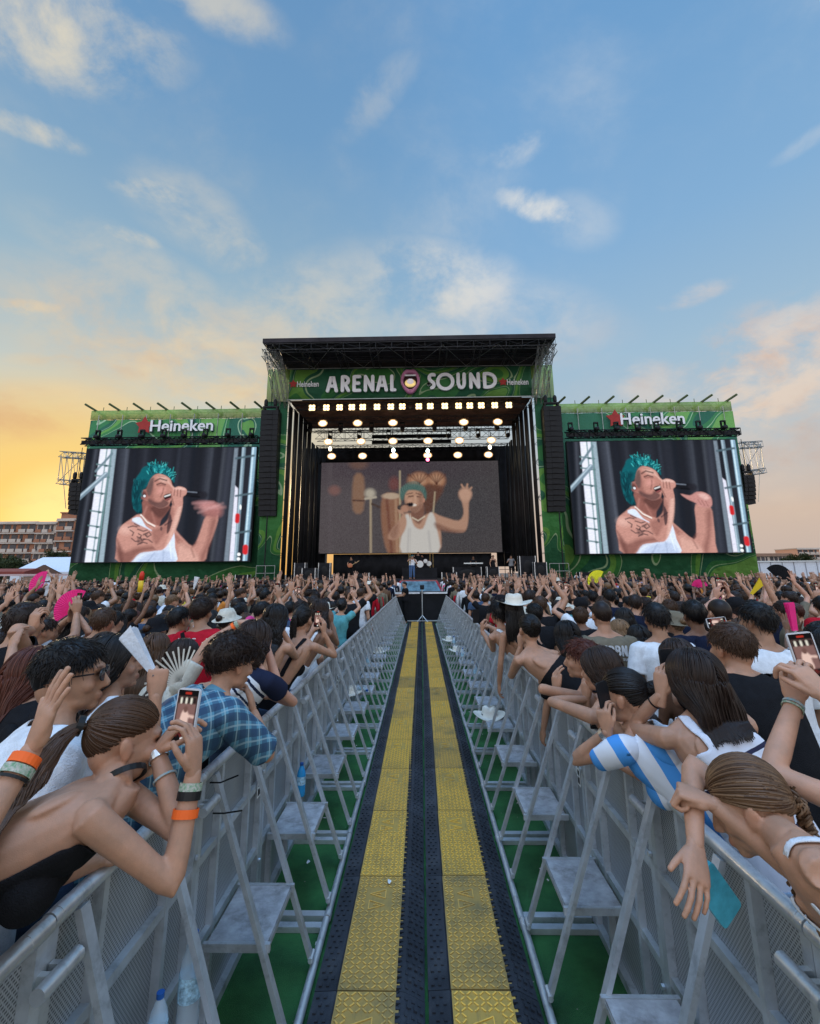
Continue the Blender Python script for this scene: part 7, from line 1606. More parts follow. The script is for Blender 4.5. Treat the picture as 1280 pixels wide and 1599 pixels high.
def broad_stripes(name, a_, b_, vec, per, w=.42, ph=0.0):
    m = bpy.data.materials.new('cloth_'+name); m.use_nodes = True; t = m.node_tree; t.nodes.clear(); N = NT(t)
    tc = N.n('ShaderNodeTexCoord').outputs['Object']; wv = N.n('ShaderNodeTexNoise', {'Vector': tc, 'Scale': 4.0}).outputs[0]
    f = N.math('ADD', N.math('MULTIPLY', N.vm('DOT_PRODUCT', tc, tuple(_n(vec))), 1/per), N.math('ADD', N.math('MULTIPLY', wv, .25), ph)); f = N.math('LESS_THAN', N.math('FRACT', f), w)
    bs = N.n('ShaderNodeBsdfPrincipled', {'Base Color': N.mix(f, (*a_, 1), (*b_, 1)), 'Roughness': .8, 'Specular IOR Level': .1}); N.n('ShaderNodeOutputMaterial', {0: bs.outputs[0]}); return m
M_arg = broad_stripes('sky_striped_jersey', (.66, .68, .74), (.07, .28, .66), (.80, -.25, .50), .135)
nk = A3(994, 1140, 2.42); hd = A3(972, 1090, 2.46)
R3 = person('person in white and sky blue striped football shirt with black bun, right rail', (nk[0]+.25, 2.2, .98), nk, 'tan', head=hd, face=(-.45, .89, 0), sh_axis=A3(1040, 1165, 2.5)-A3(945, 1172, 2.32), head_fwd=(-.80, .58, -.12), fem=True, k=.97, hk=.98,
            arms={'L': dict(w=A3(948, 1142, 2.36), e=A3(930, 1260, 2.45), pose='grip', n=(.6, .5, 0), d=(-.1, .1, 1)), 'R': dict(w=A3(960, 1190, 2.7), e=A3(1010, 1200, 2.6), pose='relaxed')})
R3.tee(R3.root, M_arg, .55, .016, .88, 1.475, 'football_shirt', .008, loose=.02); R3.pants(R3.root, C_['navy']); hair(R3, R3.root, 'bun', 'black', 1500, .032, 53, knot=(0, -.95, .05), thick=.95)
bands(R3, 'L', ((.02, .022, M_silver, 'watch_strap', .027),))
phone(A3(943, 1092, 2.4), (.5, -.8, .1), (-.12, 0, 1), 'black phone held up by the person in the striped football shirt', 'black', lit=False)
# girl slumped over the rail with a blue phone
nk = A3(1226, 1318, 1.34); hd = A3(1168, 1262, 1.50)
R4 = person('child with braided light brown hair slumped over the right rail, face in folded arms', (1.22, 1.22, 1.08), nk, 'tan', head=hd, face=(-.75, .66, 0), sh_axis=A3(1250, 1345, 1.14)-A3(1200, 1302, 1.50), head_fwd=(-.72, .42, -.42), head_up=(-.25, .3, .9), fem=True, k=.95, hk=.94, ground=.20, clamp=False, build=.9,
            arms={'R': dict(w=A3(1110, 1254, 1.50), e=A3(1215, 1335, 1.40), pose='fist', n=(0, .2, -1), d=(-.8, .3, .25)), 'L': dict(w=A3(1085, 1322, 1.46), e=A3(1066, 1238, 1.56), pose='flatrest', n=(.1, .95, .1))})
R4.tank(R4.root, C_['white'], 1.33, hem=.98, back=1.30, strap=(.06, .085)); R4.pants(R4.root, C_['pinkc'], waist=1.16, cuff=.3); hair(R4, R4.root, 'braid', 'high', 1700, .34, 54, knot=(.15, -.9, -.30), low=-.6, thick=.85)
wl_ = R4.arms['L'][2]; phone(A3(1118, 1396, 1.50), (-.3, .9, .1), (.62, .12, -.8), 'pale blue cased phone dangling from the hand of the slumped child', 'blue', lit=False, cam=False, th=.013, w=.080, h=.158)
# arm filming at the right edge
R5 = person('person at the right edge of whom only a bare arm holding up a phone shows', (1.50, 1.36, 1.0), (1.38, 1.46, 1.52), 'light', face=(-.25, .97, 0), fem=True, k=1.05, arms={'L': dict(w=A3(1240, 1095, 1.66), e=A3(1212, 1190, 1.58), pose='grip', n=(.7, .5, 0), d=(.18, .1, 1)), 'R': dict(w=A3(1290, 1090, 1.55), e=A3(1330, 1200, 1.4), pose='grip')})
R5.tank(R5.root, C_['black'], 1.36); R5.pants(R5.root, C_['denim']); hair(R5, R5.root, 'long', 'dark', 300, .3, 55); bands(R5, 'L', ((.015, .008, M_bead, 'bead_bracelet', .0268), (.026, .006, M_gr, 'woven_bracelet', .0272)))
phone(A3(1258, 1026, 1.72), (-.2, -1, .1), (-.12, 0, 1), 'white edged phone showing the stage at the right edge', 'white', w=.078, h=.158)
def stander(label, hpx, hpy, Y, tone, top, hs, hc, hl=.04, k=1.04, fem=False, face=(0, 1, 0), seed=1, tank=False, arms=None, n=900, vox=.009, sleeve=.55, build=1.0, hd_fwd=None, **hkw):
    hd = A3(hpx, hpy, Y); nk = hd+np.array((0, -.05, -.15*k)); b = person(label, (nk[0], nk[1]-.04, .96*k*1.0 if nk[2] > 1.35 else .9), nk, tone, head=hd, face=face, fem=fem, k=k, arms=arms, vox=vox, build=build, head_fwd=hd_fwd)
    if tank: b.tank(b.root, top, 1.34, back=1.28)
    else: b.tee(b.root, top, sleeve, .014, loose=.018)
    b.pants(b.root, C_['denim']); hair(b, b.root, hs, hc, n, hl, seed, **hkw); return b
R6 = stander('dark-haired person in plain white t-shirt seen from behind, right of the olive t-shirt', 1023, 968, 4.0, 'olive', C_['white'], 'short', 'black', .045, k=1.08, seed=61)
R7 = stander('person in olive t-shirt with white lettering on the back', 938, 962, 4.4, 'tan', C_['olive'], 'crop', 'dark', .02, k=1.09, seed=62, build=1.06)
c, R1_, F1_, T1_ = R7.sp(1.33); ink_text(R7, c-F1_*.150+R1_*.03, R1_, (0, 0, 1), -F1_, 'TRBN.', .26, .085, C_['white'])
ink_text(R7, c-F1_*.150+R1_*.07-np.array((0, 0, .035)), R1_, (0, 0, 1), -F1_, 'CULTURE', .13, .020, C_['white']) if all(q in GL for q in 'CULTURE') else None
R8 = stander('person with long black hair in a black top on the right rail', 884, 995, 4.3, 'tan', C_['black'], 'long', 'black', .20, 1.02, True, (-.2, .98, 0), 63, build=1.15, sleeve=.9, n=1000, vol=.010)
R9 = railw('person with dark bun and bare shoulders in a black top, right rail', 825, 985, 4.2, 'tan', 'bun', 'black', C_['black'], (803, 1050, 4.05), (812, 1010, 4.3), side='L', k=1.02, hl=.035, seed=64, straps=None, face=(-.2, .98, 0))
R10 = railw('person with short red hair in profile resting her arm on the right rail', 908, 1032, 3.3, 'tan', 'short', 'auburn', C_['black'], (900, 1090, 3.05), (868, 1080, 3.25), side='L', k=.98, hl=.045, seed=65, face=(-.5, .86, 0), hd_fwd=(-.92, .38, 0), pose='relaxed', n=1500, dnk=(.02, -.03, -.14), vox=.0065)
R11 = railw('person with long dark brown curls and hair clips behind the striped football shirt', 936, 1048, 2.95, 'tan', 'long', 'dark', C_['black'], (890, 1112, 2.85), (915, 1092, 3.1), side='L', k=.99, hl=.36, seed=66, face=(-.4, .9, 0), hd_fwd=(-.75, .65, -.1), pose='relaxed', n=1300, wave=.014, vox=.0065)
R12 = stander('dark-haired person in white collared shirt near the right edge', 1180, 972, 3.4, 'olive', C_['white'], 'short', 'black', .05, 1.09, seed=67, face=(-.1, 1, 0), sleeve=.9, hd_fwd=(-.4, .9, 0))
R13 = stander('balding person in dark t-shirt behind a pink and white phone', 1122, 960, 4.2, 'tan', C_['navy'], 'crop', 'dark', .012, 1.08, seed=68)
R14 = stander('person in navy t-shirt with curly dark hair, right of the white t-shirt', 1082, 962, 4.5, 'brown', C_['navy'], 'curly', 'black', .03, 1.06, seed=69)
phone(A3(1118, 972, 3.9), (0, -1, .1), (1, 0, .1), 'pale phone held sideways above the black t-shirt showing a blue picture', 'white')
phone(A3(1235, 966, 3.2), (0, -.9, 0), (.05, 0, 1), 'bright pink closed fan case shaped phone near the right edge', 'pink', lit=False, w=.05, h=.16) if 0 else folded_fan(A3(1240, 985, 3.0), (-.05, 0, 1), 'bright pink closed fan standing up near the right edge', M_pinkf, .16, .03, .04)
folded_fan(A3(1172, 928, 6.5), (.6, 0, .6), 'yellow folded fan above the crowd at the right', pm('yellow_cloth', (.70, .50, .02), .6), .26, .03, .09)
R15 = railw('dark-haired person stretching both arms over the right rail with a phone', 778, 960, 5.4, 'tan', 'short', 'black', C_['white'], (770, 1005, 5.3), (752, 985, 5.6), side='L', k=1.0, hl=.07, seed=71, pose='grip', face=(-.4, .9, 0), other=((790, 1000, 5.6), (760, 978, 5.9), 'grip'))
phone(A3(742, 962, 5.7), (.3, -1, 0), (0, 0, 1), 'black phone held over the right rail by the dark-haired person', 'black', lit=False)
R16 = stander('person with a white cowboy hat and straight black hair near the right rail', 802, 955, 5.2, 'tan', C_['black'], 'long', 'black', .28, 1.0, True, seed=72, tank=True)
def cowboy(b=None, loc=None, name='hat', lab=None, tilt=0, s=1.0, mat=None):
    mat = mat or pm('straw_white', (.62, .58, .50), .8, bump=.3, bscale=120); V = []; n = 28
    prof = [(.19, .0), (.185, -.004), (.12, .0), (.092, .012), (.088, .06), (.078, .10), (.05, .112), (.0, .104)]
    for j, (r, z) in enumerate(prof):
        for i in range(n):
            a = 2*math.pi*i/n; up_ = .045*math.cos(a)**2*(r/.19)**2 if r > .11 else 0; dent = -.018*math.exp(-(math.cos(a)*2.2)**2) if 0 < r < .08 else 0
            V.append(((r*1.0)*math.cos(a)*s, r*1.12*math.sin(a)*s, (z+up_+dent)*s))
    F = [(j*n+i, j*n+(i+1) % n, (j+1)*n+(i+1) % n, (j+1)*n+i) for j in range(len(prof)-1) for i in range(n)]
    if b is not None: R_ = b.HR; V = [tuple(b.H+R_@(np.array(v)+np.array((0, -.01, .075)))-np.array(b.root.location)) for v in V]; return meshobj('hat', V, F, mat, b.root, True)
    e = empty('straw_hat', loc); tag(e, lab, 'hat', 'white hats left on the barrier steps'); o = meshobj('crown_and_brim', V, F, mat, e, True); o.modifiers.new('s', 'SOLIDIFY').thickness = .004
    mb = MB(); mb.lathe([(.0935*s, .016*s), (.0925*s, .03*s)], (0, 0, 0), n); mb.build('hat_band', C_['black'], o); return e
cowboy(R16)

for i, (px, py, d) in enumerate(((345, 1222, (.08, 0, .03)), (350, 1270, (.09, -.02, .02)))):
    c = A3(px, py, 2.42); e = empty('cable_tie', tuple(c)); tag(e, '%s black cable tie poking out from a left barrier joint' % ('upper', 'lower')[i], 'cable tie'); mb = MB(); mb.tube([(-.05, 0, 0), (0, 0, 0), d], .0035, 5); mb.build('strap', M_bk, e)
# ------------------------------------------------------------------ performers on the stage
def performer(label, px, Yd, floor, tone, hs, hc, top, bottom, fem=False, tank=False, arms=None, face=(0, -1, 0), k=1.02, sit=0, hl=.04, sc=1.0):
    x = at(px, 880, Yd)[0]; f = np.array(face, float); b = Body((x, Yd, floor+.96*k-sit), (x, Yd+f[1]*.03, floor+1.46*k-sit), face=face, fem=fem, k=k, vox=.02, handvox=.007, ground=floor, arms={q: dict(w=np.array((x, Yd, floor))+np.array(v[0]), e=np.array((x, Yd, floor))+np.array(v[1]), pose='fist') for q, v in (arms or {}).items()})
    root = empty('person', (x, Yd, floor)); tag(root, label, 'person', None); b.root = root; b.emit(root, tone)
    (b.tank(root, top, 1.38) if tank else b.tee(root, top)); b.pants(root, bottom, cuff=floor+.1); hair(b, root, hs, hc, 260, hl, int(px), thick=2.6, seg=5); return b
sg = performer('singer in white vest and blue jeans standing at the front centre of the stage', 643, 36.4, 1.70, 'tan', 'curly', 'teal', C_['white'], pm('cloth_blue_jeans', (.06, .12, .25), .8), tank=True, arms={'R': ((-.10, -.22, 1.50), (-.34, -.05, 1.25)), 'L': ((.35, -.15, 1.15), (.30, 0, 1.2))})
mp = empty('microphone', tuple(sg.arms['R'][2]+np.array((0, -.06, .06)))); tag(mp, 'black microphone in the hand of the singer on stage', 'microphone'); mb = MB(); mb.tube([(0, .02, -.10), (0, 0, .04)], .014, 6); mb.build('handle', M_blk, mp); mb = MB(); mb.ell((0, 0, .06), (.028, .028, .03)); mb.build('head', M_tr, mp, True)
gt = performer('guitarist in black at the left of the stage', 549, 38.2, 1.70, 'tan', 'long', 'dark', C_['black'], C_['black'], arms={'R': ((-.15, -.25, 1.02), (-.38, 0, 1.15)), 'L': ((.55, -.25, 1.35), (.42, -.05, 1.15))}, hl=.2)
gp = empty('guitar', (at(549, 880, 38.2)[0], 37.9, 2.75)); tag(gp, 'pale electric guitar held by the guitarist in black', 'guitar'); mb = MB(); mb.ell((-.05, 0, 0), (.22, .03, .17)); mb.build('body', pm('wood_red', (.45, .16, .08), .3), gp, True); mb = MB(); mb.bar((.1, -.02, .04), (.68, -.02, .36), .05, .03); mb.build('neck', pm('maple', (.5, .35, .18), .4), gp); mb = MB(); mb.bar((.68, -.02, .36), (.80, -.02, .42), .09, .03); mb.build('headstock', M_blk, gp)
performer('drummer seated behind the red drum kit', 652, 41.6, 2.55, 'tan', 'curly', 'auburn', C_['black'], C_['black'], sit=.4, arms={'R': ((-.35, -.35, 1.0), (-.45, -.05, .9)), 'L': ((.35, -.35, 1.0), (.45, -.05, .9))})
performer('keyboard player in dark clothes behind the long keyboard', 738, 39.2, 1.70, 'brown', 'short', 'black', C_['black'], C_['black'], arms={'R': ((-.2, -.4, 1.05), (-.3, -.05, 1.1)), 'L': ((.2, -.4, 1.05), (.3, -.05, 1.1))})
performer('bare armed person standing in black at the right of the keyboard', 769, 38.0, 1.70, 'tan', 'short', 'dark', C_['black'], C_['black'], tank=True)
performer('person in pale shirt standing among equipment at the right stage edge', 797, 38.4, 1.70, 'tan', 'short', 'black', C_['grey'], C_['black'], arms={'R': ((-.2, -.25, 1.35), (-.35, -.05, 1.15)), 'L': ((.25, -.1, 1.0), (.35, 0, 1.15))})
performer('person in white shirt beside the equipment racks at the right stage edge', 815, 39.2, 1.70, 'tan', 'short', 'dark', C_['white'], C_['black'])
b_ = performer('security guard in black standing at the left of the platform end', 633, 21.3, 0.0, 'tan', 'short', 'black', C_['black'], C_['black'], face=(-.9, -.3, 0), arms={'R': ((-.4, .1, 1.2), (-.25, 0, 1.15)), 'L': ((-.35, -.2, 1.15), (-.15, -.1, 1.05))}, hl=.02, k=1.03)

# ------------------------------------------------------------------ the crowd: prototypes, then copies
def crowd_proto(i, fem, hs, hl, pose, k):
    rg = random.Random(i); O = np.array((0., 5., 0.)); J = lambda a, b=0: rg.uniform(a, b)
    nk = np.array((rg.uniform(-.03, .03), 5.05, 1.465*k)); U = lambda x, y, z: np.array((x, 5+y, z*k)); arms = {}
    if pose in ('up', 'rup', 'wave'):
        arms['R'] = dict(w=U(.26+J(-.06, .06), .22, 1.86+J(-.06, .06)), e=U(.38, .12, 1.55), pose=rg.choice(['open', 'spread']), n=(0, 1, 0), d=(J(-.1, .1), .15, 1))
        if pose == 'up': arms['L'] = dict(w=U(-.24+J(-.06, .06), .22, 1.84+J(-.08, .08)), e=U(-.38, .12, 1.55), pose='open', n=(0, 1, 0), d=(J(-.1, .1), .15, 1))
    if pose == 'fistup': arms['R'] = dict(w=U(.16, .16, 1.96), e=U(.27, .12, 1.66), pose='fist', n=(0, 1, 0), d=(0, .05, 1))
    if pose == 'clap': arms['R'] = dict(w=U(.10, .34, 1.62), e=U(.36, .18, 1.34), pose='open', n=(-1, .2, 0), d=(-.1, .1, 1)); arms['L'] = dict(w=U(-.10, .34, 1.62), e=U(-.36, .18, 1.34), pose='open', n=(1, .2, 0), d=(.1, .1, 1))
    if pose == 'film': arms['R'] = dict(w=U(.10, .34, 1.74), e=U(.32, .22, 1.48), pose='hold', n=(-1, .3, 0), d=(-.05, 0, 1)); arms['L'] = dict(w=U(-.03, .36, 1.70), e=U(-.30, .22, 1.44), pose='hold', n=(1, .3, 0), d=(.2, 0, 1))
    if pose == 'lup': arms['L'] = dict(w=U(-.20, .24, 1.84), e=U(-.35, .15, 1.55), pose='spread', n=(0, 1, 0), d=(.05, .1, 1))
    b = Body((0 + 5, 5, .96*k), nk+np.array((5, 0, 0)), face=(rg.uniform(-.25, .25), 1, 0), head_fwd=(rg.uniform(-.5, .5), 1, rg.uniform(-.05, .15)), fem=fem, k=k, vox=.017, handvox=.006, arms={q: dict(v, w=v['w']+np.array((5, 0, 0)), e=v['e']+np.array((5, 0, 0))) for q, v in arms.items()})
    root = empty('person', (5, 5, 0)); b.root = root; b.emit(root, 'tan')
    if fem and i % 3 == 0: b.tank(root, C_['black'], 1.34, back=1.30, name='top', strap=(.05, .085), hem=.96)
    else: b.tee(root, C_['black'], .5, .013, name='top', loose=.018)
    b.pants(root, C_['denim']); hair(b, root, hs, 'black', 620 if hs != 'curly' else 700, hl, i, thick=1.9, seg=7, wave=.010 if i % 2 else 0, vol=.006)
    if i in (5, 14):                                   # caps and sun hats
        V = []; n_ = 20; pr = [(.096, .03), (.100, .06), (.092, .10), (.055, .135), (.0, .145)] if i == 5 else [(.165, .025), (.110, .055), (.100, .09), (.075, .135), (.0, .145)]
        for r, z in pr:
            for q in range(n_): a = 2*math.pi*q/n_; V.append(tuple(b.H+b.HR@(np.array((r*math.cos(a)*.92, r*math.sin(a)*1.06-.012, z)))-np.array((5, 5, 0))))
        F = [(j*n_+q, j*n_+(q+1) % n_, (j+1)*n_+(q+1) % n_, (j+1)*n_+q) for j in range(len(pr)-1) for q in range(n_)]
        o_ = meshobj('cap', V, F, C_['white'], root, True)
        if i == 5: mq_ = MB(); mq_.add([tuple(b.H+b.HR@np.array(v)-np.array((5, 5, 0))) for v in ((-.07, .06, .05), (.07, .06, .05), (.055, .155, .03), (-.055, .155, .03), (-.07, .06, .044), (.07, .06, .044), (.055, .155, .024), (-.055, .155, .024))], [(0, 1, 2, 3), (7, 6, 5, 4), (0, 3, 7, 4), (1, 5, 6, 2), (2, 6, 7, 3)]); mq_.build('cap_peak', C_['white'], root)
    if pose == 'film':
        R_ = MB(); p = b.arms['R'][2]*.5+b.arms['L'][2]*.5+np.array((0, .03, .13))-np.array((5, 5, 0)); root['film'] = [float(q) for q in p]
    return root
specs = []
for i, pose in enumerate(['down', 'up', 'film', 'rup', 'down', 'clap', 'fistup', 'down', 'lup', 'down', 'up', 'film']):
    specs.append((True, ['long', 'long', 'ponytail', 'bun'][i % 4], [.20, .28, .26, .028][i % 4], pose, .95+.012*(i % 4)))
    specs.append((False, ['short', 'curly', 'short', 'crop'][(i+1) % 4], [.034, .028, .026, .012][(i+1) % 4], pose, 1.01+.015*(i % 4)))
protos = [(crowd_proto(i, *s_), s_) for i, s_ in enumerate(specs)]
TOPC = [('black', C_['black'], 26), ('white', C_['white'], 19), ('red', C_['red'], 6), ('navy', C_['navy'], 10), ('grey', C_['grey'], 7), ('pink', C_['pinkc'], 3), ('cream', C_['cream'], 6), ('teal', C_['teal'], 4), ('olive', C_['olive'], 5), ('denim blue', C_['denim'], 6), ('lilac', C_['lilac'], 3), ('brown', cloth('brown', (.14, .08, .05)), 4), ('orange', cloth('orange', (.55, .20, .04)), 2), ('yellow', cloth('yellow', (.62, .48, .06)), 2)]
TW = [t[2] for t in TOPC]; SK = ['tan', 'light', 'olive', 'brown', 'pink']; SKW = [38, 18, 24, 10, 10]; HCW = (('black', 34), ('dark', 38), ('brown', 17), ('auburn', 5), ('light', 6))
heroes = [(o.location.x, o.location.y) for o in S.objects if o.type == 'EMPTY' and o.name.startswith('person') and 'label' in o and o.location.y < 21]
rg = random.Random(77); spots = []
for side in (-1, 1):
    r_ = 0; y = 1.6
    while y < 34.0:
        x = 1.36+(r_ % 2)*.27+rg.uniform(0, .06)
        if y > 22.5: x = 1.5
        xmax = min(.93*y+.9, 33)
        while x < xmax:
            spots.append((side*(x+rg.uniform(-.09, .09) if x > 1.5 else x), y+rg.uniform(-.10, .10), side, r_)); x += .54+rg.uniform(-.03, .12)+.010*max(0, y-16)
        y += .52+.008*y; r_ += 1
def free(x, y):
    if any((x-a)**2+(y-b)**2 < .40**2 for a, b in heroes): return False
    if y < 2.5 and abs(x) < 9: return False
    if y < 3.1 and abs(x) < 2.3: return False
    if x > 0 and y < 3.4 and 1.9 < x < 9: return abs(x) > 2.9
    return True
spots = [s_ for s_ in spots if free(s_[0], s_[1])]
spots.sort(key=lambda s_: math.hypot(s_[0], s_[1])*(1+.15*(s_[1] < 3)))
NIND = 248
near, far = spots[:NIND], spots[NIND:]
rows = {}
for s_ in near: rows.setdefault((s_[2], s_[3]), []).append(s_)
order = {}
rlist = {sd: sorted({k[1] for k in rows if k[0] == sd}) for sd in (-1, 1)}
for (sd, r_), l in rows.items():
    for j, s_ in enumerate(sorted(l, key=lambda q: abs(q[0]))): order[id(s_)] = (j, rlist[sd].index(r_))
PT = {'down': 'arms down', 'up': 'both arms raised', 'film': 'filming overhead', 'rup': 'right arm raised', 'clap': 'hands clapping', 'fistup': 'fist raised', 'lup': 'left arm raised'}
used0 = set(); phn0 = None
def setmat(o, m_):
    o.material_slots[0].link = 'OBJECT'; o.material_slots[0].material = m_
wts = [3.0 if s_[3] == 'down' else 1.0 for _, s_ in protos]
for s_ in near:
    tries = [i for i in range(len(protos))]
    i = rg.choices(tries, [w*(1.0 if s_[1] > 6 else (1.0 if protos[q][1][3] in ('down', 'film') else .18)) for q, w in zip(tries, wts)])[0]; root0, spx = protos[i]
    o = root0 if i not in used0 else copy_tree(root0); used0.add(i)
    o.location = (s_[0], s_[1], 0); o.rotation_euler = (0, 0, rad(rg.uniform(-24, 24)-s_[2]*-8*(min(s_[1], 10)/10)+(0 if s_[1] > 8 else 0)+math.degrees(math.atan2(s_[0], 36-s_[1]))*.6)); sc = rg.uniform(.955, 1.03); o.scale = (sc, sc, sc)
    tn_, tm, _ = rg.choices(TOPC, TW)[0]; sk_ = rg.choices(SK, SKW)[0]; hc_ = rg.choices([h[0] for h in HCW], [h[1] for h in HCW])[0]
    capm = rg.choice([C_['olive'], C_['cream'], C_['black'], C_['navy'], C_['black']])
    for ch in o.children:
        nm = ch.name.split('.')[0]
        if nm == 'body': setmat(ch, skin(sk_))
        elif nm == 'top': setmat(ch, tm)
        elif nm == 'hair': setmat(ch, hairmat(hc_))
        elif nm.startswith('cap'): setmat(ch, capm)
        elif nm == 'trousers': setmat(ch, rg.choice([C_['denim'], C_['black'], C_['jeans'], C_['grey']]))
    j, r_ = order[id(s_)]
    lab = 'person in %s top, %s, %s from walkway, %s row, %s crowd' % (tn_, PT[spx[3]], _ordn[min(j, 29)], _ordn[min(r_, 29)], 'left' if s_[2] < 0 else 'right')
    o['label'] = lab; o['category'] = 'person'; o['group'] = 'standing crowd facing the stage'
    if 'film' in o:
        p = np.array(o['film'])*sc; a = o.rotation_euler.z; c_, s__ = math.cos(a), math.sin(a); P_ = np.array((s_[0]+p[0]*c_-p[1]*s__, s_[1]+p[0]*s__+p[1]*c_, p[2]))
        if phn0 is None: phn0 = phone((0, 0, 0), (0, -1, .05), (0, 0, 1), 'x', 'black'); q = phn0
        else: q = copy_tree(phn0)
        q.location = tuple(P_); q.rotation_euler = (0, 0, a); tag(q, 'lit phone held up by the %s person from walkway, %s row, %s crowd' % (_ordn[min(j, 29)], _ordn[min(r_, 29)], 'left' if s_[2] < 0 else 'right'), 'phone', 'phones filming over the crowd')
for i, (r0, _) in enumerate(protos):
    if i not in used0:
        for ch in list(r0.children): bpy.data.objects.remove(ch)
        bpy.data.objects.remove(r0)
# the rest of the crowd, far off, as one mass
def lowp(i, pose, fem, hs):
    rg2 = random.Random(i); mb = MB(); X = np.array((1., 0, 0)); Y = np.array((0, 1., 0)); Z = np.array((0, 0, 1.)); k = .97 if fem else 1.03; w = .88 if fem else 1
    loft(mb, [(Z*z*k, X, Y, rx*k*w, ry*k) for z, rx, ry in ((.9, .16, .11), (1.1, .14, .10), (1.3, .18, .12), (1.41, .19, .10), (1.46, .12, .07), (1.475, .06, .055))], 10, 2.3); mb.M = [0]*len(mb.F)
    def addm(fn, mi):
        n0 = len(mb.F); fn(); mb.M = mb.M[:n0]+[mi]*(len(mb.F)-n0)
    hz = 1.60*k; addm(lambda: mb.tube([(0, .01, 1.46*k), (0, .015, 1.54*k)], [.055, .05], 8), 1)
    addm(lambda: mb.ell((0, .03, hz-.01), (.066, .085, .105), 0, 10, 8), 1)
    def hr():
        mb.ell((0, -.012, hz+.028), (.088, .104, .098), 0, 12, 8)
        if hs == 'long': loft(mb, [(Z*(hz+.01)+Y*-.03, X, Y, .090, .075), (Z*(hz-.10)+Y*-.06, X, Y, .092, .06), (Z*(hz-.24)+Y*-.10, X, Y, .088, .04), (Z*(hz-.36)+Y*-.10, X, Y, .05, .02)], 9)
        if hs == 'bun': mb.ell((0, -.12, hz+.03), (.04, .04, .04), 0, 8, 6)
        if hs == 'curly':
            for q in range(14): a = rg2.uniform(0, 6.28); b = rg2.uniform(-.2, 1); mb.ell((.075*math.cos(a), .09*math.sin(a)-.01, hz+.03+.08*b), (.034, .034, .034), 0, 6, 4)
    addm(hr, 2)
    if i == 11: addm(lambda: mb.lathe([(.16, 0), (.11, .02), (.105, .07), (.06, .12)], (0, -.01, hz+.06), 10), 3)
    def hand(W, d, sp_):
        d = _n(d); sx_ = _n(np.cross(d, Y)); mb.bar(W, W+d*.095, .078, .026, up=Y)
        for q in range(4): a = (q-1.5)*sp_; dd = _n(d+sx_*a*.18); mb.bar(W+d*.09+sx_*(q-1.5)*.019, W+d*.09+sx_*(q-1.5)*.019+dd*(.085-.008*abs(q-1.3)), .015, .015, up=Y)
        mb.bar(W+d*.03, W+d*.085+sx_*(-.07), .018, .018, up=Y)
    for sg, up_ in ((-1, pose in ('up', 'lup', 'clap')), (1, pose in ('up', 'rup', 'clap', 'fist'))):
        sh = np.array((sg*.175*k*w, 0, 1.42*k))
        if up_:
            if pose == 'clap': E = sh+np.array((sg*.16, .16, -.06)); W = np.array((sg*.09, .34, 1.64*k))
            elif pose == 'fist': E = sh+np.array((.08, .10, .24)); W = E+np.array((-.07, .02, .25))
            else: E = sh+np.array((sg*(.14+rg2.uniform(-.04, .05)), .12, .16+rg2.uniform(-.05, .05))); W = E+np.array((sg*rg2.uniform(-.12, .05), .08, .24))
            addm(lambda: mb.tube([sh, sh*.5+E*.5], [.055, .052], 7), 0); addm(lambda: mb.tube([sh*.5+E*.5, E, E*.6+W*.4, W], [.042, .038, .038, .024], 7), 1)
            if pose == 'fist': addm(lambda: mb.ell(W+np.array((0, 0, .05)), (.042, .035, .048), 0, 8, 6), 1)
            else: addm(lambda: hand(W, W-E+np.array((0, 0, .1)), 1.0), 1)
        else: addm(lambda: mb.tube([sh, sh+np.array((sg*.05, -.01, -.2)), sh+np.array((sg*.06, .06, -.42))], [.056, .05, .03], 7), 0)
    # quads and tris only
    V = np.array(mb.V); Fq = []; M_ = []
    for f, m_ in zip(mb.F, mb.M):
        if len(f) == 4: Fq.append(f); M_.append(m_)
        elif len(f) == 3: Fq.append(f+(f[2],)); M_.append(m_)
    F4 = [f for f in Fq if len(set(f)) == 4]; M4 = [m_ for f, m_ in zip(Fq, M_) if len(set(f)) == 4]; F3 = [f[:3] for f in Fq if len(set(f)) == 3]; M3 = [m_ for f, m_ in zip(Fq, M_) if len(set(f)) == 3]
    return V, np.array(F4), np.array(M4), np.array(F3).reshape(-1, 3), np.array(M3, int)
lps = [lowp(i, p_, i % 2 == 0, h_) for i, (p_, h_) in enumerate([(p_, h_) for p_ in ('down', 'up', 'rup', 'lup', 'down', 'clap', 'fist') for h_ in ('long', 'short', 'curly', 'bun')])]
lw = [9.0 if (i//4) in (0, 4) else 1.0 for i in range(len(lps))]
mats = [t[1] for t in TOPC]+[skin(q) for q in SK]+[hairmat(h[0]) for h in HCW]+[pm('phone_glow', (.4, .4, .45), .3, emit=(.8, .8, 1.0), estr=.8)]
nT, nS = len(TOPC), len(SK); Vs, Qs, Ts, MQ, MT = [], [], [], [], []; off = 0
for (x, y, sd, r_) in far:
    V, F4, M4, F3, M3 = lps[rg.choices(range(len(lps)), lw)[0]]; a = rad(rg.uniform(-30, 30)); sc = rg.uniform(.93, 1.05); c_, s__ = math.cos(a), math.sin(a)
    P_ = np.stack([(V[:, 0]*c_-V[:, 1]*s__)*sc+x, (V[:, 0]*s__+V[:, 1]*c_)*sc+y, V[:, 2]*sc], 1)
    mp_ = np.array([rg.choices(range(nT), TW)[0], nT+rg.choices(range(nS), [34, 6, 34, 20, 6])[0], nT+nS+rg.choices(range(5), [h[1] for h in HCW])[0], rg.choice([1, 0, 6, 3])])
    Vs.append(P_); Qs.append(F4+off); MQ.append(mp_[M4]); Ts.append(F3+off); MT.append(mp_[M3]); off += len(V)
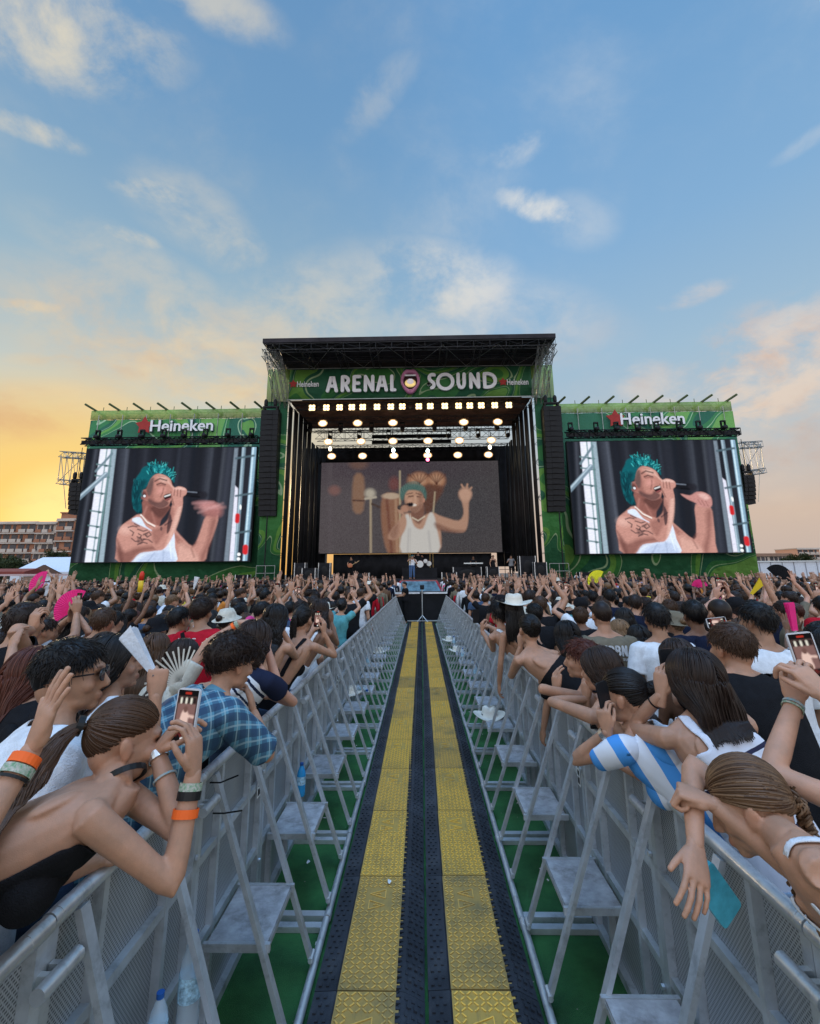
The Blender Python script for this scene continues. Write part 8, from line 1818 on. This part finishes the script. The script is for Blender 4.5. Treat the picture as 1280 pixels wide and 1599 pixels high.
cr = npmesh('distant_crowd', np.concatenate(Vs), np.concatenate(Qs), np.concatenate(Ts), mats, None, True, np.concatenate([np.concatenate(MQ), np.concatenate(MT)]), {'tint': np.ones((off, 3)), 'lock': np.full((off, 3), .35)})
tag(cr, 'dense distant crowd with raised hands between the near rows and the stage', kind='stuff')
print('crowd', len(near), len(far), off)

# ------------------------------------------------------------------ small things in and over the crowd
M_yel = pm('yellow_fan_cloth', (.75, .72, .03), .6)
for c, m_, r_, lb_, up_ in ((A3(68, 915, 14), M_pinkf, .42, 'small pink open fan raised by the person on shoulders, far left', (-.9, 0, .4)), (A3(934, 908, 16), M_yel, .36, 'yellow open fan above the crowd in front of the right screen', (-.7, 0, .7)), (A3(1052, 930, 13), C_['black'], .34, 'black open fan above the crowd right of the right subwoofer', (.7, 0, .6)), (A3(1215, 905, 14), C_['black'], .42, 'black open fan above the crowd near the right cabins', (.5, 0, .8)), (A3(1092, 918, 13), M_pinkf, .22, 'small pink fan above the crowd below the right screen corner', (0, 0, 1))):
    open_fan(c, (0, -1, 0), up_, lb_, m_, m_, r_, 150, 16, .25)
for c, d, lb_, m_ in ((A3(606, 110+0, 12) if 0 else A3(303, 920, 12), (.2, 0, 1), 'white folded fan above the left crowd', C_['white']), (A3(460, 935, 9), (-.4, 0, 1), 'white folded fan right of the left crowd middle', C_['white'])):
    folded_fan(c, d, lb_, m_, .30, .03, .12)
stk_ = empty('inflatable_stick', tuple(A3(219, 925, 11))); tag(stk_, 'upright red and yellow inflatable stick above the left crowd', 'inflatable stick')
mb = MB(); mb.tube([(0, 0, 0), (0, 0, .26)], [.055, .055], 10); mb.build('lower_half', pm('yellow_vinyl', (.75, .50, .03), .3), stk_, True); mb = MB(); mb.tube([(0, 0, .26), (.005, 0, .42), (.005, 0, .47)], [.055, .05, .02], 10); mb.build('upper_half', pm('red_vinyl', (.6, .04, .02), .3), stk_, True)
surf_ = empty('oval_sign', tuple(A3(583, 943, 14))); tag(surf_, 'white oval hand fan held over the left rail near the platform', 'hand fan'); mb = MB(); mb.ell((0, 0, 0), (.12, .006, .26), 0, 18, 12, np.array(Matrix.Rotation(rad(16), 3, 'Y'))); mb.build('leaf', C_['white'], surf_, True); mb = MB(); mb.tube([(-.05, 0, -.22), (-.09, 0, -.42)], .012, 6); mb.build('handle', C_['white'], surf_)
for px, py, Y_, s, lb_ in ((505, 952, 7.2, 1.0, 'L'), (577, 912, 17, 1.1, 'L'), (792, 911, 17, 1.1, 'R')):
    p = A3(px, py, Y_); bb = Body((p[0], Y_, .93), (p[0], Y_+.02, p[2]-.20), fem=True, k=.98, vox=.02, handvox=.007); root = empty('person', (p[0], Y_, 0)); bb.root = root
    tag(root, {505: 'person under a bright white cowboy hat behind the left rail', 577: 'person in a wide white hat near the platform, left crowd', 792: 'person in a wide white hat right of the stage centre'}[px], 'person'); bb.emit(root, 'tan'); bb.tank(root, C_['white']); bb.pants(root, C_['denim']); hair(bb, root, 'long', 'dark', 200, .22, 5, thick=3, seg=5); cowboy(bb)
# person raised on shoulders, far left
p = A3(76, 905, 14.2); bb = Body((p[0], 14.2, 1.62), (p[0], 14.2, p[2]-.15), fem=False, k=1.0, vox=.02, handvox=.007, ground=1.0, arms={'R': dict(w=A3(76, 893, 14.1), e=A3(82, 905, 14.1), pose='fist'), 'L': dict(w=A3(70, 915, 13.9), e=A3(66, 920, 14), pose='fist')})
root = empty('person', (p[0], 14.2, 0)); bb.root = root; tag(root, 'person in white shirt lifted on shoulders at the far left, arms up', 'person'); bb.emit(root, 'tan'); bb.tee(root, C_['white']); bb.pants(root, C_['denim'], cuff=1.1); hair(bb, root, 'short', 'black', 200, .04, 6, thick=3, seg=5)
# things left on the barrier steps and the turf
M_pet = pm('clear_bottle_plastic', (.62, .72, .80), .12, var=.05, alpha=.42); M_cap = pm('blue_cap', (.02, .10, .35), .4); M_lab = pm('bottle_label', (.35, .55, .70), .5, var=.5, scale=60)
def bottle(loc, label, body=None, h=.30, r=.038, lie=None, cap=None, rz=0):
    e = empty('water_bottle' if body is None else 'drink_bottle', loc); tag(e, label, 'bottle', 'bottles left on the barrier steps')
    prof = [(r*.85, .002), (r, .012), (r*.96, h*.12), (r, h*.18), (r*.94, h*.26), (r, h*.34), (r*.97, h*.5), (r, h*.62), (r*.85, h*.74), (r*.45, h*.88), (r*.36, h*.92)]
    mb = MB(); mb.lathe(prof, n=16); auto_smooth(mb.build('bottle_body', body or M_pet, e), 60); mb = MB(); mb.lathe([(r*.42, h*.915), (r*.42, h*.99)], n=12); mb.build('cap', cap or M_cap, e)
    mb = MB(); mb.lathe([(r*1.012, h*.36), (r*1.012, h*.60)], n=16); mb.build('label', M_lab, e)
    if lie is not None: e.rotation_euler = (rad(90), 0, rad(lie)); e.location = (loc[0], loc[1], loc[2]+r)
    return e
ZS = .435
def stepy(i, side): return -.38+i*BM+(.61 if side > 0 else BM-.61)
def onstep(px, py): p = atz(px, py, ZS); return (float(p[0]), float(p[1]), ZS)
bottle((-.90, stepy(2, -1)-.12 if 0 else 2.18, ZS), 'tall clear water bottle with blue cap on the nearest left step', h=.33, r=.042); bottle((-.955, 2.06, ZS), 'smaller clear water bottle beside the tall one on the nearest left step', h=.22, r=.033)
p = onstep(470, 1243); bottle(p, 'bright blue drink bottle on the fourth left step', pm('blue_drink', (.03, .30, .62), .25), h=.235, r=.034, cap=M_cap)
p = onstep(763, 1118); cowboy(loc=p, lab='white cowboy hat lying on a right step, nearest of the hats')
for i, (px, py, lb_) in enumerate(((592, 1018, 'white cowboy hat lying on a left step far down the row'), (700, 1000, 'white hat lying on a right step beside the far barriers'), (548, 1082, 'pale hat on the left step beyond the blue bottle'), (712, 1016, 'second white hat on a right step far down the row'))):
    cowboy(loc=onstep(px, py), lab=lb_, s=.95)
for i, (px, py, lb_) in enumerate(((560, 1078, 'clear bottle lying on the left step with the pale hat'), (742, 1060, 'clear bottle standing on a right step behind the nearest hat'), (575, 1042, 'clear bottle standing on a far left step'), (722, 1032, 'clear bottle standing on a right step near the second hat'), (708, 1010, 'small clear bottle on a far right step'))):
    bottle(onstep(px, py), lb_, h=.24, lie=40 if i == 0 else None)
rg3 = random.Random(12); mbx = []
for i in range(34):
    if i < 1: x, y, z = atz(608, 1379, .064)[0], atz(608, 1379, .064)[1], .072
    else: x = rg3.choice([-1, 1])*rg3.uniform(.62, .98); y = rg3.uniform(2.6, 14); z = .008
    s = .022 if i == 0 else rg3.uniform(.010, .022); a = rg3.uniform(0, 3.1); mb = MB(); n = 7
    V = [(s*(1+.5*math.sin(k*2.1+i))*math.cos(k*6.28/n), s*.6*(1+.4*math.cos(k*1.3+i))*math.sin(k*6.28/n), .002+.004*(k % 2)) for k in range(n)]+[(0, 0, .008)]
    mb.add(V, [(k, (k+1) % n, n) for k in range(n)]+[tuple(range(n))[::-1]]); o = mb.build('paper_scrap', M_white); o.location = (x, y, z); o.rotation_euler = (0, 0, a)
    tag(o, 'torn white paper scrap lying on the yellow lid of the left ramp column' if i == 0 else 'small white paper scrap lying on the green turf under the barriers', 'litter', 'paper scraps on the turf' if i else None)
